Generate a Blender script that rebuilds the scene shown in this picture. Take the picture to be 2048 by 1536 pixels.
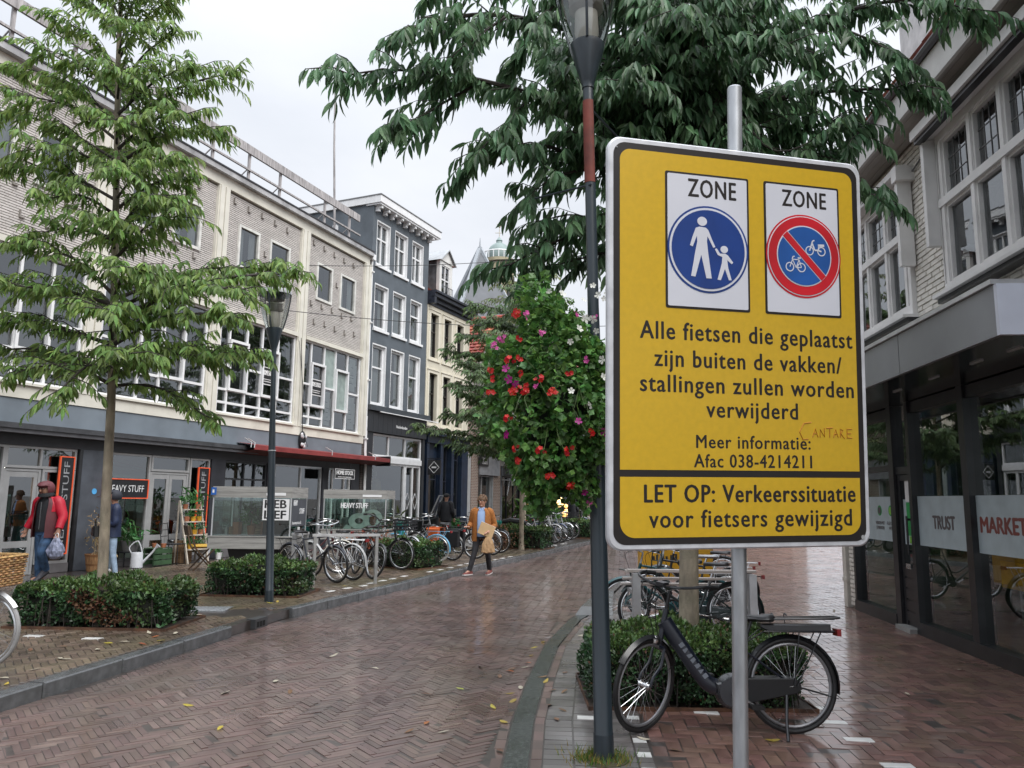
import bpy, math, random
import numpy as np
from mathutils import Vector, Matrix
rnd = random.Random(7)
nr = np.random.RandomState(7)
sc = bpy.context.scene
for o in list(bpy.data.objects):
    bpy.data.objects.remove(o)
COL = sc.collection
PI = math.pi
def rad(d): return math.radians(d)

# ------------------------------------------------------------ camera, sky, sun, exposure
CAMH, PITCH, ROLL, FPX = 1.65, rad(8.5), rad(0.7), 1550.0
cF = np.array([0, math.cos(PITCH), math.sin(PITCH)])
cU0 = np.array([0, -math.sin(PITCH), math.cos(PITCH)])
cR = np.array([1., 0, 0])*math.cos(ROLL) + cU0*math.sin(ROLL)
cU = -np.array([1., 0, 0])*math.sin(ROLL) + cU0*math.cos(ROLL)
cam_d = bpy.data.cameras.new('camera')
cam = bpy.data.objects.new('camera', cam_d)
COL.objects.link(cam)
cam_d.sensor_width = 36
cam_d.lens = FPX/2048*36
cam_d.clip_start = 0.05
cam_d.clip_end = 3000
m = Matrix.Identity(4)
for i in range(3):
    m[i][0], m[i][1], m[i][2] = cR[i], cU[i], -cF[i]
m[2][3] = CAMH
cam.matrix_world = m
sc.camera = cam

SUN_EL, SUN_AZ = rad(48), rad(140)         # azimuth clockwise from +y
world = bpy.data.worlds.new('World')
sc.world = world
world.use_nodes = True
wn, wl = world.node_tree.nodes, world.node_tree.links
wn.clear()
w_out = wn.new('ShaderNodeOutputWorld')
w_bg = wn.new('ShaderNodeBackground')
w_sky = wn.new('ShaderNodeTexSky')
w_sky.sky_type = 'NISHITA'
w_sky.sun_disc = False
w_sky.sun_elevation = SUN_EL
w_sky.sun_rotation = SUN_AZ
w_sky.dust_density = 4
w_sky.air_density = 1.0
w_hs = wn.new('ShaderNodeHueSaturation')
w_hs.inputs['Saturation'].default_value = 0.25
w_hs.inputs['Value'].default_value = 1.0
w_tc = wn.new('ShaderNodeTexCoord')
w_map = wn.new('ShaderNodeMapping')
w_map.inputs['Scale'].default_value = (1.0, 1.0, 2.2)
w_nz = wn.new('ShaderNodeTexNoise')
w_nz.inputs['Scale'].default_value = 1.6
w_nz.inputs['Detail'].default_value = 6
w_nz.inputs['Roughness'].default_value = 0.55
w_cr = wn.new('ShaderNodeValToRGB')          # the cloud layer: pale grey, lighter and darker banks
w_cr.color_ramp.elements[0].position = 0.30
w_cr.color_ramp.elements[0].color = (6.5, 6.95, 7.75, 1)
w_cr.color_ramp.elements[1].position = 0.70
w_cr.color_ramp.elements[1].color = (8.7, 9.0, 9.6, 1)
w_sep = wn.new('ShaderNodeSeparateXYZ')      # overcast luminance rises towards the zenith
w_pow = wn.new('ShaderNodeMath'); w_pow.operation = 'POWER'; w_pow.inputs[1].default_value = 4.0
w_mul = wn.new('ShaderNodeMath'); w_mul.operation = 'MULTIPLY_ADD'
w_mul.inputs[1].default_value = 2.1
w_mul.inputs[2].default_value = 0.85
w_mix = wn.new('ShaderNodeMix'); w_mix.data_type = 'RGBA'
w_mix.inputs['Factor'].default_value = 0.88
w_sc = wn.new('ShaderNodeVectorMath'); w_sc.operation = 'SCALE'
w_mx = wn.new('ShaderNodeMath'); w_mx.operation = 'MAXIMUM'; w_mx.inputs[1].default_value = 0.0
wl.new(w_tc.outputs['Generated'], w_map.inputs['Vector'])
wl.new(w_map.outputs['Vector'], w_nz.inputs['Vector'])
wl.new(w_nz.outputs['Fac'], w_cr.inputs['Fac'])
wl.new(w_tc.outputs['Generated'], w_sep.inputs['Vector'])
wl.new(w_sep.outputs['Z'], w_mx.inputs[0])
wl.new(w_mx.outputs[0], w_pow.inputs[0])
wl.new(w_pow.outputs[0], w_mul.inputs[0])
wl.new(w_sky.outputs['Color'], w_hs.inputs['Color'])
wl.new(w_hs.outputs['Color'], w_mix.inputs['A'])
wl.new(w_cr.outputs['Color'], w_mix.inputs['B'])
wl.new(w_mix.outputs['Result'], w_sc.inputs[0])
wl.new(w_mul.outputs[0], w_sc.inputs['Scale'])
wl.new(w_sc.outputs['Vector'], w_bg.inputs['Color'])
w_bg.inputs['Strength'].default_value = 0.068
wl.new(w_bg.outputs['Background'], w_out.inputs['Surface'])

sun_d = bpy.data.lights.new('sun', 'SUN')
sun_d.energy = 1.5
sun_d.angle = rad(45)
sun_d.color = (1.0, 0.97, 0.93)
sun = bpy.data.objects.new('sun', sun_d)
COL.objects.link(sun)
sdir = Vector((math.sin(SUN_AZ)*math.cos(SUN_EL), math.cos(SUN_AZ)*math.cos(SUN_EL), math.sin(SUN_EL)))
sun.rotation_euler = sdir.to_track_quat('Z', 'Y').to_euler()
sc.view_settings.view_transform = 'Standard'
sc.view_settings.look = 'None'
sc.view_settings.gamma = 1
sc.view_settings.use_curve_mapping = False
sc.view_settings.exposure = 0.95
sc.cycles.max_bounces = 8
sc.cycles.transparent_max_bounces = 16
sc.cycles.use_denoising = True
sc.cycles.caustics_reflective = False
sc.cycles.caustics_refractive = False

# ------------------------------------------------------------ measuring helpers (photo survey -> metres)
CP = np.array([0, 0, CAMH])
def ray(x, y): return cF*FPX + cR*(x-1024) + cU*(768-y)
def G(x, y, z=0.0):
    d = ray(x, y); return Vector(CP + d*((z-CAMH)/d[2]))
def D(x, y, Y):
    d = ray(x, y); return Vector(CP + d*(Y/d[1]))

# ------------------------------------------------------------ materials
MATS = {}
def setin(n, k, v):
    if k in n.inputs: n.inputs[k].default_value = v
def mat(name, col, rough=0.5, metal=0.0, var=0.12, scale=5.0, bump=0.0, bscale=60.0, isl=0.0, obr=0.0,
        spec=0.5, col2=None, stretch=None, rvar=0.0, coat=0.0, emit=None, moss=None, sub=None):
    """principled material; colour varies by noise and, when asked, per loose piece (isl) or per object (obr)"""
    if name in MATS: return MATS[name]
    M = bpy.data.materials.new(name); M.use_nodes = True
    nt = M.node_tree; N, L = nt.nodes, nt.links
    b = N['Principled BSDF']
    setin(b, 'Roughness', rough); setin(b, 'Metallic', metal); setin(b, 'Specular IOR Level', spec)
    setin(b, 'Coat Weight', coat); setin(b, 'Coat Roughness', 0.12)
    tc = N.new('ShaderNodeTexCoord')
    vec = tc.outputs['Object']
    if stretch:
        mp = N.new('ShaderNodeMapping'); mp.inputs['Scale'].default_value = stretch
        L.new(vec, mp.inputs['Vector']); vec = mp.outputs['Vector']
    nz = N.new('ShaderNodeTexNoise'); nz.inputs['Scale'].default_value = scale; nz.inputs['Detail'].default_value = 5
    L.new(vec, nz.inputs['Vector'])
    mx = N.new('ShaderNodeMix'); mx.data_type = 'RGBA'
    c2 = col2 or tuple(c*(1-2*var) for c in col)
    c1 = col if col2 else tuple(min(1, c*(1+var)) for c in col)
    mx.inputs['A'].default_value = (*c2, 1); mx.inputs['B'].default_value = (*c1, 1)
    cr = N.new('ShaderNodeMapRange'); cr.inputs['From Min'].default_value = 0.3; cr.inputs['From Max'].default_value = 0.7
    L.new(nz.outputs['Fac'], cr.inputs['Value']); L.new(cr.outputs['Result'], mx.inputs['Factor'])
    out = mx.outputs['Result']
    for amt, kind in ((isl, 'isl'), (obr, 'obr')):
        if amt:
            g = N.new('ShaderNodeNewGeometry' if kind == 'isl' else 'ShaderNodeObjectInfo')
            r = g.outputs['Random Per Island' if kind == 'isl' else 'Random']
            mr = N.new('ShaderNodeMapRange'); mr.inputs['To Min'].default_value = 1-amt; mr.inputs['To Max'].default_value = 1+amt
            L.new(r, mr.inputs['Value'])
            h = N.new('ShaderNodeHueSaturation'); L.new(mr.outputs['Result'], h.inputs['Value']); L.new(out, h.inputs['Color'])
            m2 = N.new('ShaderNodeMath'); m2.operation = 'MULTIPLY'; m2.inputs[1].default_value = 7.31
            m3 = N.new('ShaderNodeMath'); m3.operation = 'FRACT'
            m4 = N.new('ShaderNodeMapRange'); m4.inputs['To Min'].default_value = 0.5-amt*0.05; m4.inputs['To Max'].default_value = 0.5+amt*0.05
            L.new(r, m2.inputs[0]); L.new(m2.outputs[0], m3.inputs[0]); L.new(m3.outputs[0], m4.inputs['Value'])
            L.new(m4.outputs['Result'], h.inputs['Hue'])
            out = h.outputs['Color']
    if moss:
        mz = N.new('ShaderNodeTexNoise'); mz.inputs['Scale'].default_value = moss[1]; mz.inputs['Detail'].default_value = 8
        L.new(tc.outputs['Object'], mz.inputs['Vector'])
        mm = N.new('ShaderNodeMapRange'); mm.inputs['From Min'].default_value = moss[2]; mm.inputs['From Max'].default_value = moss[2]+0.15
        mm.inputs['To Max'].default_value = moss[3]
        L.new(mz.outputs['Fac'], mm.inputs['Value'])
        mo = N.new('ShaderNodeMix'); mo.data_type = 'RGBA'; mo.inputs['B'].default_value = (*moss[0], 1)
        L.new(mm.outputs['Result'], mo.inputs['Factor']); L.new(out, mo.inputs['A']); out = mo.outputs['Result']
    L.new(out, b.inputs['Base Color'])
    if rvar:
        rz = N.new('ShaderNodeTexNoise'); rz.inputs['Scale'].default_value = 1.3; rz.inputs['Detail'].default_value = 4
        L.new(tc.outputs['Object'], rz.inputs['Vector'])
        rm = N.new('ShaderNodeMapRange'); rm.inputs['From Min'].default_value = 0.35; rm.inputs['From Max'].default_value = 0.65
        rm.inputs['To Min'].default_value = max(0.03, rough-rvar); rm.inputs['To Max'].default_value = rough+rvar
        L.new(rz.outputs['Fac'], rm.inputs['Value']); L.new(rm.outputs['Result'], b.inputs['Roughness'])
    if bump:
        bz = N.new('ShaderNodeTexNoise'); bz.inputs['Scale'].default_value = bscale; bz.inputs['Detail'].default_value = 3
        L.new(tc.outputs['Object'], bz.inputs['Vector'])
        bp = N.new('ShaderNodeBump'); bp.inputs['Strength'].default_value = bump; bp.inputs['Distance'].default_value = 0.01
        L.new(bz.outputs['Fac'], bp.inputs['Height']); L.new(bp.outputs['Normal'], b.inputs['Normal'])
    if emit:
        b.inputs['Emission Color'].default_value = (*emit[0], 1); b.inputs['Emission Strength'].default_value = emit[1]
    if sub:                                   # light through thin leaves
        tr = N.new('ShaderNodeBsdfTranslucent'); ms = N.new('ShaderNodeMixShader'); ms.inputs['Fac'].default_value = sub
        hs = N.new('ShaderNodeHueSaturation'); hs.inputs['Value'].default_value = 1.5; hs.inputs['Hue'].default_value = 0.485
        L.new(out, hs.inputs['Color']); L.new(hs.outputs['Color'], tr.inputs['Color'])
        L.new(b.outputs[0], ms.inputs[1]); L.new(tr.outputs[0], ms.inputs[2])
        L.new(ms.outputs[0], N['Material Output'].inputs['Surface'])
    MATS[name] = M
    return M
def brick_mat(name, col, mortar, bw, bh, mw, rough=0.8, bump=0.5):
    """courses far away: relief and joints by the brick texture, on the object's own x/z"""
    M = bpy.data.materials.new(name); M.use_nodes = True
    nt = M.node_tree; N, L = nt.nodes, nt.links; b = N['Principled BSDF']
    setin(b, 'Roughness', rough)
    tc = N.new('ShaderNodeTexCoord'); sp = N.new('ShaderNodeSeparateXYZ'); cb = N.new('ShaderNodeCombineXYZ')
    ad = N.new('ShaderNodeMath'); ad.operation = 'ADD'
    L.new(tc.outputs['Object'], sp.inputs[0]); L.new(sp.outputs['X'], ad.inputs[0]); L.new(sp.outputs['Y'], ad.inputs[1])
    L.new(ad.outputs[0], cb.inputs['X']); L.new(sp.outputs['Z'], cb.inputs['Y'])
    bt = N.new('ShaderNodeTexBrick'); bt.inputs['Scale'].default_value = 1
    bt.inputs['Brick Width'].default_value = bw; bt.inputs['Row Height'].default_value = bh; bt.inputs['Mortar Size'].default_value = mw
    bt.inputs['Mortar Smooth'].default_value = 0.3
    bt.inputs['Color1'].default_value = (*col, 1); bt.inputs['Color2'].default_value = (*[c*0.75 for c in col], 1)
    bt.inputs['Mortar'].default_value = (*mortar, 1)
    L.new(cb.outputs[0], bt.inputs['Vector'])
    nz = N.new('ShaderNodeTexNoise'); nz.inputs['Scale'].default_value = 1.2; nz.inputs['Detail'].default_value = 6
    L.new(tc.outputs['Object'], nz.inputs['Vector'])
    hs = N.new('ShaderNodeHueSaturation'); mr = N.new('ShaderNodeMapRange'); mr.inputs['To Min'].default_value = 0.75; mr.inputs['To Max'].default_value = 1.2
    L.new(nz.outputs['Fac'], mr.inputs['Value']); L.new(mr.outputs['Result'], hs.inputs['Value']); L.new(bt.outputs['Color'], hs.inputs['Color'])
    L.new(hs.outputs['Color'], b.inputs['Base Color'])
    bp = N.new('ShaderNodeBump'); bp.inputs['Strength'].default_value = bump; bp.inputs['Distance'].default_value = 0.01; bp.invert = True
    L.new(bt.outputs['Fac'], bp.inputs['Height']); L.new(bp.outputs['Normal'], b.inputs['Normal'])
    return M
def glass(name, tint=(0.8, 0.88, 0.86), refl=1.0, base=0.06, rough=0.0):
    """clear pane: see-through, with a mirror that grows towards grazing view"""
    M = bpy.data.materials.new(name); M.use_nodes = True
    nt = M.node_tree; N, L = nt.nodes, nt.links
    N.remove(N['Principled BSDF'])
    t = N.new('ShaderNodeBsdfTransparent'); t.inputs['Color'].default_value = (*tint, 1)
    g = N.new('ShaderNodeBsdfGlossy'); g.inputs['Roughness'].default_value = rough; g.inputs['Color'].default_value = (0.95, 0.98, 1, 1)
    fr = N.new('ShaderNodeLayerWeight'); fr.inputs['Blend'].default_value = 0.25
    mr = N.new('ShaderNodeMapRange'); mr.inputs['To Min'].default_value = base; mr.inputs['To Max'].default_value = refl
    L.new(fr.outputs['Fresnel'], mr.inputs['Value'])
    ms = N.new('ShaderNodeMixShader'); L.new(mr.outputs['Result'], ms.inputs['Fac'])
    L.new(t.outputs[0], ms.inputs[1]); L.new(g.outputs[0], ms.inputs[2]); L.new(ms.outputs[0], N['Material Output'].inputs['Surface'])
    MATS[name] = M
    return M

# ------------------------------------------------------------ mesh builder
class MB:
    def __init__(s): s.v = []; s.f = []; s.mi = []
    def add(s, vs, fs, mi=0, T=None):
        k = len(s.v)
        if T is not None: vs = [T @ Vector(p) for p in vs]
        s.v += [tuple(p) for p in vs]; s.f += [tuple(i+k for i in f) for f in fs]; s.mi += [mi]*len(fs)
        return s
    def box(s, x0, x1, y0, y1, z0, z1, mi=0, T=None, c=0.0):
        if x1 < x0: x0, x1 = x1, x0
        if y1 < y0: y0, y1 = y1, y0
        if z1 < z0: z0, z1 = z1, z0
        if c:
            a = s.rprism([(x0, z0), (x1, z0), (x1, z1), (x0, z1)], y0, y1, c, mi, T); return s
        v = [(x, y, z) for z in (z0, z1) for y in (y0, y1) for x in (x0, x1)]
        return s.add(v, [(0, 2, 3, 1), (4, 5, 7, 6), (0, 1, 5, 4), (2, 6, 7, 3), (0, 4, 6, 2), (1, 3, 7, 5)], mi, T)
    def rprism(s, poly, y0, y1, c, mi=0, T=None):
        """convex outline in x/z extruded along y with all front and back edges chamfered by c"""
        cx = sum(p[0] for p in poly)/len(poly); cz = sum(p[1] for p in poly)/len(poly)
        def shr(p):
            dx, dz = cx-p[0], cz-p[1]
            return (p[0]+math.copysign(min(c, abs(dx)), dx), p[1]+math.copysign(min(c, abs(dz)), dz))
        q = [shr(p) for p in poly]; n = len(poly)
        rings = [[(p[0], y0, p[1]) for p in q], [(p[0], y0+c, p[1]) for p in poly], [(p[0], y1-c, p[1]) for p in poly], [(p[0], y1, p[1]) for p in q]]
        vs = sum(rings, []); fs = [tuple(range(n)), tuple(3*n+i for i in reversed(range(n)))]
        for r in range(3):
            for i in range(n):
                j = (i+1) % n; fs.append((r*n+i, (r+1)*n+i, (r+1)*n+j, r*n+j))
        return s.add(vs, fs, mi, T)
    def prism(s, poly, y0, y1, mi=0, T=None):
        n = len(poly)
        vs = [(p[0], y0, p[1]) for p in poly]+[(p[0], y1, p[1]) for p in poly]
        fs = [tuple(range(n)), tuple(n+i for i in reversed(range(n)))]+[(i, n+i, n+(i+1) % n, (i+1) % n) for i in range(n)]
        return s.add(vs, fs, mi, T)
    def bar(s, a, b, w, h=None, mi=0, up=(0, 0, 1)):
        a, b = Vector(a), Vector(b); h = h or w
        d = (b-a).normalized(); u = Vector(up)
        if abs(d.dot(u)) > 0.99: u = Vector((0, 1, 0))
        x = d.cross(u).normalized(); z = x.cross(d)
        vs = [p+x*i*w/2+z*j*h/2 for p in (a, b) for i, j in ((-1, -1), (1, -1), (1, 1), (-1, 1))]
        return s.add(vs, [(3, 2, 1, 0), (4, 5, 6, 7), (0, 1, 5, 4), (1, 2, 6, 5), (2, 3, 7, 6), (3, 0, 4, 7)], mi)
    def tube(s, pts, r, seg=8, mi=0, closed=False, caps=True, sx=1.0):
        P = [Vector(p) for p in pts]; n = len(P)
        R = r if isinstance(r, (list, tuple)) else [r]*n
        vs = []; prev = None
        for i in range(n):
            if closed: d = P[(i+1) % n]-P[i-1]
            else: d = P[min(i+1, n-1)]-P[max(i-1, 0)]
            if d.length < 1e-9: d = Vector((0, 0, 1))
            d.normalize()
            if prev is None:
                a = Vector((0, 0, 1)) if abs(d.z) < 0.9 else Vector((1, 0, 0))
                x = d.cross(a).normalized()
            else:
                x = (prev-d*prev.dot(d))
                x = x.normalized() if x.length > 1e-6 else d.orthogonal().normalized()
            y = d.cross(x); prev = x
            for k in range(seg):
                t = 2*PI*k/seg
                vs.append(P[i]+x*math.cos(t)*R[i]*sx+y*math.sin(t)*R[i])
        fs = []
        for i in range(n if closed else n-1):
            j = (i+1) % n
            for k in range(seg):
                l = (k+1) % seg
                fs.append((i*seg+k, i*seg+l, j*seg+l, j*seg+k))
        if caps and not closed:
            fs += [tuple(reversed(range(seg))), tuple((n-1)*seg+k for k in range(seg))]
        return s.add(vs, fs, mi)
    def lathe(s, prof, seg=16, mi=0, T=None, arc=2*PI):
        n = len(prof); full = arc > 6.28
        m_ = seg if full else seg+1
        vs = [(r*math.cos(arc*k/seg), r*math.sin(arc*k/seg), z) for r, z in prof for k in range(m_)]
        fs = []
        for i in range(n-1):
            for k in range(seg):
                l = (k+1) % m_ if full else k+1
                fs.append((i*m_+k, i*m_+l, (i+1)*m_+l, (i+1)*m_+k))
        return s.add(vs, fs, mi, T)
    def ball(s, c, r, seg=10, rings=6, mi=0, T=None):
        r = r if isinstance(r, (tuple, list)) else (r, r, r)
        vs = [(c[0]+r[0]*math.sin(PI*i/rings)*math.cos(2*PI*k/seg), c[1]+r[1]*math.sin(PI*i/rings)*math.sin(2*PI*k/seg), c[2]-r[2]*math.cos(PI*i/rings)) for i in range(rings+1) for k in range(seg)]
        fs = [(i*seg+k, i*seg+(k+1) % seg, (i+1)*seg+(k+1) % seg, (i+1)*seg+k) for i in range(rings) for k in range(seg)]
        return s.add(vs, fs, mi, T)
    def quad(s, a, b, c, d, mi=0): return s.add([a, b, c, d], [(0, 1, 2, 3)], mi)
    def mesh(s, name, mats, smooth=None):
        me = bpy.data.meshes.new(name); me.from_pydata(s.v, [], s.f)
        for M in (mats if isinstance(mats, (list, tuple)) else [mats]): me.materials.append(M)
        if any(s.mi): me.polygons.foreach_set('material_index', s.mi)
        if smooth:
            me.shade_smooth(); me.set_sharp_from_angle(angle=rad(smooth if smooth is not True else 40))
        me.update()
        return me
    def build(s, name, mats, parent=None, smooth=None, **kw):
        return link(name, s.mesh(name, mats, smooth), parent, **kw)
def link(name, me, parent=None, loc=None, rot=None, scale=None, label=None, cat=None, group=None, kind=None, mw=None):
    o = bpy.data.objects.new(name, me); COL.objects.link(o)
    if parent is not None: o.parent = parent
    if loc is not None: o.location = loc
    if rot is not None: o.rotation_euler = rot
    if scale is not None: o.scale = scale if isinstance(scale, (tuple, list)) else (scale,)*3
    if mw is not None: o.matrix_local = mw
    return tag(o, label, cat, group, kind)
def tag(o, label=None, cat=None, group=None, kind=None):
    if label: o['label'] = label
    if cat: o['category'] = cat
    if group: o['group'] = group
    if kind: o['kind'] = kind
    return o
def thing(name, label, cat, loc=(0, 0, 0), rz=0.0, group=None, rot=None, scale=None):
    return link(name, None, None, loc, rot or (0, 0, rz), scale, label, cat, group)
KIDS = {}
def copy_tree(o, parent=None):
    kids = [c for c in o.children]
    c = o.copy(); COL.objects.link(c)
    if parent is not None: c.parent = parent
    for k in kids: copy_tree(k, c)
    return c
def raw_mesh(name, V, F, mats, mi=None, smooth=False):
    """fast mesh from arrays; F is (n,k) of same-size faces"""
    V = np.asarray(V, np.float32); F = np.asarray(F, np.int32)
    me = bpy.data.meshes.new(name); n, k = F.shape
    me.vertices.add(len(V)); me.vertices.foreach_set('co', V.ravel())
    me.loops.add(n*k); me.loops.foreach_set('vertex_index', F.ravel())
    me.polygons.add(n); me.polygons.foreach_set('loop_start', np.arange(0, n*k, k, dtype=np.int32))
    for M in (mats if isinstance(mats, (list, tuple)) else [mats]): me.materials.append(M)
    if mi is not None: me.polygons.foreach_set('material_index', np.asarray(mi, np.int32))
    me.polygons.foreach_set('use_smooth', np.full(n, bool(smooth)))
    me.update(calc_edges=True)
    return me
def rrect(x0, x1, z0, z1, r, n=5):
    pts = []
    for cx, cz, a in ((x1-r, z0+r, -PI/2), (x1-r, z1-r, 0), (x0+r, z1-r, PI/2), (x0+r, z0+r, PI)):
        for i in range(n+1):
            t = a+PI/2*i/n; pts.append((cx+r*math.cos(t), cz+r*math.sin(t)))
    return pts
def disc(cx, cz, r, n=40): return [(cx+r*math.cos(2*PI*i/n), cz+r*math.sin(2*PI*i/n)) for i in range(n)]
def arcpts(c, r, a0, a1, n, plane='xz'):
    out = []
    for i in range(n+1):
        t = a0+(a1-a0)*i/n
        out.append((c[0]+r*math.cos(t), c[1], c[2]+r*math.sin(t)) if plane == 'xz' else (c[0]+r*math.cos(t), c[1]+r*math.sin(t), c[2]))
    return out
def bez(pts, n=12):
    """smooth curve through points (Catmull-Rom)"""
    P = [Vector(p) for p in pts]; out = []
    for i in range(len(P)-1):
        p0, p1, p2, p3 = P[max(i-1, 0)], P[i], P[i+1], P[min(i+2, len(P)-1)]
        for k in range(n):
            t = k/n
            out.append(0.5*((2*p1)+(p2-p0)*t+(2*p0-5*p1+4*p2-p3)*t*t+(3*p1-p0-3*p2+p3)*t**3))
    out.append(P[-1]); return out

# ------------------------------------------------------------ lettering: flat print made from the built-in font
def text_raw(s, bold=0.0, sp=1.0):
    c = bpy.data.curves.new('txt', 'FONT'); c.body = s; c.size = 1; c.space_character = sp; c.offset = bold; c.resolution_u = 3
    c.fill_mode = 'FRONT'
    o = bpy.data.objects.new('txt', c); COL.objects.link(o)
    dg = bpy.context.evaluated_depsgraph_get(); dg.update()
    e = o.evaluated_get(dg); me = e.to_mesh()
    V = [tuple(v.co) for v in me.vertices]; F = [tuple(p.vertices) for p in me.polygons]
    e.to_mesh_clear(); bpy.data.objects.remove(o); bpy.data.curves.remove(c)
    return V, F
TXC = {}
def text(mb, s, x0, x1, zb, capx, y, mi=0, bold=0.02, sp=1.0, T=None, capch='H', depth=0.0):
    """print s between x0 and x1, baseline zb, height of a capital capx, on plane y facing -y; bold thickens the strokes"""
    key = (s, sp)
    if key not in TXC: TXC[key] = text_raw(s, 0.0, sp)
    V, F = TXC[key]
    if 'capH' not in TXC: TXC['capH'] = max(v[1] for v in text_raw('H')[0])
    ch = TXC['capH']
    a, b = min(v[0] for v in V), max(v[0] for v in V)
    th = bold*capx/ch
    kx, kz = (x1-x0-2*th)/(b-a), capx/ch
    for dx, dz, k in (((0, 0, 0),) if bold < .004 else ((-th, 0, 0), (th, 0, 1), (0, -th*.55, 2), (0, th*.55, 3))):
        mb.add([(x0+th+dx+(v[0]-a)*kx, y-k*0.00004, zb+dz+v[1]*kz) for v in V], F, mi, T)
    return mb

# ------------------------------------------------------------ bodies: one skinned surface each
def skin_mesh(name, V, E, Rr, M, root=0, sub=2):
    me = bpy.data.meshes.new(name+'_bones'); me.from_pydata([tuple(v) for v in V], E, []); o = bpy.data.objects.new(name, me); COL.objects.link(o)
    o.modifiers.new('skin', 'SKIN'); s = o.modifiers.new('sub', 'SUBSURF'); s.levels = sub; s.render_levels = sub
    for i, d in enumerate(me.skin_vertices[0].data):
        r = Rr[i]; d.radius = r if isinstance(r, tuple) else (r, r); d.use_root = (i == root)
    dg = bpy.context.evaluated_depsgraph_get(); dg.update()
    out = bpy.data.meshes.new_from_object(o.evaluated_get(dg)); out.name = name
    bpy.data.objects.remove(o); bpy.data.meshes.remove(me)
    out.materials.clear(); out.materials.append(M); out.shade_smooth(); return out
skinm = mat('skin', (.46, .25, .175), .5, var=.08, scale=14, sub=None)
def lp(a, b, t): return tuple(a[i]+(b[i]-a[i])*t for i in range(3))
def body_mesh(J, name='body'):
    """J: joints of a figure facing -y. One surface: trunk, head, limbs, hands with five fingers"""
    V, E, Rr = [], [], []
    def add(p, r, prev=None):
        V.append(p); Rr.append(r); i = len(V)-1
        if prev is not None: E.append((prev, i))
        return i
    pel = add(J['pelvis'], (.13, .10)); ab = add(lp(J['pelvis'], J['chest'], .5), (.125, .095), pel); ch = add(J['chest'], (.14, .10), ab)
    nb = add(lp(J['chest'], J['neck'], .75), .07, ch); nk = add(J['neck'], .055, nb)
    h = J['head']; n = J['neck']
    c1 = add(lp(n, h, .45), .07, nk); c2 = add(h, (.078, .092), c1); add((h[0], h[1]+.0, h[2]+.085), (.066, .08), c2)
    f = Vector(J.get('look', (0, -1, 0))).normalized()
    for s in ('l', 'r'):
        sh = add(J['sh_'+s], .062, ch); el = add(J['el_'+s], .046, sh); wr = add(J['wr_'+s], .030, el)
        w, d = Vector(J['wr_'+s]), Vector(J['hand_'+s]); k = (d-w); L = k.length; k.normalize()
        sd = k.cross(Vector((0, 0, 1))) if abs(k.z) < .85 else k.cross(Vector((0, 1, 0))) if abs(k.y) < .9 else Vector((1, 0, 0)); sd = Vector(J.get('side_'+s, sd)).normalized()
        pm = add(tuple(w+k*.055), (.036, .02), wr)
        nrm = k.cross(sd)
        for i, (o_, l1) in enumerate(((-.030, .055), (-.010, .065), (.010, .062), (.029, .05))):
            a = add(tuple(w+k*.095+sd*o_), .0105, pm); b = add(tuple(w+k*(.095+l1*.6)+sd*o_*1.1+nrm*.012), .009, a); add(tuple(w+k*(.095+l1*.95)+sd*o_*1.1+nrm*.034), .0075, b)
        t1 = add(tuple(w+k*.05-sd*.045), .0115, pm); add(tuple(w+k*.085-sd*.062+nrm*.014), .009, t1)
        hp = add(J['hip_'+s], .09, pel); kn = add(J['kn_'+s], .056, hp); an = add(J['an_'+s], .038, kn); add(J['toe_'+s], .03, an)
    return skin_mesh(name, V, E, Rr, skinm)
def std(**k):
    J = dict(pelvis=(0, 0, .92), chest=(0, .01, 1.28), neck=(0, 0, 1.47), head=(0, -.02, 1.60), sh_l=(.17, .01, 1.39), sh_r=(-.17, .01, 1.39), el_l=(.25, .03, 1.10), el_r=(-.25, .03, 1.10), wr_l=(.27, -.06, .86), wr_r=(-.27, -.06, .86),
             hand_l=(.27, -.09, .70), hand_r=(-.27, -.09, .70), hip_l=(.09, 0, .88), hip_r=(-.09, 0, .88), kn_l=(.10, -.02, .48), kn_r=(-.10, -.02, .48), an_l=(.10, .02, .08), an_r=(-.10, .02, .08), toe_l=(.11, -.10, .03), toe_r=(-.11, -.10, .03))
    J.update(k); return J
J_CARD = std(kn_r=(-.14, -.10, .50), an_r=(-.24, -.16, .10), toe_r=(-.31, -.26, .05), hip_l=(.09, .02, .88), kn_l=(.13, .08, .48), an_l=(.16, .22, .10), toe_l=(.13, .10, .035),
             el_r=(-.25, .06, 1.12), wr_r=(-.27, -.16, 1.04), hand_r=(-.32, -.28, 1.07), el_l=(.27, .05, 1.10), wr_l=(.20, -.16, .97), hand_l=(.10, -.25, .93), look=(-.3, -1, 0))
J_RED = std(kn_l=(.09, -.16, .52), an_l=(.06, .02, .20), toe_l=(.04, -.05, .06), kn_r=(-.09, .0, .48), an_r=(-.10, .04, .08), toe_r=(-.14, -.09, .035), head=(-.02, -.07, 1.57), neck=(0, -.02, 1.45),
            el_l=(.31, .0, 1.12), wr_l=(.34, -.10, .90), hand_l=(.34, -.13, .75), el_r=(-.29, .04, 1.12), wr_r=(-.38, -.02, .90), hand_r=(-.40, -.05, .75), sh_l=(.19, 0, 1.38), sh_r=(-.19, 0, 1.38))
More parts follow.
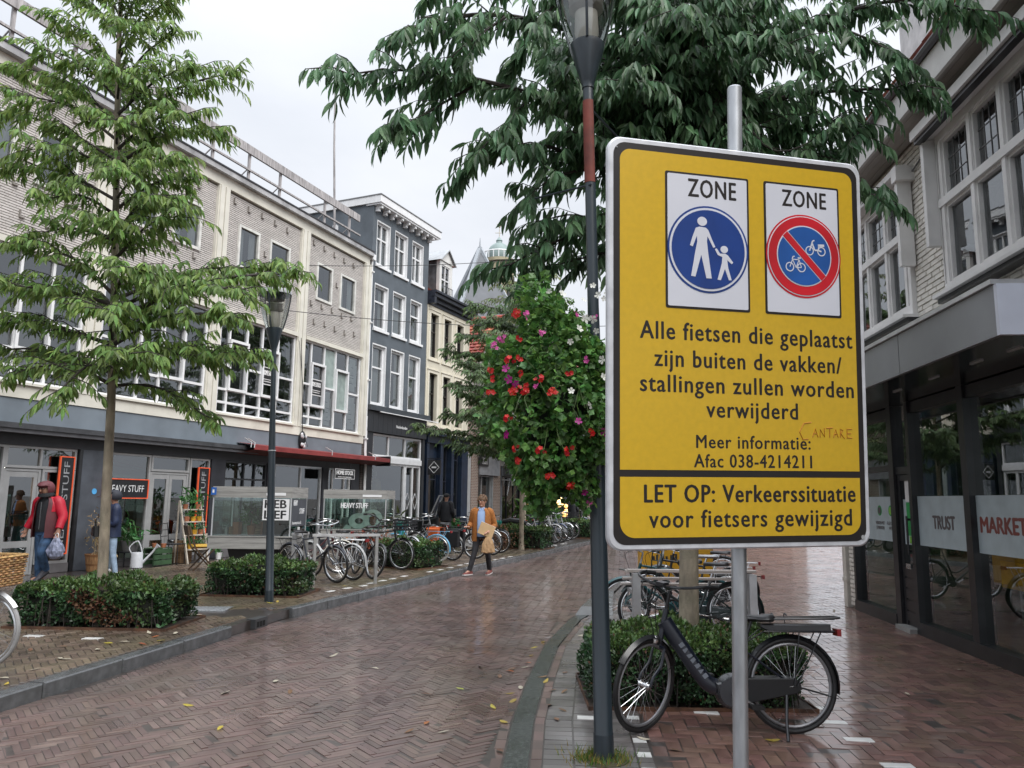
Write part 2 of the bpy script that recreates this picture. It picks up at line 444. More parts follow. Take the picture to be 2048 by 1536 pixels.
J_NAVY = std(kn_l=(.16, .02, .48), an_l=(.24, .08, .09), toe_l=(.16, .04, .03), kn_r=(-.16, -.02, .49), an_r=(-.30, .02, .12), toe_r=(-.40, -.02, .07), el_l=(.22, .0, 1.08), wr_l=(.05, -.18, 1.06), hand_l=(-.06, -.22, 1.06), el_r=(-.24, .02, 1.10), wr_r=(-.26, -.16, .98), hand_r=(-.24, -.26, .92))
J_CAP = std(look=(.4, 1, 0), wr_l=(.24, -.10, .9), wr_r=(-.24, -.12, .9), kn_l=(.1, -.12, .5), an_l=(.1, -.14, .08), toe_l=(.1, -.27, .03), an_r=(-.1, .24, .1), toe_r=(-.1, .13, .04))
J_FAR = std()
BODIES = {k: body_mesh(j) for k, j in (('card', J_CARD), ('red', J_RED), ('navy', J_NAVY), ('cap', J_CAP), ('far', J_FAR))}

# ------------------------------------------------------------ colours of the place
ivory = mat('ivory_render', (0.72, 0.70, 0.62), 0.65, var=0.07, scale=1.5, moss=((0.42, 0.40, 0.34), 1.4, 0.52, 0.35))
white_p = mat('white_paint', (0.80, 0.81, 0.82), 0.4, var=0.04)
black_m = mat('black_metal', (0.018, 0.019, 0.022), 0.32, metal=0.0, var=0.2)
anthra = mat('anthracite_metal', (0.035, 0.045, 0.055), 0.38, var=0.15, bump=0.04, bscale=220, rvar=0.1)
galv = mat('galvanised_steel', (0.50, 0.52, 0.54), 0.42, metal=0.75, var=0.12, scale=22, stretch=(1, 1, 0.3), rvar=0.1)
alu = mat('brushed_aluminium', (0.62, 0.63, 0.64), 0.35, metal=0.6, var=0.08)
steel = mat('bright_steel', (0.6, 0.61, 0.62), 0.22, metal=0.95, var=0.05)
grey_al = mat('grey_window_frame', (0.33, 0.335, 0.34), 0.45, var=0.06)
dark_frame = mat('black_window_frame', (0.02, 0.021, 0.024), 0.3, var=0.2)
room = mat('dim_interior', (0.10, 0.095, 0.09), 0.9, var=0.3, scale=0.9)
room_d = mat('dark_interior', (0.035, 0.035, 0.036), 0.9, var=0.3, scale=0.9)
curtain = mat('net_curtain', (0.55, 0.55, 0.53), 0.9, var=0.1, scale=9, stretch=(6, 6, 0.4))
pane_up = glass('upper_window_glass', (0.62, 0.68, 0.70), 1.0, 0.16)
pane_sh = glass('shop_glass', (0.80, 0.88, 0.85), 1.0, 0.17)
pane_cl = glass('clear_glass', (0.93, 0.96, 0.95), 0.8, 0.05)
rubber = mat('black_rubber', (0.012, 0.012, 0.012), 0.6, var=0.3)

# ------------------------------------------------------------ ground, road, pavements
link('ground', raw_mesh('ground', [(-600, -300, -0.06), (600, -300, -0.06), (600, 900, -0.06), (-600, 900, -0.06)], [(0, 1, 2, 3)],
     mat('bare_ground', (0.10, 0.09, 0.08), 0.7)), kind='structure')
KL = [(-5.3, -3.0), (-4.75, 1.0), (-3.87, 6.2), (-3.14, 10.4), (-3.0, 11.07), (-2.63, 12.38), (-0.48, 19.39), (1.08, 24.11), (3.01, 30.11), (6.6, 41.0), (12, 56), (18, 72)]
GR = [(-0.35, -3.0), (-0.2, 2.0)]+[tuple(G(x, y)[:2]) for x, y in ((1005, 1536), (1026, 1440), (1056, 1360), (1090, 1290), (1140, 1238))]+[(1.25, 12.4), (2.3, 16.6), (4.6, 24), (8.2, 35), (14, 52), (20, 70)]
kly, klx = [p[1] for p in KL], [p[0] for p in KL]
gry, grx = [p[1] for p in GR], [p[0] for p in GR]
xl = lambda y: np.interp(y, kly, klx)
xr = lambda y: np.interp(y, gry, grx)
def strip(name, f0, f1, ys, z, M, thick=0.0, kind='structure'):
    V = []; F = []
    for y in ys: V += [(float(f0(y)), y, z), (float(f1(y)), y, z)]
    F = [(2*i, 2*i+1, 2*i+3, 2*i+2) for i in range(len(ys)-1)]
    if thick:
        k = len(V); V += [(a, b, z-thick) for a, b, c in V]
        F += [(2*i+1, k+2*i+1, k+2*i+3, 2*i+3) for i in range(len(ys)-1)]
    return link(name, raw_mesh(name, V, F, M), kind=kind)
joint = mat('joint_sand', (0.06, 0.048, 0.043), 0.35, var=0.2, scale=9, coat=.6)
ROADC = (0.150, 0.098, 0.086)
far_road = mat('far_road_bricks', ROADC, 0.24, var=0.3, scale=30, bump=0.5, bscale=14, rvar=0.1, stretch=(1, 0.4, 1))
ys = list(np.arange(-3, 72.1, 1.5))
road = strip('road', lambda y: xl(y)-0.05, lambda y: xr(y)+0.1, ys, -0.0025, joint)
strip('far_road', lambda y: xl(y)-0.05, lambda y: xr(y)+0.1, list(np.arange(40, 72.1, 2)), -0.004, far_road)

def herring(fn, L, n, ang, x0, x1, y0, y1):
    """centres and directions of herringbone bricks (length L, n widths long) whose centre satisfies fn"""
    W = L/n; R = math.hypot(x1-x0, y1-y0)/W/1.4+2*n
    k = np.arange(-int(R*1.6), int(R*1.6)); mm = np.arange(-int(R/n), int(R/n)+1)
    K, Mm = np.meshgrid(k, mm, indexing='ij'); K, Mm = K.ravel(), Mm.ravel()
    H = np.stack([K+2*n*Mm+n/2, K+0.5], 1); Vv = np.stack([K+n+2*n*Mm+0.5, K+1-n/2], 1)
    c = np.concatenate([H, Vv])*W; d = np.concatenate([np.zeros(len(H)), np.full(len(Vv), PI/2)])
    ca, sa = math.cos(ang), math.sin(ang)
    P = np.stack([c[:, 0]*ca-c[:, 1]*sa+(x0+x1)/2, c[:, 0]*sa+c[:, 1]*ca+(y0+y1)/2], 1)
    ok = (P[:, 0] > x0) & (P[:, 0] < x1) & (P[:, 1] > y0) & (P[:, 1] < y1)
    P, d = P[ok], d[ok]+ang
    ok = fn(P[:, 0], P[:, 1]); return P[ok], d[ok]
def brick_arrays(P, d, L, W, z, th, gap=0.005, tilt=0.012, dz=0.002, inset=0.0035):
    n = len(P)
    hx, hy = (L-gap)/2, (W-gap)/2
    loc = np.array([(-hx, -hy), (hx, -hy), (hx, hy), (-hx, hy)])
    tx, ty = nr.randn(n)*tilt, nr.randn(n)*tilt; zz = z+nr.randn(n)*dz
    ca, sa = np.cos(d), np.sin(d)
    V = np.zeros((n, 8, 3))
    for i in range(4):
        for r, (k, top) in enumerate(((1, 0), ((hx-inset)/hx, 1))):
            lx = loc[i, 0]*k; ly = loc[i, 1]*(1 if not top else (hy-inset)/hy)
            V[:, r*4+i, 0] = P[:, 0]+lx*ca-ly*sa; V[:, r*4+i, 1] = P[:, 1]+lx*sa+ly*ca
            V[:, r*4+i, 2] = (zz-th) if not top else zz+lx*tx+ly*ty
    F = np.array([(4, 5, 6, 7), (0, 1, 5, 4), (1, 2, 6, 5), (2, 3, 7, 6), (3, 0, 4, 7)])
    return V.reshape(-1, 3), (F[None]+np.arange(n)[:, None, None]*8).reshape(-1, 4)
def frame_px(P, z):
    v = np.concatenate([P, np.full((len(P), 1), z)], 1)-CP
    w = v@cF; return 1024+FPX*(v@cR)/w, 768-FPX*(v@cU)/w, w
def pave(parent, P, d, L, W, z, th, Ms, Mo, part='brick', n_single=300, stuff='brick_paving', **kw):
    """the 300 bricks that show largest become parts; the rest of the field is one part"""
    px, py, w = frame_px(P, z)
    vis = (px > -10) & (px < 2058) & (py < 1546) & (w > 0.5)
    big = np.where(vis, w, 1e9); idx = np.argsort(big)[:n_single]; idx = idx[big[idx] < 1e8]
    rest = np.ones(len(P), bool); rest[idx] = False
    V, F = brick_arrays(P[rest], d[rest], L, W, z, th, **kw)
    link(stuff, raw_mesh(stuff, V, F, Ms), parent, kind='stuff')
    var = []
    for i in range(6):
        V, F = brick_arrays(np.zeros((1, 2)), np.zeros(1), L, W, 0, th, dz=0.001, **{k: v for k, v in kw.items() if k != 'dz'})
        V = V+nr.randn(*V.shape)*0.0007
        var.append(raw_mesh(part, V, F, Mo))
    for i in idx:
        link(part, var[rnd.randrange(6)], parent, loc=(P[i, 0], P[i, 1], z+rnd.gauss(0, 0.0015)), rot=(0, 0, d[i]))
rb_s = mat('road_brick_field', ROADC, 0.34, coat=.6, var=0.2, scale=1.1, isl=0.25, bump=0.05, bscale=90, rvar=0.1, moss=((0.165, 0.14, 0.12), 0.5, 0.5, 0.5))
rb_o = mat('road_brick', ROADC, 0.34, coat=.6, var=0.2, scale=4, obr=0.25, bump=0.05, bscale=90, rvar=0.1)
P, d = herring(lambda x, y: (x > xl(y)+0.03) & (x < xr(y)-0.09), 0.20, 4, rad(45-8), -6, 13, 3.2, 41)
pave(road, P, d, 0.20, 0.05, 0.0, 0.014, rb_s, rb_o, tilt=0.012, dz=0.001, gap=0.0035, inset=0.0015)

# gutter: a dark concrete band with a brick course each side
gut = strip('gutter', lambda y: xr(y), lambda y: xr(y)+0.155, list(np.arange(2.4, 12.41, 0.4)), 0.002,
            mat('gutter_concrete', (0.05, 0.06, 0.052), 0.25, var=0.35, scale=26, bump=0.3, bscale=70, rvar=0.1), thick=0.03)
def course(off, L, W, y0, y1, f=None, ang=0.0):
    """bricks laid one after another along the gutter curve, off metres from it"""
    f = f or xr; Pp, dd = [], []; y = y0
    while y < y1:
        x = float(f(y)); t = math.atan2(0.05, float(f(y+0.05))-x)
        nx, ny = math.sin(t), -math.cos(t)
        Pp.append((x+nx*off, y+ny*off)); dd.append(t+ang); y += L*math.sin(t)
    return np.array(Pp), np.array(dd)
P, d = course(-0.05, 0.2, 0.07, 2.6, 12.2)
P2, d2 = course(0.205, 0.2, 0.07, 2.6, 12.2)
V, F = brick_arrays(np.concatenate([P, P2]), np.concatenate([d, d2]), 0.2, 0.08, 0.0, 0.016, tilt=0.02)
link('gutter_course', raw_mesh('gutter_course', V, F, rb_s), gut, kind='stuff')

# right pavement
RPC = (0.20, 0.112, 0.09)
rp_s = mat('pavement_brick_field', RPC, 0.36, coat=.8, var=0.2, scale=1.2, isl=0.3, bump=0.1, bscale=80, rvar=0.11)
rp_o = mat('pavement_brick', RPC, 0.36, coat=.8, var=0.2, scale=4, obr=0.3, bump=0.1, bscale=80, rvar=0.11)
rpave = strip('right_pavement', lambda y: xr(y)+0.15, lambda y: max(float(xr(y))+14, 16), ys, -0.003, joint)
XE = 0.99                                           # where the stack-bonded strip ends and the herringbone begins
sl = lambda y: xr(y)+0.24
def inb(x, y): return (x > np.where(y < 12.2, sl(y)+0.74, xr(y)+0.3)) & (x < 16)
P, d = herring(inb, 0.205, 2, rad(-5.2), -2, 14, 2.6, 33)
pave(rpave, P, d, 0.205, 0.1025, 0.0, 0.016, rp_s, rp_o, tilt=0.008, dz=0.0008, gap=0.006, inset=0.0018)
gp_s = mat('grey_strip_brick', (0.17, 0.155, 0.15), 0.34, coat=.8, var=0.2, scale=2, isl=0.25, bump=0.1, bscale=80, rvar=0.1)
white_b = mat('white_marking_brick', (0.72, 0.72, 0.70), 0.28, var=0.1, obr=0.06, bump=0.05)
Ps, ds, Pw, dw = [], [], [], []
for col in range(3):
    P, d = course(0.345+col*0.205, 0.1025, 0.2, 2.6, 12.0, ang=PI/2); Ps.append(P); ds.append(d)
P, d = course(0.345+3*0.205-0.05, 0.1025, 0.1025, 2.6, 12.0, ang=PI/2)
wsel = np.arange(len(P)) % 3 == 1
V, F = brick_arrays(np.concatenate(Ps), np.concatenate(ds), 0.2, 0.1025, 0.001, 0.016, tilt=0.009, dz=0.001, inset=0.002)
link('strip_paving', raw_mesh('strip_paving', V, F, gp_s), rpave, kind='stuff')
V, F = brick_arrays(P[~wsel], d[~wsel], 0.1025, 0.1025, 0.001, 0.016, tilt=0.009, dz=0.001, inset=0.002)
link('square_paving', raw_mesh('square_paving', V, F, gp_s), rpave, kind='stuff')
wb = raw_mesh('white_brick', *brick_arrays(np.zeros((1, 2)), np.zeros(1), 0.1025, 0.1025, 0, 0.02, dz=0), white_b)
wb2 = raw_mesh('white_brick', *brick_arrays(np.zeros((1, 2)), np.zeros(1), 0.205, 0.1025, 0, 0.02, dz=0), white_b)
for (x, y), a in zip(P[wsel], d[wsel]):
    if y > 4: link('white_brick', wb, rpave, loc=(x, y, 0.003), rot=(0, 0, a))
for x, y in ((1666, 1445), (1717, 1480), (1795, 1532), (1625, 1416), (1180, 1436), (1412, 1425), (1630, 1300), (1614, 1275)):
    link('white_brick', wb2 if y not in (1436, 1425, 1300) else wb2, rpave, loc=(*G(x, y)[:2], 0.005), rot=(0, 0, rad(-5 if y in (1425, 1436, 1416) else -5+90*(y < 1400))))
# paler concrete ramp stone and slab course behind the hedge
m_ = MB(); a = G(1150, 1230); b = G(1222, 1226)
m_.add([(a.x, a.y, 0.0), (b.x, a.y, 0.0), (b.x+0.3, a.y+2.2, 0), (a.x+0.5, a.y+2.0, 0), (a.x+0.1, a.y+0.1, 0.11), (b.x, a.y+0.1, 0.11), (b.x+0.3, a.y+2.2, 0.11), (a.x+0.52, a.y+1.9, 0.11)],
       [(0, 1, 5, 4), (1, 2, 6, 5), (2, 3, 7, 6), (3, 0, 4, 7), (4, 5, 6, 7)])
m_.build('ramp_kerb', mat('kerb_concrete', (0.10, 0.105, 0.105), 0.3, var=0.2, scale=7, bump=0.1, rvar=0.1), kind='structure')

# left pavement, raised one kerb height; kerb of single stones
PLO = Vector((-8.355, 17.335, 0)); AL = 21.04; AD = 24.1; AR = 5.24
def fac(o, az, u, n=0.0, z=0.0):
    a = rad(az); return Vector((o[0]+math.sin(a)*u+math.cos(a)*n, o[1]+math.cos(a)*u-math.sin(a)*n, z))
LPC = (0.15, 0.11, 0.08)
mossc = (0.10, 0.098, 0.045)
lp_s = mat('left_brick_field', LPC, 0.4, coat=.4, var=0.25, scale=1.1, isl=0.3, bump=0.12, bscale=80, rvar=0.12, moss=(mossc, 0.55, 0.47, 0.55))
lpave = strip('left_pavement', lambda y: xl(y)-26, lambda y: xl(y)-0.06, list(np.arange(-3, 60, 1.0)), 0.112, joint, thick=0.2)
P, d = herring(lambda x, y: (x < xl(y)-0.17) & (x > xl(y)-6.5) & ~((y > 10.35) & (y < 11.05) & (x > -4.6)), 0.2, 3, rad(45-10), -11, 1, 4.5, 30)
V, F = brick_arrays(P, d, 0.2, 0.0667, 0.12, 0.016, tilt=0.014, dz=0.0015)
link('brick_paving', raw_mesh('brick_paving', V, F, lp_s), lpave, kind='stuff')
kst = mat('kerb_stone', (0.115, 0.12, 0.125), 0.27, var=0.2, scale=9, bump=0.15, bscale=110, obr=0.15, rvar=0.1, moss=((0.05, 0.055, 0.05), 2.5, 0.5, 0.6))
kerb = strip('kerb', lambda y: xl(y)-0.16, lambda y: xl(y)-0.01, [4.0, 6, 8, 10.2], -0.01, joint)
def polyat(pts, s):
    for a, b in zip(pts[:-1], pts[1:]):
        l = math.dist(a, b)
        if s <= l: return (a[0]+(b[0]-a[0])*s/l, a[1]+(b[1]-a[1])*s/l), math.atan2(b[1]-a[1], b[0]-a[0])
        s -= l
    return b, math.atan2(b[1]-a[1], b[0]-a[0])
def kstone(L):
    m = MB(); c = 0.012
    m.rprism([(-L/2+.003, -0.04), (L/2-.003, -0.04), (L/2-.003, 0.122), (-L/2+.003, 0.122)], -0.0, 0.15, c); return m.mesh('kerb_stone', kst)
km = kstone(0.98)
for pts, s0, n in (([(-4.75, 1.0), (-3.87, 6.2), (-3.14, 10.4)], 0.3, 9), (KL[4:], 0.5, 40)):
    tot = sum(math.dist(a, b) for a, b in zip(pts[:-1], pts[1:]))
    s = s0
    while s < min(tot, n):
        (x, y), t = polyat(pts, s)
        link('kerb_stone', km, kerb, loc=(x, y, rnd.gauss(0, 0.002)), rot=(0, 0, t)); s += 0.985
# the dropped entrance between the two kerbs: flagged cheeks and drain
m_ = MB(); a = Vector((-3.0, 11.07, 0)); b = G(510, 1217, 0.11)
m_.bar(a+Vector((-0.08, 0.0, 0.06)), Vector((b.x, b.y, 0.06)), 0.10, 0.12)
m_.build('kerb_stone', kst, kerb)
drain = thing('kerb_drain', 'dark slotted drain mouth set in the end of the near kerb', 'drain', (-3.155, 10.28, 0), rad(80))
m_ = MB(); m_.box(-0.2, 0.12, -0.004, 0.12, 0.0, 0.121); m_.build('casing', mat('cast_iron', (0.05, 0.052, 0.055), 0.4, bump=0.1), drain)
m_ = MB()
for k in range(3): m_.box(-0.16+k*0.075, -0.105+k*0.075, -0.008, 0.02, 0.02, 0.085)
m_.build('slot', mat('drain_hole', (0.004, 0.004, 0.004), 0.9), drain)
cov = thing('drain_cover', 'grey ribbed metal cover plate in the mossy left pavement', 'drain cover', G(395, 1218, 0.122), rad(5))
m_ = MB(); m_.box(-0.42, 0.42, -0.22, 0.22, -0.01, 0.004); m_.build('plate', galv, cov)
m_ = MB()
for k in range(17): m_.box(-0.4+k*0.05, -0.375+k*0.05, -0.2, 0.2, 0.004, 0.010)
m_.build('rib', galv, cov, kind='stuff')
for x, y in ((661, 1182), (694, 1176), (726, 1171), (742, 1166), (765, 1161), (786, 1157), (808, 1152), (860, 1143), (880, 1139), (900, 1135), (920, 1130), (935, 1127), (990, 1119), (1005, 1116), (1020, 1113), (1100, 1092), (1110, 1090), (1125, 1087), (185, 1276), (68, 1271)):
    g = G(x, y, 0.124); link('white_brick', wb2, lpave, loc=g, rot=(0, 0, rad(70 if x > 640 else -4+rnd.uniform(-3, 3))))

# ------------------------------------------------------------ facade helpers (local x along the front, -y to the street)
def UZ(o, az, x, y, n=0.0):
    a = rad(az); u = np.array([math.sin(a), math.cos(a), 0]); nn = np.array([math.cos(a), -math.sin(a), 0])
    oo = np.array([o[0], o[1], 0.])+nn*n; d_ = ray(x, y); t = ((oo-CP)@nn)/(d_@nn); Q = CP+d_*t
    return float((Q-oo)@u), float(Q[2])
def window(parent, x0, x1, z0, z1, y=0.0, fw=0.07, dep=0.09, vs=(), hs=(), fm=None, pm=None, inner=None, iy=0.28, sash=0.045,
           sill=None, cur=0.0, name='window', bars=()):
    """frame with its panes (one mesh each) and what lies behind them; vs/hs = full mullion lines, bars = (x0,z0,x1,z1)"""
    fm = fm or white_p; pm = pm or pane_up
    m = MB()
    m.box(x0, x1, y, y+dep, z0, z0+fw); m.box(x0, x1, y, y+dep, z1-fw, z1)
    m.box(x0, x0+fw, y+.001, y+dep-.001, z0+fw, z1-fw); m.box(x1-fw, x1, y+.001, y+dep-.001, z0+fw, z1-fw)
    for v in vs: m.box(v-sash/2, v+sash/2, y+.008, y+dep-.008, z0+fw, z1-fw)
    for h in hs: m.box(x0+fw, x1-fw, y+.012, y+dep-.012, h-sash/2, h+sash/2)
    for a in bars:
        if abs(a[0]-a[2]) < 1e-6: m.box(a[0]-.012, a[0]+.012, y+.03, y+dep-.03, a[1], a[3])
        else: m.box(a[0], a[2], y+.032, y+dep-.032, a[1]-.012, a[1]+.012)
    if sill: m.box(x0-sill[0], x1+sill[0], y-sill[1], y+dep-.004, z0-sill[2], z0-.002)
    w = m.build(name, fm, parent)
    xs = [x0+fw]+sorted(vs)+[x1-fw]; zs = [z0+fw]+sorted(hs)+[z1-fw]
    for i in range(len(xs)-1):
        for j in range(len(zs)-1):
            t = rnd.uniform(-.004, .004); yy = y+dep*0.6
            MB().quad((xs[i], yy, zs[j]), (xs[i+1], yy+t, zs[j]), (xs[i+1], yy+t, zs[j+1]), (xs[i], yy, zs[j+1])).build('pane', pm, w)
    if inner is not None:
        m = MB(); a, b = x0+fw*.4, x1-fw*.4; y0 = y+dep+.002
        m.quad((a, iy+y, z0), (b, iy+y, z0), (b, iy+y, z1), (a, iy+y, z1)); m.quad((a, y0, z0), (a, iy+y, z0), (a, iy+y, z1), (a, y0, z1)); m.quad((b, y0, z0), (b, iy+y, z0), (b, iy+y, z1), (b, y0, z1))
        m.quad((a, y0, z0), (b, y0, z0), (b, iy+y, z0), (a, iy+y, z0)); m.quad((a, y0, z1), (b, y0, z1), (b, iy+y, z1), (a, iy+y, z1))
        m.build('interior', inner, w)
    if cur:
        m = MB(); n = 14
        for s in (0, 1):
            L_ = (x1-x0)*cur*(0.8 if s else 1); xa = x0+fw if not s else x1-fw-L_
            pts = [(xa+L_*k/n, y+dep+.05+.015*math.sin(k*2.1+s)) for k in range(n+1)]
            for k in range(n): m.quad((pts[k][0], pts[k][1], z0+fw), (pts[k+1][0], pts[k+1][1], z0+fw), (pts[k+1][0], pts[k+1][1], z1-fw), (pts[k][0], pts[k][1], z1-fw))
        m.build('curtain', curtain, w)
    return w

# ------------------------------------------------------------ the long modern shop building on the left
RL = rad(90-AL)
lb = thing('shop_building', 'long post-war shop building with ivory concrete frame and grey brick panels', 'building', (PLO.x, PLO.y, 0), RL)
XE0, XE1, TOP = -9.0, 9.27, 9.93
cs = [2.1+3.55*k for k in range(-3, 3)]
m = MB()
m.box(XE0, XE1, -.06, .3, 9.65, TOP)                                # head beam
m.box(XE0, XE1, -.075, .3, 3.45, 3.70)                              # lower band
for i, c in enumerate(cs):
    m.box(c-.17, c-.02, -.09, .3, 3.702, 9.648); m.box(c+.02, c+.17, -.09, .3, 3.702, 9.648); m.box(c-.02, c+.02, -.05, .3, 3.702, 9.648)
    m.box(c-.2, c-.17, -.055, .3, 3.702, 9.648); m.box(c+.17, c+.2, -.055, .3, 3.702, 9.648)
for a, b in zip(cs[:-1], cs[1:]):
    m.box(a+.203, b-.203, -.11, .25, 6.33, 6.45)                     # ledge under the brick panel
    m.box(a+.203, b-.203, -.13, .1, 3.702, 3.75)                     # sill
m.build('concrete_frame', ivory, lb)
m = MB(); m.box(XE0, XE1+.02, -.2, .5, TOP+.002, TOP+.14); m.build('roof_edge', mat('roof_flashing', (0.42, 0.42, 0.43), 0.5, var=0.2, scale=3), lb)
m = MB(); m.box(XE0, XE1+.03, -.22, .52, TOP+.142, TOP+.185); m.build('roof_trim', mat('roof_trim', (0.03, 0.03, 0.035), 0.5), lb)
m = MB(); m.box(XE0, XE1, .5, 9, TOP-.1, TOP+.12); m.box(XE0, XE0+.2, .3, 9, 0, TOP-.102); m.box(XE1-.2, XE1, .3, 9, 0, TOP-.102); m.box(XE0+.2, XE1-.2, 8.8, 9, 0, TOP-.102)
m.box(XE0+.2, XE1-.2, .302, 8.8, 3.05, 3.4); m.box(XE0+.2, XE1-.2, .302, 8.8, 6.36, 6.6); m.box(XE0+.2, XE1-.2, 2.6, 2.7, 3.402, 6.358); m.box(XE0+.2, XE1-.2, 4.2, 4.3, 0.12, 3.048)
m.build('shell', room, lb)
m = MB(); m.box(XE0+.2, XE1-.2, .06, 4.2, 0.0, 0.125); m.build('shop_floor', mat('shop_floor', (0.16, 0.14, 0.12), 0.5), lb)
# grey brick panels, every brick laid
GB = (0.56, 0.53, 0.505)
gbm = mat('grey_panel_brick', GB, 0.75, var=0.06, scale=1.2, isl=0.09, bump=0.05)
backm = mat('panel_joint', (0.20, 0.185, 0.17), 0.9)
def brick_wall(x0, x1, z0, z1, holes, BL, BH, gap, y, dep, vg=0.5, jit=.0025):
    """centres and sizes of bricks in courses, holes left open"""
    out = []; row = 0; z = z0
    while z+BH <= z1+.001:
        zc = z+BH/2; segs = [(x0, x1)]
        for a, b, c, d_ in holes:
            if c < zc < d_:
                segs = [s for q in segs for s in ((q[0], min(q[1], a)), (max(q[0], b), q[1])) if s[1]-s[0] > .02]
        for a, b in segs:
            off = (row % 2)*BL/2+((row*37) % 5)*.013
            k = math.floor((a-off)/BL); x = off+k*BL
            while x < b:
                l, r = max(x, a), min(x+BL, b)
                if r-l > .025: out.append((l+gap*vg, r-gap*vg, z+gap/2, z+BH-gap/2))
                x += BL
        row += 1; z += BH
    n = len(out); o = np.array(out); V = np.zeros((n, 8, 3)); c = 0.003
    yy = y+nr.randn(n)*jit
    for i, (a, b) in enumerate(((0, 2), (1, 2), (1, 3), (0, 3))):
        sx = 1 if a == 0 else -1; sz = 1 if b == 2 else -1
        V[:, i, 0] = o[:, a]; V[:, i, 2] = o[:, b]; V[:, i, 1] = yy+dep
        V[:, 4+i, 0] = o[:, a]+sx*c; V[:, 4+i, 2] = o[:, b]+sz*c; V[:, 4+i, 1] = yy
    F = np.array([(4, 5, 6, 7), (0, 1, 5, 4), (1, 2, 6, 5), (2, 3, 7, 6), (3, 0, 4, 7)])
    return V, F, o
def flat(V, F): n = len(V); return V.reshape(-1, 3), (F[None]+np.arange(n)[:, None, None]*8).reshape(-1, 4)
hook = MB(); hook.box(-.03, -.01, -.045, .0, -.02, .13); hook.box(-.01, .075, -.045, .0, -.02, .0); hook = hook.mesh('projecting_brick', mat('hook_brick', (0.25, 0.23, 0.21), 0.8))
for bi, (a, b) in enumerate(zip(cs[:-1], cs[1:])):
    x0, x1 = a+.2, b-.2
    wins = [(a+.70, a+1.5, 7.73, 8.86), (a+1.99, a+2.85, 7.73, 8.86)]
    V, F, _ = brick_wall(x0, x1, 6.452, 9.648, [(w[0]-.02, w[1]+.02, w[2]-.02, w[3]+.02) for w in wins], .225, .0525, .0095, .02, .05, .2, .0012)
    link('brick_panel', raw_mesh('brick_panel', *flat(V, F), gbm), lb, kind='stuff')
    m = MB()
    for s in ((x0, wins[0][0]), (wins[0][1], wins[1][0]), (wins[1][1], x1)): m.box(s[0], s[1], .06, .3, 6.452, 9.648)
    for w in wins: m.box(w[0], w[1], .061, .3, 6.452, w[2]); m.box(w[0], w[1], .061, .3, w[3], 9.648)
    m.build('panel_backing', backm, lb)
    for wi, w in enumerate(wins):
        ob = bi == 3-1 and wi == 1
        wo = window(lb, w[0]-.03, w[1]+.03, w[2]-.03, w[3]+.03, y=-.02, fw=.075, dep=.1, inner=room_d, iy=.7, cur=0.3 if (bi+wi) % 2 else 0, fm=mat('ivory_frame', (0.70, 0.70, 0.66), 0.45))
    for r, zz in enumerate((9.35, 8.35, 7.5, 6.95)):
        for k in range(6):
            xx = a+.45+k*.56+(.2 if r % 2 else 0)
            if xx < x1-.1 and not any(w[0]-.1 < xx < w[1]+.1 and w[2]-.2 < zz < w[3]+.1 for w in wins):
                link('projecting_brick', hook, lb, loc=(xx, .02, zz+rnd.uniform(-.05, .05)))
    # the tall first-floor window wall
    p = lambda t: a+t
    cols = [.23, .45, 1.13, 1.75, 2.42, 3.03, 3.32] if False else [.24, .60, 1.28, 1.90, 2.58, 3.30]
    m = MB(); ZB, ZT = 3.752, 6.328; y0, y1 = -.02, .07
    for k, cx in enumerate(cols): m.box(p(cx)-.028, p(cx)+.028, y0, y1, ZB, ZT)
    m.box(x0, x1, y0-.01, y1+.01, ZB-.0, ZB+.05); m.box(x0, x1, y0-.01, y1+.01, ZT-.05, ZT)
    fr = None; panes = []
    for k in range(5):
        l, r = p(cols[k])+.028, p(cols[k+1])-.028
        case = k in (1, 3); poster_bay = bi == 4
        if poster_bay and k in (2, 4): zs = [ZB+.05, 5.02, ZT-.05]
        elif poster_bay and k == 3: zs = [ZB+.05, 4.38, 5.69, ZT-.05]
        elif case: zs = [ZB+.05, 4.04, 4.38, 5.69, ZT-.05]
        else: zs = [ZB+.05, 4.04, 4.38, 5.02, ZT-.05]
        for z in zs[1:-1]: m.box(l, r, y0+.004, y1-.004, z-.03, z+.03)
        if case:                                       # casement that stands proud of the wall
            zb, zt = 4.38, 5.69
            m.box(l-.05, r+.05, y0-.06, y0-.002, zb-.02, zb+.05); m.box(l-.05, r+.05, y0-.06, y0-.002, zt-.05, zt+.02)
            m.box(l-.05, l+.01, y0-.058, y0-.003, zb+.05, zt-.05); m.box(r-.01, r+.05, y0-.058, y0-.003, zb+.05, zt-.05)
        for z0_, z1_ in zip(zs[:-1], zs[1:]): panes.append((l, r, z0_+.03, z1_-.03))
    fr = m.build('window', white_p, lb)
    frost = mat('frosted_pane', (0.30, 0.37, 0.35), 0.3)
    for k, (l, r, z0_, z1_) in enumerate(panes):
        M_ = frost if (bi == 4 and k in (9, 11)) else pane_up
        MB().quad((l, .03, z0_), (r, .03+rnd.uniform(-.004, .004), z0_), (r, .03, z1_), (l, .03, z1_)).build('pane', M_, fr)
    m = MB(); m.box(x0, x1, .9, .95, ZB, ZT); m.build('interior', mat('office_interior', (0.13, 0.125, 0.12), 0.9, var=0.5, scale=1.1), lb)
    prt = mat('poster_paper', (0.66, 0.68, 0.66), 0.6, var=0.1, scale=5, col2=(0.52, 0.54, 0.53))
    ink = mat('print_black', (0.02, 0.02, 0.022), 0.5); inkw = mat('print_white', (0.8, 0.8, 0.8), 0.5)
    pmat = mat('poster_ground', (0.23, 0.205, 0.195), 0.7)
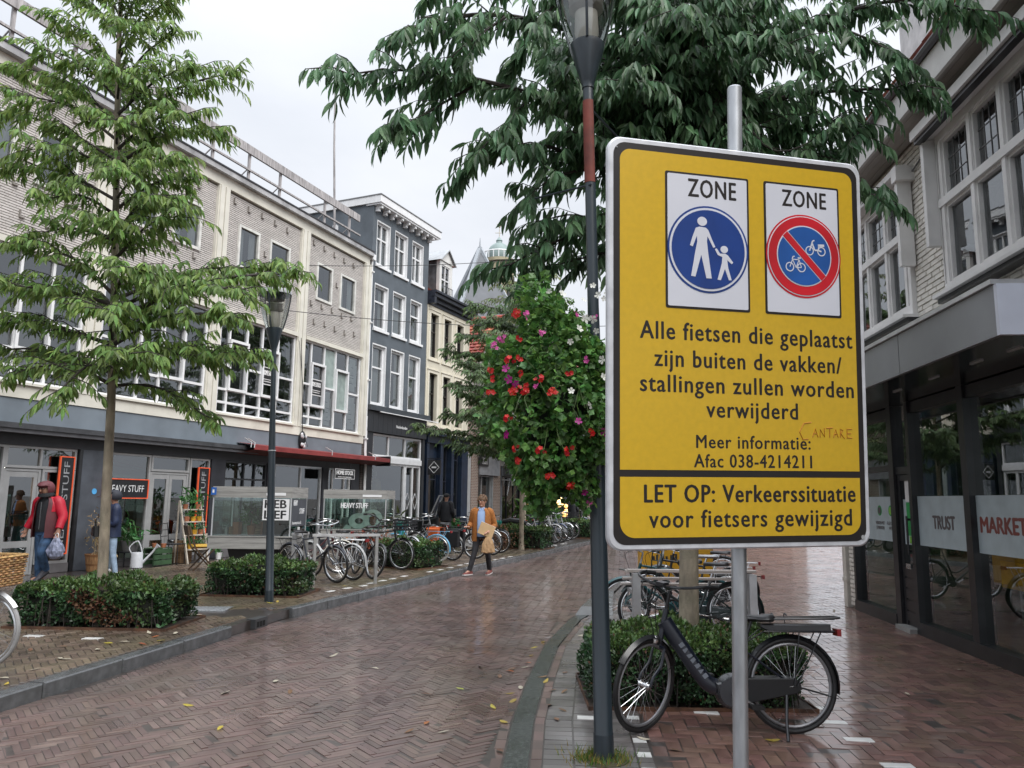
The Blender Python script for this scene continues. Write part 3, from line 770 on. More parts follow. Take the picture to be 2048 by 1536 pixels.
    def stepped(l, r, zb, zt):
        d1 = (r-l)*.22; h1 = .18
        return [(l+d1, zb), (r-d1*.9, zb), (r-d1*.9, zb+h1), (r-.03, zb+h1), (r-.03, zt-h1), (r-d1*.9, zt-h1), (r-d1*.9, zt), (l+d1, zt), (l+d1, zt-h1), (l+.04, zt-h1), (l+.04, zb+h1), (l+d1, zb+h1)]
    if bi == 4:
        for l, r, zb, zt in ((cols[2], cols[3], 3.85, 4.95), (cols[2], cols[3], 5.1, 6.22), (cols[4], cols[5], 3.85, 4.95), (cols[4], cols[5], 5.1, 6.22), (cols[3], cols[4], 4.45, 5.62)):
            q = MB(); q.box(p(l)+.03, p(r)-.03, .045, .05, zb-.06, zt+.06); 
            q.prism(stepped(p(l)+.05, p(r)-.05, zb+.03, zt-.03), .040, .044, 1)
            if l == cols[3]: text(q, 'LL-IN', p(l)+.1, p(r)-.2, 4.9, .13, .0385, 2)
            else:                                       # a loose pencil figure
                for k in range(5):
                    t = rnd.uniform(.2, .8); q.tube(bez([(p(l)+.08+.4*(p(r)-p(l))*rnd.random()+.1, .0385, zb+.12+(zt-zb-.25)*(t*.3+k*.14)) for _ in range(3)], 4), .006, 4, 2)
            q.build('poster', [pmat, prt, ink], fr)
    if bi >= 3:
        l, r = (cols[1], cols[2]) if bi == 4 else (cols[3], cols[4])
        q = MB(); q.box(p(l)+.05, p(r)-.06, .004, .008, 4.75, 5.2); text(q, 'HOME STOCK', p(l)+.09, p(r)-.1, 5.0, .13, .002, 1, bold=.05); q.box(p(l)+.1, p(r)-.12, .001, .003, 4.87, 4.89, 1); q.box(p(l)+.16, p(r)-.16, .001, .003, 4.81, 4.83, 1)
        q.box(p(l)+.05, p(r)-.06, .001, .0035, 5.2, 5.225, 1); q.box(p(l)+.05, p(r)-.06, .001, .0035, 4.725, 4.75, 1)
        q.build('poster', [ink, inkw], fr)

# roof railing and flag pole
gr_t = mat('weathered_rail', (0.42, 0.40, 0.40), 0.7, var=0.25, scale=4, stretch=(5, 5, .6))
rail = link('roof_railing', None, lb)
rl = MB(); rl.box(XE0, 8.38, -.16, -.10, 10.87, 11.11); rl.build('rail_board', gr_t, rail)
rl = MB(); rl.bar((XE0, -.13, 10.42), (8.45, -.13, 10.42), .05, .05); rl.build('middle_rail', gr_t, rail)
pm_ = MB(); pm_.box(-.035, .035, -.098, -.04, 10.1, 11.08); pm_.bar((0, -.05, 10.5), (0, .5, 10.1), .025); pm_ = pm_.mesh('rail_post', gr_t)
for u in [7.87, 6.47, 4.25, 2.92, 1.55, .2, -1.15, -2.5, -3.85, -5.2, -6.6]: link('rail_post', pm_, rail, loc=(u, 0, 0))
u, z = UZ(PLO, AL, 684, 160, -.6)
fp = thing('flag_pole', 'thin bare grey flag pole rising from the roof railing', 'flag pole', fac(PLO, AL, 7.62, -.3, 10.0), RL)
m = MB(); m.tube([(0, 0, 0), (-.28, 0, 3.2), (-.42, 0, z-10.0)], [.04, .034, .024], 8); m.build('pole', gr_t, fp, smooth=True)
m = MB(); m.box(-.05, .07, -.07, .07, 0.35, 0.55); m.build('bracket', white_p, fp)

# fascia over the shops
m = MB(); m.box(XE0, XE1-.05, -.05, .28, 2.97, 3.448); m.build('fascia', mat('blue_grey_fascia', (0.185, 0.22, 0.255), 0.5, var=0.12, scale=1.2), lb)
m = MB(); m.box(XE0, 3.78, -.30, -.052, 2.86, 2.96); m.box(XE0, 3.78, -.26, -.054, 2.78, 2.858, 1); m.build('sunblind_box', [mat('dark_blind_box', (0.06, 0.062, 0.068), 0.45, var=0.2), mat('blind_profile', (0.10, 0.10, 0.11), 0.4)], lb)
m = MB(); m.box(XE0, XE1-.05, .0, .28, 2.57, 2.965); m.build('lintel', mat('dark_lintel', (0.03, 0.031, 0.036), 0.5), lb)
m = MB(); m.box(XE1+.005, 9.5, -.02, .5, 0.1, 9.9); m.build('brick_strip', brick_mat('dark_brown_brick', (0.10, 0.085, 0.08), (0.16, 0.15, 0.14), .21, .06, .01), lb)
m = MB(); 
for k, u in enumerate((9.4, 9.47)): m.tube([(u, -.1, .2), (u, -.1, 2.9), (u+.0, -.07, 3.2), (u, -.07, 9.9 if k == 0 else 4.4)], .035 if k == 0 else .02, 8)
dp = thing('drainpipe', 'white rainwater pipe in the corner beside the dark grey house', 'drainpipe', (PLO.x, PLO.y, 0), RL); m.build('pipe', white_p, dp, smooth=True)
for zz in (3.6, 5.6, 7.6, 9.4): MB().box(9.355, 9.445, -.15, -.02, zz, zz+.05).build('pipe_clip', white_p, dp)
MB().box(9.3, 9.5, -.16, .06, 9.85, 10.05).build('rain_hopper', white_p, dp)

# ground floor
pil = mat('shop_pillar', (0.085, 0.095, 0.115), 0.5, var=0.2, scale=2.5)
pild = mat('dark_shop_pillar', (0.028, 0.030, 0.038), 0.5, var=0.2, scale=2.5)
m = MB()
for a, b, k in ((-8.9, -6.3, 0), (-4.7, -4.3, 1), (-1.36, -.72, 0), (2.36, 2.84, 1), (4.55, 4.85, 1), (7.15, 7.45, 1), (8.75, 9.22, 1)): MB().box(a, b, -.01, .25, .12, 2.568).build('pillar', pild if k else pil, lb)
m = MB(); m.box(-1.45, -1.38, -.03, .2, .12, 2.566); m.build('pillar_edge', dark_frame, lb)
def shopwin(x0, x1, z0, z1, fm, y=.03, vs=(), hs=(), fw=.05): return window(lb, x0, x1, z0, z1, y, fw, .08, vs, hs, fm, pane_sh, None, name='shop_window')
shopwin(-6.25, -4.75, .3, 2.566, grey_al); shopwin(-4.25, -2.99, .3, 2.566, grey_al)
shopwin(-2.99, -1.47, 2.14, 2.566, grey_al, vs=(-2.25,))
shopwin(-2.2, -1.47, .3, 2.13, grey_al)
m = MB(); m.box(-2.18, -1.47, 0.0, .1, .12, .298); m.box(-.70, 2.34, 0.0, .1, .12, .24); m.box(2.86, 8.73, 0.0, .1, .12, .35); m.build('plinth', mat('plinth_stone', (.14, .135, .14), .4), lb)
def door(x0, x1, z1, fm, leafs, y=.05, kick=True, opened=False):
    d_ = link('door', MB().box(x0, x0+.05, y, y+.09, .12, z1).box(x1-.05, x1, y, y+.09, .12, z1).box(x0+.05, x1-.05, y, y+.09, z1-.05, z1).mesh('door', fm), lb)
    w_ = (x1-x0-.1)/leafs
    for k in range(leafs):
        a = x0+.05+k*w_
        l_ = MB(); s = .085
        l_.box(a+.004, a+s, y+.01, y+.06, .13, z1-.055); l_.box(a+w_-s, a+w_-.004, y+.01, y+.06, .13, z1-.055)
        for zb, zt in ((.13, .25), (.39, .5), (.64, .76), (z1-.16, z1-.056)): l_.box(a+s, a+w_-s, y+.011, y+.059, zb, zt)
        l_.build('leaf', fm, d_)
        MB().quad((a+s, y+.03, .13), (a+w_-s, y+.03, .13), (a+w_-s, y+.03, z1-.1), (a+s, y+.03, z1-.1)).build('pane', pane_sh, d_)
    return d_
door(-2.98, -2.22, 2.13, grey_al, 1); 
shopwin(-.70, .47, .24, 2.566, grey_al)
shopwin(.49, 1.66, 2.2, 2.566, grey_al); door(.49, 1.66, 2.19, grey_al, 2); shopwin(1.68, 2.34, .24, 2.566, grey_al)
shopwin(2.86, 4.53, .35, 2.566, dark_frame, vs=(3.62, 4.05), hs=(2.1,))
shopwin(4.87, 7.13, .35, 2.566, alu, vs=(6.1,)); shopwin(7.47, 8.73, .35, 2.566, white_p, vs=(7.75, 8.4), hs=(1.9,))
# things seen inside the shops: fittings and a few lit bulbs
wood = mat('brown_wood', (0.26, 0.16, 0.085), 0.6, var=0.3, scale=5, stretch=(1, 1, 8))
grn = mat('green_cloth', (0.03, 0.16, 0.13), 0.8)
m = MB(); m.add([(-.6, .5, 2.05), (2.2, .5, 2.05), (.9, 1.7, 2.45)], [(0, 1, 2)]); m.add([(-.6, .5, 2.05), (.9, 1.7, 2.45), (-.4, 2.6, 2.05)], [(0, 1, 2)]); m.add([(2.2, .5, 2.05), (2.3, 2.6, 2.05), (.9, 1.7, 2.45)], [(0, 1, 2)])
m.tube([(.9, 1.7, .12), (.9, 1.7, 2.45)], .025, 6); m.build('shop_parasol', grn, lb)
m = MB()
for k in range(26):
    u = rnd.uniform(-3, 8.6); yy = rnd.uniform(.9, 3.6); w_, h_ = rnd.uniform(.15, .5), rnd.uniform(.3, 1.3)
    m.box(u, u+w_, yy, yy+.3, .126, .126+h_, k % 4)
m.build('shop_fittings', [wood, room_d, curtain, mat('teal_card', (.02, .2, .2), .6)], lb)
bulb = mat('lit_bulb', (1, .6, .3), .5, emit=((1, .45, .12), 6)); bulw = mat('white_bulb', (1, 1, 1), .5, emit=((1, .95, .85), 3))
m = MB()
for u, yy, zz, mi in ((-2.9, .8, 1.75, 0), (-2.55, 1.0, 1.9, 1), (-2.1, 1.3, 2.15, 1), (-2.3, 1.6, 1.55, 1), (.2, 1.2, 2.3, 1), (1.1, 1.6, 2.35, 1), (4.3, 1.5, 2.35, 1)): m.ball((u, yy, zz), .045 if mi else .1, 8, 6, mi)
m.build('lamp_bulb', [bulb, bulw], lb, smooth=True)

# ------------------------------------------------------------ shop signs
orange = mat('neon_orange', (0.65, 0.10, 0.04), 0.4, emit=((1, .12, .03), .12))
signblk = mat('sign_black', (0.014, 0.014, 0.017), 0.4); chalk = mat('letter_white', (.78, .79, .8), .5); dimw = mat('dim_letter', (.34, .35, .37), .4)
def box_sign(label, x0, x1, z0, z1, y, txt, vertical):
    t = thing('shop_sign', label, 'sign', fac(PLO, AL, (x0+x1)/2, -y, z0), RL, group='shop name signs in orange frames')
    w_, h_ = x1-x0, z1-z0; m = MB(); m.box(-w_/2, w_/2, -.03, .03, 0, h_); m.build('panel', signblk, t)
    m = MB(); s = .016
    m.box(-w_/2-.006, -w_/2+s, -.045, -.005, -.006, h_+.006); m.box(w_/2-s, w_/2+.006, -.045, -.005, -.006, h_+.006); m.box(-w_/2+s, w_/2-s, -.044, -.005, -.006, s); m.box(-w_/2+s, w_/2-s, -.044, -.005, h_-s, h_+.006); m.build('frame', orange, t)
    m = MB()
    if vertical:
        T = Matrix(((0, 0, -1, 0), (0, 1, 0, 0), (1, 0, 0, 0), (0, 0, 0, 1)))
        text(m, txt, .10, h_-.10, -w_*.2, w_*.40, -.034, 0, bold=.0, T=T)
    else: text(m, txt, -w_/2+.10, w_/2-.12, h_*.34, h_*.34, -.034, 0, bold=.0)
    m.build('lettering', dimw if vertical else chalk, t); return t
box_sign('tall narrow shop sign with orange frame beside the left glass door', -1.92, -1.60, .48, 2.4, -.04, 'HEAVY STUFF', True)
box_sign('wide shop sign with orange frame in the window behind the tree trunk', -.83, .36, 1.58, 2.0, -.02, 'HEAVY STUFF', False)
box_sign('tall narrow shop sign with orange frame above the folding chair', 1.86, 2.22, .60, 2.34, -.04, 'HEAVY STUFF', True)
hs_ = thing('hanging_sign', 'black hanging shop board with white HOME STOCK lettering under the red awning', 'sign', fac(PLO, AL, 7.65, .45, 2.23), RL)
m = MB(); m.box(-.55, .55, -.02, .02, 0, .30); m.build('board', signblk, hs_)
m = MB(); m.box(-.55, .55, -.024, -.021, .285, .30); m.box(-.55, .55, -.024, -.021, 0, .015); m.box(-.55, -.535, -.024, -.021, .015, .285); m.box(.535, .55, -.024, -.021, .015, .285)
text(m, 'HOME STOCK', -.47, .47, .13, .12, -.023, bold=.05); [m.box(-.38+k*.085, -.38+k*.085+.06, -.0235, -.021, .045, .068) for k in range(9)]; m.build('lettering', chalk, hs_)
m = MB(); m.tube([(-.3, 0, .3), (-.3, 0, .52)], .012, 6); m.tube([(.3, 0, .3), (.3, 0, .52)], .012, 6); m.build('hanger', black_m, hs_)
aw = thing('awning', 'closed dark red awning cassette along the shop front', 'awning', (PLO.x, PLO.y, 0), RL)
ua, za = UZ(PLO, AL, 507, 898, .6); ub, zb_ = UZ(PLO, AL, 779, 922, .6)
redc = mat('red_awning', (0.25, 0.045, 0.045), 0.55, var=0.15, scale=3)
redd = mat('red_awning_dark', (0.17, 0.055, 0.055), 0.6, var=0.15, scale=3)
m = MB(); m.add([(ua, -.62, 2.98), (ub, -.62, 2.98), (ub, -.06, 3.06), (ua, -.06, 3.06), (ua, -.62, 2.86), (ub, -.62, 2.86)], [(0, 1, 2, 3), (4, 5, 1, 0)]); m.build('valance', redc, aw)
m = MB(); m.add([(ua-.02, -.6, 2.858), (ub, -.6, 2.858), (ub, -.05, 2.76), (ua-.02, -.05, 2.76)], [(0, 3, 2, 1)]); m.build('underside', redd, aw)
for u in (ua-.15, ua-.02, (ua+ub)/2, ub-1.0): MB().tube([(u+.15, -.3, 3.16), (u+.03, -.63, 3.03), (u, -.64, 2.9)], .014, 6).build('arm', alu, aw)
m = MB(); m.box(ub, ub+.03, -.63, -.04, 2.74, 3.07); m.build('end_cap', black_m, aw)
fl = thing('wrapped_bundle', 'black and white crumpled bundle tied to the grey fascia above the awning', 'bundle', fac(PLO, AL, UZ(PLO, AL, 604, 884, .12)[0], .12, 3.12), RL)
m = MB(); m.ball((0, 0, .2), (.13, .1, .26), 12, 8, 0)
for k in range(10): m.ball((rnd.uniform(-.1, .1), -.06, rnd.uniform(0, .36)), (.05, .04, .06), 8, 5, 1)
m.build('wrapping', [black_m, mat('shiny_white_foil', (.6, .6, .62), .25)], fl, smooth=True)
m = MB(); m.tube([(-.03, 0, .45), (-.05, 0, 1.6), (-.35, .03, 3.1)], .006, 5); m.tube([(.05, 0, .4), (.3, 0, 0)], .006, 5); m.build('cord', black_m, fl)
sg = thing('round_sticker', 'small round light blue sticker on the shop pillar', 'sticker', fac(PLO, AL, -1.02, .012, 1.72), RL)
m = MB(); m.prism(disc(0, 0, .06, 20), -.004, .0); m.build('disc', mat('sky_blue_print', (.1, .42, .8), .4), sg)
one = thing('number_ornament', 'large white figure one hanging in the left shop window', 'ornament', fac(PLO, AL, -2.02, -.25, 1.42), RL)
m = MB(); text(m, '1', -.15, .15, 0, .62, -.02, bold=.05); m.build('figure', chalk, one)

# ------------------------------------------------------------ dark grey painted house
PDO = fac(PLO, AL, 9.5); RD = rad(90-AD)
dk = mat('slate_grey_paint', (0.105, 0.125, 0.145), 0.6, var=0.12, scale=1.6, bump=0.35, bscale=45)
dh = thing('grey_house', 'tall narrow dark grey painted house with white windows and white bracketed cornice', 'house', (PDO.x, PDO.y, 0), RD)
def wallholes(parent, x0, x1, z0, z1, holes, y0, y1, M, name='wall'):
    """solid wall with rectangular openings"""
    xs = sorted({x0, x1, *[h[0] for h in holes], *[h[1] for h in holes]}); zs = sorted({z0, z1, *[h[2] for h in holes], *[h[3] for h in holes]})
    m = MB()
    for i in range(len(xs)-1):
        run = None
        for j in range(len(zs)-1):
            cx, cz = (xs[i]+xs[i+1])/2, (zs[j]+zs[j+1])/2
            solid = not any(h[0] < cx < h[1] and h[2] < cz < h[3] for h in holes)
            if solid and run is None: run = zs[j]
            if (not solid or j == len(zs)-2) and run is not None:
                m.box(xs[i], xs[i+1], y0, y1, run, zs[j+1] if solid else zs[j]); run = None
    return m.build(name, M, parent)
H3 = [(.22, 1.10), (1.40, 2.30), (2.62, 3.46)]
rows = [(4.84, 7.0), (7.52, 9.15), (9.82, 11.46)]
holes = [(a, b, c, d_) for a, b in H3 for c, d_ in rows]
wallholes(dh, -.02, 3.86, 4.60, 11.9, holes, 0, .3, dk)
for ri, (c, d_) in enumerate(rows):
    for wi, (a, b) in enumerate(H3):
        mid = c+(d_-c)*.62
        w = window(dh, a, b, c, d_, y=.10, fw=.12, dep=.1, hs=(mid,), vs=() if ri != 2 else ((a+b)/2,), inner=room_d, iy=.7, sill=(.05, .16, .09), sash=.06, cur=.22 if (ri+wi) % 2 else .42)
        m = MB(); m.box(a-.001, a+.035, .005, .1, c, d_); m.box(b-.035, b+.001, .005, .1, c, d_); m.box(a+.035, b-.035, .005, .1, d_-.05, d_+.001); m.build('reveal', white_p, w)
m = MB(); m.box(-.10, 4.22, -.34, .3, 11.96, 12.22, c=.01); m.box(-.06, 4.12, -.30, .3, 11.9, 11.958); m.box(-.42, -.101, -.34, 9.2, 11.96, 12.22) if False else m.box(-.10, .1, .3, 9.2, 11.96, 12.22); m.box(4.0, 4.22, .3, 9.2, 11.96, 12.22)
m.build('cornice', white_p, dh)
m = MB(); m.box(-.12, 4.24, -.36, 9.3, 12.222, 12.26); m.build('roof', mat('zinc_edge', (.2, .205, .21), .5), dh)
br = MB(); br.box(-.045, .045, -.27, -.002, 11.80, 11.898); br.box(-.045, .045, -.16, -.002, 11.70, 11.80); br = br.mesh('bracket', white_p)
for k in range(9): link('bracket', br, dh, loc=(.12+k*.455, 0, 0))
m = MB(); m.box(-.02, 0.15, .302, 9, 0.1, 11.95); m.box(3.70, 3.86, .302, 9, .1, 11.95); m.box(.15, 3.7, 8.8, 9, .1, 11.95); m.box(.15, 3.7, .302, 8.8, 4.3, 4.6); m.box(.15, 3.7, .81, .9, 4.61, 11.9); m.build('side_wall', dk, dh)
# shop front of the dark house
dblk = mat('black_shop_front', (0.022, 0.025, 0.030), 0.42, var=0.15, stretch=(14, 14, .4))
m = MB(); m.box(-.03, 3.9, -.10, .3, 3.90, 4.598); m.box(-.03, .42, -.04, .3, .12, 3.898); m.box(3.74, 3.9, -.04, .3, .12, 3.898)
for k in range(13): m.box(.0+k*.3, .012+k*.3, -.104, -.1, 3.92, 4.56)
m.build('shop_fascia', dblk, dh)
m = MB(); m.box(-.05, 3.98, -.22, .1, 4.62, 4.80); m.build('shop_cornice', mat('dark_cornice', (.05, .06, .07), .5), dh)
m = MB(); m.box(.5, 4.55, -.26, -.225, 4.585, 4.615); m.build('drip_edge', white_p, dh)
m = MB(); text(m, 'Nederlandse', 1.75, 2.5, 4.15, .1, -.106, bold=.05); m.build('lettering', chalk, dh)
window(dh, .45, 3.72, 3.08, 3.87, y=.02, fw=.07, dep=.1, vs=(1.5, 2.6), pm=pane_sh, inner=room_d, iy=.6)
m = MB(); m.box(.45, 3.72, -.03, .12, 2.88, 3.078); m.build('transom', white_p, dh)
w = window(dh, .45, 2.62, .45, 2.878, y=.02, fw=.07, dep=.1, pm=pane_sh, name='shop_window')
w = window(dh, 2.64, 3.72, .14, 2.878, y=.02, fw=.09, dep=.1, vs=(3.18,), pm=pane_sh, name='shop_door', sash=.1)
m = MB(); m.box(.15, 3.7, 3.0, 3.1, .12, 4.3); m.build('shop_back_wall', mat('pale_shop_wall', (.42, .45, .42), .8, var=.1), dh)
m = MB()
for cx in (2.92, 3.46):
    pts = [(cx-.16, 1.55), (cx, 1.25), (cx+.16, 1.55), (cx, 1.85)]
    for q, r in zip(pts, pts[1:]+pts[:1]): m.bar((q[0], .07, q[1]), (r[0], .07, r[1]), .012, .02)
m.build('door_print', chalk, dh)
mq = thing('mannequin', 'shop window mannequin in a long olive coat', 'mannequin', fac(PDO, AD, 1.75, -.75, .75), RD)
olive = mat('olive_coat', (.16, .13, .06), .85, var=.2)
m = MB(); m.lathe([(.15, .62), (.24, .64), (.25, .9), (.21, 1.25), (.24, 1.48), (.1, 1.6)], 14); m.build('coat', olive, mq, smooth=True)
m = MB(); m.tube([(-.25, 0, 1.5), (-.33, -.03, 1.15), (-.3, -.1, .82)], [.08, .07, .06], 8); m.tube([(.25, 0, 1.5), (.33, -.03, 1.15), (.3, -.1, .82)], [.08, .07, .06], 8); m.build('sleeve', olive, mq, smooth=True)
m = MB(); m.tube([(-.09, 0, .63), (-.09, 0, .02)], .08, 8); m.tube([(.09, 0, .63), (.09, 0, .02)], .08, 8); m.build('trousers', mat('stone_trousers', (.35, .32, .24), .85), mq, smooth=True)
m = MB(); m.ball((0, 0, 1.76), (.085, .1, .13)); m.tube([(0, 0, 1.58), (0, 0, 1.68)], .05, 8); m.build('head', mat('mannequin_grey', (.3, .31, .3), .5), mq, smooth=True)
m = MB(); m.box(-.4, .4, -.4, .4, -.63, -.005); m.build('plinth', room, mq)
ds_ = thing('shop_sign', 'square black shop sign with a white diamond sticking out from the grey house', 'sign', fac(PDO, AD, 3.87, .12, 2.55), RD)
m = MB(); m.box(-.02, .02, -.66, -.1, 0, .56); m.build('board', signblk, ds_)
m = MB(); T = Matrix.Rotation(rad(-90), 4, 'Z')
for q, r in (((.38-.22, .28), (.38, .06)), ((.38, .06), (.38+.22, .28)), ((.38+.22, .28), (.38, .5)), ((.38, .5), (.38-.22, .28))):
    m.bar((-.024, -q[0], q[1]), (-.024, -r[0], r[1]), .012, .02)
m.box(-.028, -.022, -.48, -.28, .25, .31); m.build('diamond', chalk, ds_)
m = MB(); m.tube([(0, 0, .62), (0, -.7, .62)], .012, 6); m.tube([(0, -.15, .62), (0, -.15, .55)], .006, 5); m.tube([(0, -.6, .62), (0, -.6, .55)], .006, 5); m.build('bracket', black_m, ds_)

# ------------------------------------------------------------ cream house
cream = mat('cream_render', (0.66, 0.62, 0.51), 0.65, var=0.06, scale=2)
ch = thing('cream_house', 'narrow cream plastered house with dark cornice and a white gabled dormer', 'house', fac(PDO, AD, 3.9), RD)
CW = 3.62
W3 = [(.24, .86), (1.34, 1.94), (2.44, 3.02)]
rws = [(4.6, 6.55), (7.2, 8.95)]
wallholes(ch, 0, CW, 4.2, 9.26, [(a, b, c, d_) for a, b in W3 for c, d_ in rws], 0, .3, cream)
for c, d_ in rws:
    for i, (a, b) in enumerate(W3):
        mid = c+(d_-c)*.60
        w = window(ch, a, b, c, d_, y=.12, fw=.035, dep=.09, hs=(mid,), inner=room_d, iy=.6, fm=mat('dark_sash', (.035, .03, .028), .4), sash=.05, cur=.35 if i != 1 else .5)
        m = MB(); m.box(a-.13, a-.002, -.03, .05, c-.1, d_+.12); m.box(b+.002, b+.13, -.03, .05, c-.1, d_+.12); m.box(a-.002, b+.002, -.03, .05, d_+.002, d_+.12); m.box(a-.16, b+.16, -.06, .05, d_+.122, d_+.16); m.box(a-.16, b+.16, -.05, .1, c-.16, c-.102); m.build('surround', mat('cream_trim', (.72, .68, .57), .6, var=.04), w)
dkc = mat('dark_navy_wood', (.022, .026, .04), .4, var=.2)
m = MB(); m.box(-.02, CW+.02, -.05, .3, 9.262, 9.40); m.box(-.02, CW+.05, -.16, .3, 9.402, 9.56); m.box(-.02, CW+.14, -.32, .3, 9.562, 9.70); m.box(-.02, CW+.18, -.40, .3, 9.702, 9.80, c=.01); m.box(-.02, .35, -.28, -.05, 9.3, 9.6) if False else m.box(-.0, .16, -.30, -.052, 9.28, 9.558)
m.build('cornice', dkc, ch)
m = MB(); m.box(0, .2, .302, 8, .1, 9.26); m.box(CW-.2, CW, .302, 8, .1, 9.26); m.box(.2, CW-.2, .72, .8, 4.2, 9.26); m.box(.2, CW-.2, .302, 8, 4.0, 4.18); m.box(.2, CW-.2, 7.8, 8, .1, 9.26); m.build('side_wall', cream, ch)
tile_r = mat('red_roof_tile', (0.34, 0.085, 0.05), 0.6, var=0.25, scale=5, isl=.3)
def tiles(parent, o, ux, uy, nx, ny, w_, h_, M, name='roof_tile', stuff=True):
    """overlapping pantiles: o lower left corner, ux along the eave, uy up the slope"""
    V = []; F = []; nrm = ux.cross(uy).normalized()
    for j in range(ny):
        for i in range(nx):
            b = o+ux*(i*w_)+uy*(j*h_)+nrm*rnd.uniform(0, .006); k = len(V)
            for t in (0, 1):
                for s_, hgt in ((0, .05), (.3, .012), (.65, .012), (1.0, .045)):
                    V.append(b+ux*(w_*s_)+uy*(t*h_*1.12)+nrm*(hgt+(.03 if t == 0 else 0)))
            V += [b+ux*(w_*s_)+nrm*0 for s_ in (0, 1)]
            F += [(k+q, k+q+1, k+q+5, k+q+4) for q in range(3)]+[(k+8, k+9, k+3, k)]
    link(name, raw_mesh(name, [tuple(v) for v in V], F, M), parent, kind='stuff')
m = MB(); m.add([(0, .1, 9.8), (CW, .1, 9.8), (CW, 4, 12.4), (0, 4, 12.4)], [(0, 1, 2, 3)]); m.add([(0, 8, 9.26), (CW, 8, 9.26), (CW, 4, 12.4), (0, 4, 12.4)], [(3, 2, 1, 0)]); m.build('roof', mat('dark_red_roof', (.2, .06, .04), .7), ch)
uyv = Vector((0, 3.9, 2.6)).normalized()
tiles(ch, Vector((0.02, .12, 9.83)), Vector((1, 0, 0)), uyv, 14, 14, .255, .3, tile_r)
dm = link('dormer', None, ch)
dwh = mat('dormer_white', (.74, .74, .72), .5, var=.05)
zk = mat('dormer_slate', (.13, .14, .15), .55, var=.2)
m = MB(); m.box(.95, 1.12, .05, .2, 9.85, 11.35); m.box(1.83, 2.02, .05, .2, 9.85, 11.35); m.box(1.12, 1.83, .05, .2, 11.2, 11.35); m.prism([(.86, 11.36), (2.12, 11.36), (1.49, 11.86)], .0, .2); m.build('dormer_front', dwh, dm)
m = MB(); m.add([(.82, -.1, 11.33), (1.49, -.1, 11.92), (1.49, 3.2, 11.92), (.82, 3.2, 11.33)], [(0, 1, 2, 3)]); m.add([(2.16, -.1, 11.33), (1.49, -.1, 11.92), (1.49, 3.2, 11.92), (2.16, 3.2, 11.33)], [(3, 2, 1, 0)]); m.add([(.82, -.1, 11.27), (1.49, -.1, 11.86), (1.49, -.1, 11.92), (.82, -.1, 11.33)], [(0, 1, 2, 3)]); m.add([(2.16, -.1, 11.27), (1.49, -.1, 11.86), (1.49, -.1, 11.92), (2.16, -.1, 11.33)], [(0, 1, 2, 3)]); m.build('dormer_roof', mat('zinc_sheet', (.42, .44, .46), .45, var=.1), dm)
m = MB(); m.box(.98, 1.04, .2, 3.2, 9.8, 11.34); m.box(1.96, 2.02, .2, 3.2, 9.8, 11.34); m.build('dormer_cheek', zk, dm)
window(dm, 1.12, 1.83, 9.9, 11.2, y=.08, fw=.05, dep=.08, vs=(1.475,), hs=(10.6,), inner=room_d, iy=.5, sash=.05)
m = MB(); m.box(1.1, 1.85, -.1, -.08, 9.95, 9.97); m.box(1.1, 1.85, -.1, -.08, 10.25, 10.27)
for k in range(7): m.box(1.1+k*.12, 1.115+k*.12, -.1, -.085, 9.7, 10.27)
m.build('railing', black_m, dm)
# navy shop front of the cream house
m = MB(); m.box(.1, CW+.05, -.12, .25, 3.80, 4.08); m.box(.05, CW+.15, -.3, .25, 4.082, 4.19, c=.01)
for a, b in ((.12, .3), (1.18, 1.42), (2.1, 2.32), (3.0, 3.56)): m.box(a, b, -.08, .22, .12, 3.798)
m.box(.3, 1.18, .1, .2, 3.2, 3.798); m.build('shop_front', mat('navy_shop_front', (.012, .022, .045), .35, var=.2), ch)
window(ch, .32, 1.16, .2, 3.19, y=.1, fw=.05, dep=.06, fm=dkc, pm=pane_sh, hs=(2.4,), name='shop_window'); window(ch, 1.44, 2.08, .14, 3.78, y=.14, fw=.05, dep=.06, fm=dkc, pm=pane_sh, hs=(2.35,), name='shop_door')
window(ch, 2.34, 2.98, .2, 3.78, y=.1, fw=.05, dep=.06, fm=dkc, pm=pane_sh, hs=(3.25,), name='shop_window')
m = MB(); m.box(.2, 3.4, 2.2, 2.3, .12, 4.0); m.box(2.36, 2.96, .3, .33, .2, 3.2, 1); m.box(1.46, 1.75, .4, .42, 2.4, 3.75, 1); m.build('shop_interior', [room_d, mat('pale_card', (.5, .52, .46), .7, var=.15)], ch)
ink2 = mat('small_print', (.05, .05, .05), .6)
m = MB(); m.box(2.42, 2.62, .092, .098, 1.35, 1.6); m.box(2.7, 2.92, .092, .098, 1.0, 1.25); m.box(2.4, 2.75, .092, .098, 1.85, 1.88); m.build('notice', ink2, ch)

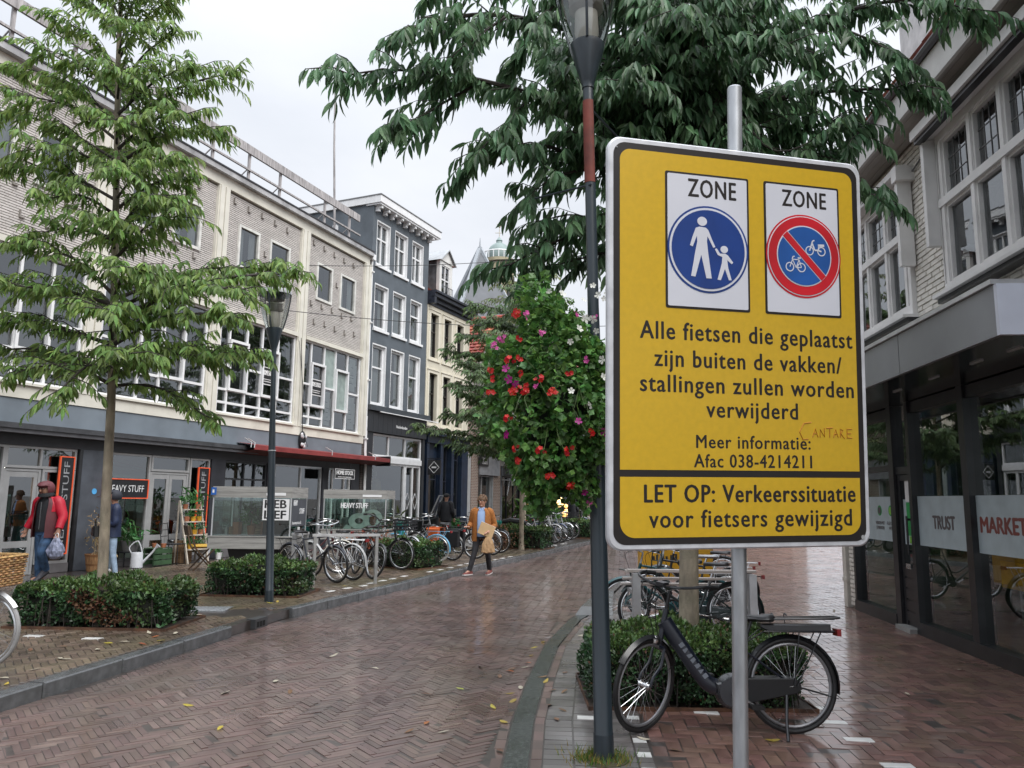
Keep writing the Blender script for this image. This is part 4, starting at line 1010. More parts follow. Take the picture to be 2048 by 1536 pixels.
# ------------------------------------------------------------ brick shop, poster shop and the red tiled house beyond
bt = brick_mat('red_brown_brick', (0.23, 0.15, 0.115), (0.34, 0.31, 0.28), .21, .068, .012, bump=.9)
bh = thing('brick_house', 'brown brick shop house with grey shop board behind the man in the cardigan', 'house', fac(PDO, AD, 7.56), RD)
wallholes(bh, 0, 3.3, 3.6, 6.6, [(1.25, 2.1, 4.3, 6.2)], .0, .25, bt)
window(bh, 1.25, 2.1, 4.3, 6.2, y=.08, fw=.08, dep=.08, hs=(5.4,), inner=room_d, iy=.5, sill=(.08, .08, .1))
m = MB(); m.box(.3, .95, -.05, .25, .12, 3.598); m.box(2.55, 3.3, -.03, .25, .12, 3.598); m.box(0, .299, -.02, .25, .12, 3.598, 1); m.build('pier', [bt, grey_al], bh)
m = MB(); m.box(.97, 3.0, -.14, -.06, 2.72, 3.55); m.build('shop_board', mat('grey_shop_board', (.27, .28, .30), .4), bh)
window(bh, .97, 2.5, .2, 2.7, y=.1, fw=.05, dep=.08, vs=(1.6,), fm=grey_al, pm=pane_sh, inner=mat('grey_blinds', (.12, .13, .14), .7), iy=.5, name='shop_window')
m = MB(); m.box(2.5, 2.58, -.02, .1, .12, 2.7); m.build('post', alu, bh)
m = MB(); m.box(0, .2, .26, 8, .1, 6.6); m.box(3.1, 3.3, .26, 8, .1, 6.6); m.box(.2, 3.1, 7.8, 8, .1, 6.6); m.box(.2, 3.1, .6, .7, 2.72, 6.6); m.build('side_wall', bt, bh)
cs2 = thing('shop_sign', 'small black projecting shop sign with a ring emblem beside the brick pier', 'sign', fac(PDO, AD, 8.4, .14, 3.1), RD)
m = MB(); m.box(0, .85, -.06, .0, 0, .45); m.build('board', signblk, cs2)
m = MB(); m.box(.1, .75, -.07, -.062, .06, .39, 1)
for i in range(24):
    a, b = 2*PI*i/24, 2*PI*(i+1)/24
    for cx in (.36, .5): m.bar((cx+.1*math.cos(a), -.072, .22+.1*math.sin(a)), (cx+.1*math.cos(b), -.072, .22+.1*math.sin(b)), .006, .015, 0)
for q, r in (((.16, .1), (.69, .1)), ((.69, .1), (.69, .35)), ((.69, .35), (.16, .35)), ((.16, .35), (.16, .1))): m.bar((q[0], -.072, q[1]), (r[0], -.072, r[1]), .006, .012, 0)
m.build('emblem', [chalk, black_m], cs2)
rh = thing('red_roof_house', 'house with a bright red pantile roof beyond the cream house', 'house', fac(PDO, AD, 7.6), RD)
rw = mat('pale_grey_render', (.52, .5, .46), .7, var=.1)
m = MB(); m.box(3.32, 9.5, .1, .4, 3.2, 6.7); m.box(0.02, 9.5, .401, .6, 6.602, 6.7); m.box(9.3, 9.5, .4, 9, .1, 6.7); m.box(0.02, 9.3, 8.8, 9, 6.7, 6.72); m.prism([(0.02, 6.72), (9.5, 6.72), (4.8, 10.6)], .42, .6); m.prism([(0.02, 6.72), (9.5, 6.72), (4.8, 10.6)], 8.6, 8.8); m.build('wall', rw, rh)
m = MB(); m.add([(-.1, .35, 6.6), (4.8, .35, 10.65), (4.8, 9, 10.65), (-.1, 9, 6.6)], [(0, 1, 2, 3)]); m.add([(9.7, .35, 6.6), (4.8, .35, 10.65), (4.8, 9, 10.65), (9.7, 9, 6.6)], [(3, 2, 1, 0)]); m.build('roof', mat('red_roof_base', (.22, .06, .04), .7), rh)
tiles(rh, Vector((-.1, 9, 6.63)), Vector((0, -1, 0)), Vector((4.9, 0, 4.05)).normalized(), 30, 20, .288, .32, tile_r)
m = MB(); m.tube([(4.8, .3, 10.7), (4.8, 9, 10.7)], .1, 8); m.build('ridge', tile_r, rh)
for a in (3.9, 5.6, 7.3): window(rh, a, a+.95, 4.4, 6.2, y=.05, fw=.07, dep=.08, hs=(5.5,), inner=room_d, iy=.3)
m = MB(); m.box(3.32, 9.5, -.06, .3, 2.75, 3.198); m.box(3.32, 3.5, -.02, .3, .12, 2.748); m.box(5.9, 6.3, -.02, .3, .12, 2.748); m.box(9.2, 9.5, -.02, .3, .12, 2.748); m.build('shop_board', mat('slate_board', (.12, .13, .15), .5), rh)
window(rh, 3.5, 5.9, .2, 2.74, y=.1, fw=.06, dep=.08, vs=(4.3, 5.1), fm=dark_frame, pm=pane_sh, inner=mat('warm_interior', (.2, .14, .09), .8, var=.5, scale=1.5), iy=1.2, name='shop_window')
window(rh, 6.3, 9.2, .2, 2.74, y=.1, fw=.06, dep=.08, vs=(7.3, 8.3), fm=dark_frame, pm=pane_sh, inner=room_d, iy=1.2, name='shop_window')
ps = thing('poster_case', 'large grey advertising poster case hanging in front of the brick shop', 'poster case', fac(PDO, AD, 10.95, .55, 2.35), RD)
m = MB(); m.box(-.06, 1.35, -.10, .0, -.05, 2.15, c=.02); m.build('case', grey_al, ps)
m = MB(); m.box(.02, 1.27, -.112, -.103, .16, 2.08); m.box(.02, 1.27, -.112, -.103, .03, .15, 1)
m.prism([(1.26, .17), (1.26, 1.5), (1.05, 1.4), (.9, .9), (.82, .17)], -.116, -.1125, 2)
for k in range(3): m.box(.3, .36, -.115, -.1125, .55+k*.4, .72+k*.4, 1); m.box(.46, .72, -.115, -.1125, .58+k*.4, .63+k*.4, 3); m.box(.46, .66, -.115, -.1125, .66+k*.4, .70+k*.4, 3)
m.build('poster', [mat('poster_sky', (.33, .42, .48), .4, var=.1, scale=1), black_m, mat('poster_figure', (.35, .25, .2), .5, var=.4, scale=6), chalk], ps)
m = MB(); m.tube([(0, .0, 2.0), (0, .5, 2.0)], .03, 6); m.tube([(0, 0, .2), (0, .5, .2)], .03, 6); m.build('bracket', grey_al, ps)
sb = thing('hanging_banner', 'white shop banner with grey print on a slanting pole', 'banner', fac(PDO, AD, 14.0, .9, 2.35), RD)
m = MB(); m.box(0, 1.0, -.02, .0, 0, 1.25); m.build('cloth', white_p, sb)
m = MB(); text(m, 'H', .35, .62, .3, .35, -.023, bold=.02); m.box(.2, .8, -.024, -.021, .85, .88); m.box(.2, .8, -.024, -.021, .95, .98); m.build('print', grey_al, sb)
m = MB(); m.tube([(-.5, .4, -.5), (.9, .0, .75)], .03, 6); m.build('pole', white_p, sb)

# more of the street beyond, mostly behind the trees
def plain_house(name, label, o, az, L_, Hh, Dp, M, roofM, nwin, floors, flip=False):
    t = thing(name, label, 'house', o, rad(90-az))
    gh = [(k*L_/nwin+.35, (k+1)*L_/nwin-.35, 3.9+f*3.0, 5.8+f*3.0) for k in range(nwin) for f in range(floors)]
    wallholes(t, 0, L_, 3.2, Hh, gh, 0, .25, M)
    for g_ in gh: window(t, *g_, y=.08, fw=.07, dep=.08, hs=(g_[2]+1.2,), inner=room_d, iy=.4)
    m = MB(); m.box(0, .2, .25, Dp, .05, Hh); m.box(L_-.2, L_, .25, Dp, .05, Hh); m.box(.2, L_-.2, Dp-.2, Dp, .05, Hh); m.box(.2, L_-.2, .3, Dp-.2, Hh-.2, Hh); m.box(0, L_, -.05, .25, 2.8, 3.198, 1); m.box(0, .4, -.01, .25, .05, 2.8); m.box(L_-.4, L_, -.01, .25, .05, 2.8); m.build('side_wall', [M, pild], t)
    m = MB(); m.prism([(0, 0), (1, 0), (1, 1)], 0, 0.01) if False else None
    m.add([(-.1, -.25, Hh-.05), (L_+.1, -.25, Hh-.05), (L_+.1, Dp/2, Hh+Dp*.4), (-.1, Dp/2, Hh+Dp*.4), (-.1, Dp+.2, Hh-.05), (L_+.1, Dp+.2, Hh-.05)], [(0, 1, 2, 3), (3, 2, 5, 4), (0, 3, 4), (1, 5, 2)]); m.build('roof', roofM, t)
    window(t, .42, L_-.42, .2, 2.78, y=.1, fw=.06, dep=.08, vs=[.42+(L_-.84)*k/nwin for k in range(1, nwin)], fm=dark_frame, pm=pane_sh, inner=room_d, iy=1.0, name='shop_window')
    return t
p_ = fac(PDO, AD, 17.2)
plain_house('terrace_house', 'tan plastered terrace house with lit lamps at its door far down the street', p_, AD, 7, 8.6, 8, mat('tan_render', (.36, .29, .21), .7, var=.12), mat('slate_roof', (.10, .105, .115), .6, var=.2), 3, 2)
p_ = fac(PDO, AD, 24.3); plain_house('terrace_house', 'farthest brick terrace house visible beyond the lit doorway', p_, AD, 16, 9.2, 8, bt, tile_r, 6, 2)
lw = mat('lit_lamp', (1, .7, .35), .5, emit=((1, .66, .28), 1.6)); lw2 = mat('lit_lamp_small', (1, .7, .35), .5, emit=((1, .5, .15), 1.2))
for i, (x, y, r, mi, lab) in enumerate(((1118, 1004, .27, lw, 'large round lit lamp glowing at the far shop door'), (1132, 1012, .1, lw2, 'upper small lit lamp beside the far shop door'), (1129, 1028, .16, lw2, 'lower lit lamp beside the far shop door'), (1133, 1022, .12, lw2, 'middle small lit lamp beside the far shop door'))):
    c = D(x, y, 41.5); t = thing('shop_lamp', lab, 'lamp', c, group='lit lamps at the far shop')
    m = MB(); m.ball((0, 0, 0), r, 12, 8); m.build('globe', mi, t, smooth=True)
    m = MB(); m.tube([(0, 0, -r*.9), (0, .0, -c.z+.05)], .02, 6); m.build('stand', black_m, t)

# ------------------------------------------------------------ church: slate pyramid roof and domed lantern tower
slate = mat('church_slate', (.115, .125, .14), .6, var=.12, scale=.8, bump=.4, bscale=3)
lead = mat('lead_strip', (.36, .39, .42), .5, var=.1)
ap = D(960, 495, 90); cc = thing('church_roof', 'steep slate pyramid roof of a church with pale lead ridges', 'church roof', (ap.x, ap.y, 0))
bz_, bw_ = 18.0, 7.4; T = Matrix.Rotation(rad(20), 4, 'Z')
m = MB(); q = [T @ Vector((sx*bw_*.72, sy*bw_*.72, bz_)) for sx, sy in ((-1, -1), (1, -1), (1, 1), (-1, 1))]
top = Vector((0, 0, ap.z)); m.add([*q, top], [(0, 1, 4), (1, 2, 4), (2, 3, 4), (3, 0, 4)]); m.build('slate_roof', slate, cc)
m = MB()
for v in q: m.bar(v, top, .42, .3)
m.build('lead_ridge', lead, cc)
m = MB(); m.tube([top-Vector((0, 0, .3)), top+Vector((0, 0, 1.2))], [.16, .03], 6); m.build('spike', lead, cc)
m = MB(); m.box(-bw_*.7, bw_*.7, -bw_*.7, bw_*.7, .05, bz_-.01, T=T); m.build('tower_wall', mat('church_brick', (.25, .19, .14), .8, var=.2), cc)
dt = D(998, 515, 110); ct = thing('church_tower', 'round domed church lantern tower with balustrade and a weathercock', 'church tower', (dt.x, dt.y, 0))
stone = mat('yellow_stone', (.34, .30, .20), .7, var=.2, scale=1); cop = mat('green_copper', (.24, .31, .30), .55, var=.15, scale=.6)
z0 = dt.z
m = MB(); m.lathe([(2.2, z0-9), (2.2, z0-1.2), (2.5, z0-1.1), (2.5, z0-.6)], 16); m.build('drum', stone, ct, smooth=True)
m = MB()
for k in range(8):
    a = 2*PI*k/8; m.box(-.4, .4, -2.32, -2.1, z0-7, z0-3, T=Matrix.Rotation(a, 4, 'Z'))
m.build('opening', mat('tower_opening', (.05, .05, .05), .8), ct)
m = MB(); m.box(-3.4, 3.4, -3.4, 3.4, .05, z0-9); m.build('tower_base', stone, ct)
m = MB(); m.lathe([(2.55, z0+.4), (2.5, z0+.55), (2.35, z0+.4)], 16)
for k in range(20):
    a = 2*PI*k/20; m.tube([(2.45*math.cos(a), 2.45*math.sin(a), z0-.6), (2.45*math.cos(a), 2.45*math.sin(a), z0+.42)], .07, 5)
m.build('balustrade', white_p, ct)
m = MB(); m.lathe([(1.75*math.cos(t), z0+.3+1.75*1.08*math.sin(t)) for t in [PI/2*k/9 for k in range(10)]], 18); m.lathe([(1.75, z0-.6), (1.75, z0+.3)], 18); m.build('dome', cop, ct, smooth=True)
zt = z0+2.2
m = MB(); m.lathe([(.5, zt-.1), (.42, zt+.2), (.5, zt+.35), (.2, zt+.75), (.05, zt+.95)], 10); m.build('finial', cop, ct, smooth=True)
m = MB(); m.tube([(0, 0, zt+.8), (0, 0, zt+2.5)], .045, 6); m.tube([(-.6, 0, zt+1.55), (.6, 0, zt+1.55)], .045, 6); m.tube([(-.15, 0, zt+2.5), (.0, 0, zt+2.45), (.2, 0, zt+2.75), (.36, 0, zt+2.85)], [.05, .16, .12, .03], 6); m.tube([(-.1, 0, zt+2.5), (-.32, 0, zt+2.9), (-.36, 0, zt+2.6)], [.1, .1, .03], 6); m.build('weathercock', mat('dull_gold', (.45, .40, .28), .5), ct)

# ------------------------------------------------------------ white brick building on the right (local x runs back towards the camera, +y into the building)
PRO = Vector((5.5086, 12.589, 0)); RR = rad(90-AR+180)
def R_(x, y=0.0, z=0.0):
    a = rad(AR); return Vector((PRO.x-math.sin(a)*x+math.cos(a)*y, PRO.y-math.cos(a)*x-math.sin(a)*y, z))
rb = thing('white_brick_building', 'white painted brick building with red tiled roof above a glazed shop', 'building', (PRO.x, PRO.y, 0), RR)
XL, XN = -1.0, 16.0            # left (far) corner, and on past the camera
wbk = mat('white_painted_brick', (0.74, 0.71, 0.65), 0.5, var=0.08, scale=4, bump=0.25, bscale=90, isl=0.08)
wbo = mat('white_painted_brick_single', (0.74, 0.71, 0.65), 0.5, var=0.08, scale=4, bump=0.25, bscale=90, obr=0.08)
wj = mat('white_brick_joint', (0.36, 0.34, 0.31), 0.8, var=0.15)
gw = mat('pale_grey_woodwork', (0.72, 0.71, 0.70), 0.5, var=0.06, scale=3)
WB, WA = (.62, 2.80), (3.72, 9.4)
holes = [(WB[0], WB[1], 4.10, 6.0), (WA[0], WA[1], 4.10, 6.1)]
V, F, o_ = brick_wall(XL, 7.5, 3.5, 6.38, [(a-.0, b+.0, c, d_) for a, b, c, d_ in holes], .215, .068, .011, 0, .05)
Fq = F; cen = np.stack([(o_[:, 0]+o_[:, 1])/2, (o_[:, 2]+o_[:, 3])/2], 1)
a_ = rad(AR); wx = PRO.x-math.sin(a_)*cen[:, 0]; wy = PRO.y-math.cos(a_)*cen[:, 0]
px_, py_, w_ = frame_px(np.stack([wx, wy], 1), 0); px_ = 1024+FPX*((np.stack([wx, wy, cen[:, 1]], 1)-CP)@cR)/((np.stack([wx, wy, cen[:, 1]], 1)-CP)@cF)
sel = np.where((px_ > 1720) & (px_ < 2055), w_, 1e9); idx = np.argsort(sel)[:300]; idx = idx[sel[idx] < 1e8]
rest = np.ones(len(o_), bool); rest[idx] = False
link('brickwork', raw_mesh('brickwork', *flat(V[rest], F), wbk), rb, kind='stuff')
for i in idx:
    q = V[i].copy(); c = np.array([cen[i, 0], 0, cen[i, 1]]); link('brick', raw_mesh('brick', q-c, F, wbo), rb, loc=tuple(c))
wallholes(rb, XL, XN, 3.4, 6.6, holes, .028, .32, wj, name='wall_core')
m = MB(); m.box(XL, XL+.3, .33, 9, .05, 6.6); m.box(XL, XN, 8.8, 9, .05, 6.6); m.box(XL+.3, XN, .33, 8.8, 3.86, 4.0); m.box(XL+.3, XN, 2.0, 2.1, 4.0, 6.6); m.box(XL+.3, XN, .33, 8.8, 6.5, 6.6); m.build('shell', wj, rb)
# corner pier of the shop and the white corner post beside it
wcp = mat('corner_white_brick', (.58, .555, .5), .55, var=.1)
V, F, _ = brick_wall(-.32, -.04, 0.04, 3.4, [], .215, .068, .011, -.012, .06)
link('corner_brick', raw_mesh('corner_brick', *flat(V, F), wbk), rb, kind='stuff')
m = MB(); m.box(-.32, -.04, .03, .4, .0, 3.4); m.box(XL, -.33, .5, .9, 0, 4.0) ; m.build('corner_core', wj, rb)
m = MB(); m.box(-.52, -.36, -.05, .2, 0, 3.4); 
for k in range(5): m.box(-.535, -.345, -.06, .0, .4+k*.62, .46+k*.62)
m.build('corner_post', wcp, rb)
# bay windows
def rwin(x0, x1, zb, zt, nv, pitch):
    zc = 5.22; w_ = link('window', None, rb); m = MB(); y0, y1 = -.06, .06
    m.box(x0, x1, y0, .06, zb, zb+.13); m.box(x0, x1, y0, .06, zt-.10, zt); m.box(x0, x1, y0-.01, .06, zc-.05, zc+.05)
    xs = [x0]; x = x0+.08
    k = 0
    while x < x1-.05:
        m.box(x-.035, x+.035, y0+.004, .05, zb+.13, zt-.10); xs.append(x); x += pitch[k % len(pitch)]; k += 1
    m.box(x1-.08, x1, y0+.004, .05, zb+.13, zt-.1)
    m.box(x0-.02, x0, y0+.01, .02, zb, zt)
    xs = [v for v in xs if v > x0+.01]+[x1-.04]
    # sash frames
    for a, b in zip(xs[:-1], xs[1:]):
        l, r = a+.035, b-.035
        for z0_, z1_ in ((zb+.13, zc-.05), (zc+.05, zt-.1)):
            s = .034; m.box(l, l+s, y0+.03, .045, z0_, z1_); m.box(r-s, r, y0+.03, .045, z0_, z1_); m.box(l+s, r-s, y0+.031, .044, z0_, z0_+s); m.box(l+s, r-s, y0+.031, .044, z1_-s, z1_)
    m.build('frame', gw, w_)
    ld = MB()
    for a, b in zip(xs[:-1], xs[1:]):
        l, r = a+.069, b-.069
        for z0_, z1_, up in ((zb+.164, zc-.084, 0), (zc+.084, zt-.134, 1)):
            MB().quad((l, .02, z0_), (r, .02+rnd.uniform(-.004, .004), z0_), (r, .02, z1_), (l, .02, z1_)).build('pane', pane_up, w_)
            if up:
                for i in range(1, 4): ld.box(l+(r-l)*i/4-.005, l+(r-l)*i/4+.005, .014, .026, z0_, z1_)
                for i in range(1, 3): ld.box(l, r, .0145, .0255, z0_+(z1_-z0_)*i/3-.005, z0_+(z1_-z0_)*i/3+.005)
    ld.build('leading', mat('window_lead', (.12, .12, .12), .5), w_)
    m = MB(); m.box(x0, x1, .9, .95, zb, zt); m.build('interior', mat('grey_office', (.20, .22, .24), .9, var=.5, scale=.8), w_)
    m = MB(); m.box(x0-.03, x1+.03, -.2, .05, zb-.045, zb-.005); m.box(x0-.03, x1+.03, -.14, .05, zb-.10, zb-.047, 1); m.build('sill', [gw, dark_frame], w_)
    return w_
rwin(*WB, 4.10, 5.98, 4, (.62, .70, .62)); rwin(*WA, 4.10, 6.08, 6, (.70, .64, .58, .70, .66, .6))
m = MB(); m.box(WA[0]-.12, WA[1], -.3, .0, 6.082, 6.2); m.box(WA[0]-.1, WA[1], -.26, -.17, 6.03, 6.08, 1); m.build('blind_box', [gw, dark_frame], rb)
m = MB(); m.box(WB[0]-.05, WB[1]+.1, -.22, .0, 5.985, 6.07); m.box(WB[1]+.03, WB[1]+.19, -.24, .0, 5.86, 6.06); m.build('blind_box', gw, rb)
m = MB(); m.box(WA[0]-.11, WA[0]-.03, -.19, -.02, 4.72, 6.05); m.box(WB[1]+.02, WB[1]+.10, -.2, -.02, 4.72, 5.97); m.build('blind_guide', gw, rb)
m = MB(); m.tube([(WB[1]+.1, -.03, 5.95), (WB[1]+.45, -.03, 6.03), (WA[0]-.1, -.03, 6.05)], .012, 5); m.build('cable', mat('grey_cable', (.12, .12, .12), .6), rb)
# eaves, gutter, roof
sof = mat('soffit_board', (.40, .385, .36), .6, var=.12, scale=1.5, moss=((.2, .18, .15), .9, .6, .5))
for k in range(4):
    MB().box(XL-.35, XN, -.003-.1*(k+1)+.004, -.003-.1*k, 6.385+.002*(k % 2), 6.42).build('soffit_board', sof, rb)
m = MB(); m.box(XL-.4, XN, -.445, -.405, 6.33, 6.69); m.build('fascia_board', mat('grey_white_board', (.60, .59, .57), .55, var=.1, scale=2, moss=((.35, .33, .3), 1.2, .55, .5)), rb)
m = MB(); m.tube([(XL-.42, -.47, 6.73), (XN, -.47, 6.73)], .055, 8); m.build('roof_gutter', dark_frame, rb)
m = MB(); m.add([(XL-.42, -.42, 6.72), (XN, -.42, 6.72), (XN, 4.2, 11.3), (XL-.42, 4.2, 11.3), (XL-.42, 9, 6.7), (XN, 9, 6.7)], [(0, 1, 2, 3), (3, 2, 5, 4), (0, 3, 4), (1, 5, 2)]); m.build('roof', mat('red_roof_base2', (.3, .09, .06), .7), rb)
tiles(rb, Vector((XL-.42, -.46, 6.76)), Vector((1, 0, 0)), Vector((0, 4.62, 4.58)).normalized(), 40, 8, .25, .32, mat('pink_red_tile', (.42, .12, .085), .55, var=.2, isl=.2))
dmr = MB(); dmr.box(1.4, 3.3, .6, 3.5, 7.2, 9.9); dmr.box(1.3, 3.4, .45, 3.6, 9.902, 10.05); dmr.build('dormer', mat('dormer_grey', (.62, .62, .62), .6), rb)
# shop canopy
cnp = mat('canopy_aluminium', (.30, .315, .335), .38, metal=.35, var=.1, scale=.9, rvar=.06)
JX = -UZ(PRO, AR, 1802, 720, -1.0)[0]; CX = 6.62
m = MB(); m.box(-.3, JX-.006, -1.02, -.98, 3.0, 3.42); m.box(JX+.006, CX, -1.02, -.98, 3.0, 3.42); m.build('canopy_panel', cnp, rb)
m = MB(); m.box(-.3, -.26, -.978, -.02, 3.0, 3.42); m.build('canopy_end', cnp, rb)
m = MB(); m.box(-.33, CX+.02, -1.05, -.0, 3.424, 3.465); m.build('canopy_cap', alu, rb)
wpan = mat('white_canopy_panel', (.72, .76, .86), .4, var=.03)
m = MB(); m.box(CX+.004, CX+.05, -1.02, -.005, 3.0, 3.42); m.build('canopy_return', wpan, rb)
m = MB(); m.box(-.26, CX-.002, -.976, .2, 3.012, 3.05); m.build('canopy_soffit', mat('gloss_dark_soffit', (.012, .016, .017), .12, var=.2), rb)
spot = MB(); spot.box(-.11, .11, -.012, .012, 0, .012); spot = spot.mesh('light_slot', alu)
for q in ((1953, 726), (1868, 757), (1795, 783), (2030, 700)):
    g_ = G(*q, 3.0)-PRO; aa = rad(AR); link('light_slot', spot, rb, loc=(-(g_.x*math.sin(aa)+g_.y*math.cos(aa)), g_.x*math.cos(aa)-g_.y*math.sin(aa), 2.999))
# glazed front
m = MB()
for a, b in ((-.04, .04), (1.60, 1.76), (2.24, 2.33), (3.72, 3.86), (5.3, 5.42), (7, 7.12)): m.box(a, b, -.03, .16, 0.0 if a in (1.60, 2.24) else .16, 3.01)
m.box(.04, 1.6, -.0, .12, 2.86, 3.0); m.box(.04, 1.6, -.0, .12, 2.12, 2.2); m.box(1.76, 2.24, -.0, .12, 2.06, 2.16); m.box(2.33, 3.72, -.0, .12, 2.86, 3.0); m.box(3.86, 9.4, 0, .12, 2.86, 3.0)
m.box(-.04, 1.6, -.04, .12, .0, .16); m.box(2.33, 9.4, -.04, .12, .0, .16); m.build('shop_frame', dark_frame, rb)
m = MB(); m.box(.04, 9.4, 0.02, .1, 3.052, 3.4); m.build('top_panel', mat('dark_top_panel', (.03, .032, .035), .3), rb)
for l, r, zb, zt in ((.04, 1.6, .16, 2.12), (.04, 1.6, 2.2, 2.86), (1.76, 2.24, 2.16, 3.0), (2.33, 3.72, .16, 2.86), (3.86, 5.3, .16, 2.86), (5.42, 7, .16, 2.86)):
    MB().quad((l, .05, zb), (r, .05, zb), (r, .05, zt), (l, .05, zt)).build('shop_pane', pane_sh, rb)
frs = mat('frosted_film', (.42, .50, .53), .35, var=.06)
ngr = mat('signal_green', (.02, .32, .08), .45)
txd = mat('film_letter', (.10, .085, .09), .4); txr = mat('film_letter_red', (.22, .06, .05), .4)
def film(l, r, name='window_film'):
    m = MB(); m.box(l, r, .038, .042, 1.13, 1.76); return m
m = film(.04, 1.6)
text(m, 'WERKEN MET', .82, 1.17, 1.36, .045, .036, 1, bold=.03); text(m, 'JE VRIENDEN', .84, 1.15, 1.29, .045, .036, 1, bold=.03); text(m, 'FLEXIBEL', 1.26, 1.55, 1.36, .045, .036, 1, bold=.03); text(m, 'WERK', 1.32, 1.5, 1.29, .045, .036, 1, bold=.03)
for cx in (1.0, 1.41): m.prism(disc(cx, 1.56, .075, 24), .034, .0375, 2); m.prism(disc(cx, 1.56, .052, 24), .031, .0335, 3 if cx > 1.2 else 1)
m.build('window_film', [frs, txd, ngr, mat('lime_green', (.2, .5, .05), .45)], rb)
m = film(2.33, 3.72); text(m, 'TRUST', 2.74, 3.34, 1.36, .155, .036, 1, bold=.05); m.build('window_film', [frs, txd], rb)
m = film(3.86, 5.3); text(m, 'MARKETING', 3.92, 5.26, 1.36, .165, .036, 1, bold=.05); m.build('window_film', [frs, txr], rb)
dr = link('door', None, rb)
m = MB(); m.box(1.78, 1.86, .01, .1, .06, 2.05); m.box(2.15, 2.23, .01, .1, .06, 2.05); m.box(1.86, 2.15, .012, .098, 1.97, 2.05); m.box(1.86, 2.15, .02, .09, .06, .86)
for k in range(5): m.box(1.865, 2.145, .008, .02, .12+k*.145, .24+k*.145)
m.build('leaf', dark_frame, dr)
MB().quad((1.86, .05, .86), (2.15, .05, .86), (2.15, .05, 1.97), (1.86, .05, 1.97)).build('pane', pane_sh, dr)
m = MB(); m.box(1.87, 2.14, .036, .04, 1.12, 1.72); m.box(1.98, 2.10, .03, .034, 1.24, 1.68, 1); m.box(2.03, 2.10, .03, .034, 1.14, 1.23, 2); m.box(1.96, 2.1, .032, .035, 1.69, 2.0, 3); m.build('door_film', [frs, ngr, MATS['lime_green'], white_p], dr)
m = MB(); m.box(1.93, 2.08, .0, .012, .80, .87); m.build('mail_slot', steel, dr)
m = MB(); m.tube([(2.17, -.05, 1.0), (2.17, -.05, 1.5)], .014, 8); m.box(2.155, 2.185, -.05, .01, 1.03, 1.06); m.box(2.155, 2.185, -.05, .01, 1.44, 1.47); m.build('handle', black_m, dr)
m = MB(); m.box(1.76, 2.24, -.12, .1, -.01, .055); m.build('doorstep', mat('doorstep_stone', (.3, .3, .29), .5), rb)
# inside the shop
m = MB(); m.box(.0, 9.4, 4.0, 4.1, 0, 3.4); m.box(.0, .05, .16, 4.0, 0, 3.4, 1); m.box(.04, 9.4, .13, 4.0, -.02, .03, 2); m.box(3.05, 3.15, 1.4, 4.0, 0, 3.4); m.box(.05, 9.4, .16, 4.0, 3.36, 3.378); m.build('shop_room', [room, mat('green_room_wall', (.20, .30, .17), .8, var=.2), mat('grey_carpet', (.10, .105, .10), .9)], rb)
pst = MB(); pst.box(-.75, .75, 0, .02, 0, .9); pst.box(-.72, .72, -.004, -.001, .03, .87, 1); pst.prism(rrect(-.14, .14, .42, .72, .02, 3), -.008, -.005, 2)
text(pst, 'm', -.085, .085, .5, .17, -.011, 3, bold=.06)
t = thing('wall_poster', 'green poster with a small dark square and golden letter inside the shop', 'poster', R_(4.0, .9, 1.72), RR); pst.build('sheet', [grey_al, mat('green_blue_print', (.10, .22, .14), .6, var=.5, scale=1.5, col2=(.2, .3, .36)), mat('dark_green_square', (.02, .05, .03), .5), mat('golden_letter', (.75, .5, .05), .5)], t)
yp = MB(); yp.box(-.95, .95, 0, .015, 0, .3); text(yp, 'Met een persoonlijke touch', -.1, .8, .17, .055, -.002, 1, bold=.03); text(yp, 'vertrouwen', .25, .6, .08, .04, -.002, 1, bold=.02)
t = thing('window_banner', 'yellow banner with dark lettering low in the right shop window', 'banner', R_(4.3, .5, .72), RR); yp.build('sheet', [mat('yellow_banner', (.62, .36, .04), .6, var=.15), ink], t)
t = thing('counter', 'pale blue grey shop counter behind the glass', 'counter', R_(4.6, 1.5, .03), RR)
m = MB(); m.box(-1.3, 1.3, 0, .6, 0, .8, c=.02); m.box(-.1, .1, -.02, -.005, 0.02, .78, 1); m.build('body', [mat('pale_blue_counter', (.42, .48, .52), .6), room], t)
t = thing('desk', 'grey desk with small boxes behind the left shop window', 'desk', R_(1.0, 1.6, .03), RR)
m = MB(); m.box(-.5, .6, 0, .5, .5, .55)
for x in (-.45, .5): m.box(x, x+.05, .05, .1, 0, .5)
m.build('desk_top', grey_al, t); m = MB(); m.box(-.3, -.05, .1, .3, .552, .75); m.box(.1, .35, .1, .3, .552, .8); m.build('box', curtain, t)
t = thing('office_lamp', 'round white lamp low behind the right shop window', 'lamp', R_(4.6, .7, .03), RR)
m = MB(); m.ball((0, 0, .42), .05, 12, 8); m.tube([(0, 0, 0), (0, 0, .4)], .01, 6); m.build('globe', white_p, t, smooth=True)

# houses on the far right side of the street, behind the traffic sign
plain_house('terrace_house', 'brick terrace house hidden behind the yellow sign on the right side', (12.5, 56, 0), 204, 12, 8.2, 8, bt, tile_r, 5, 1)

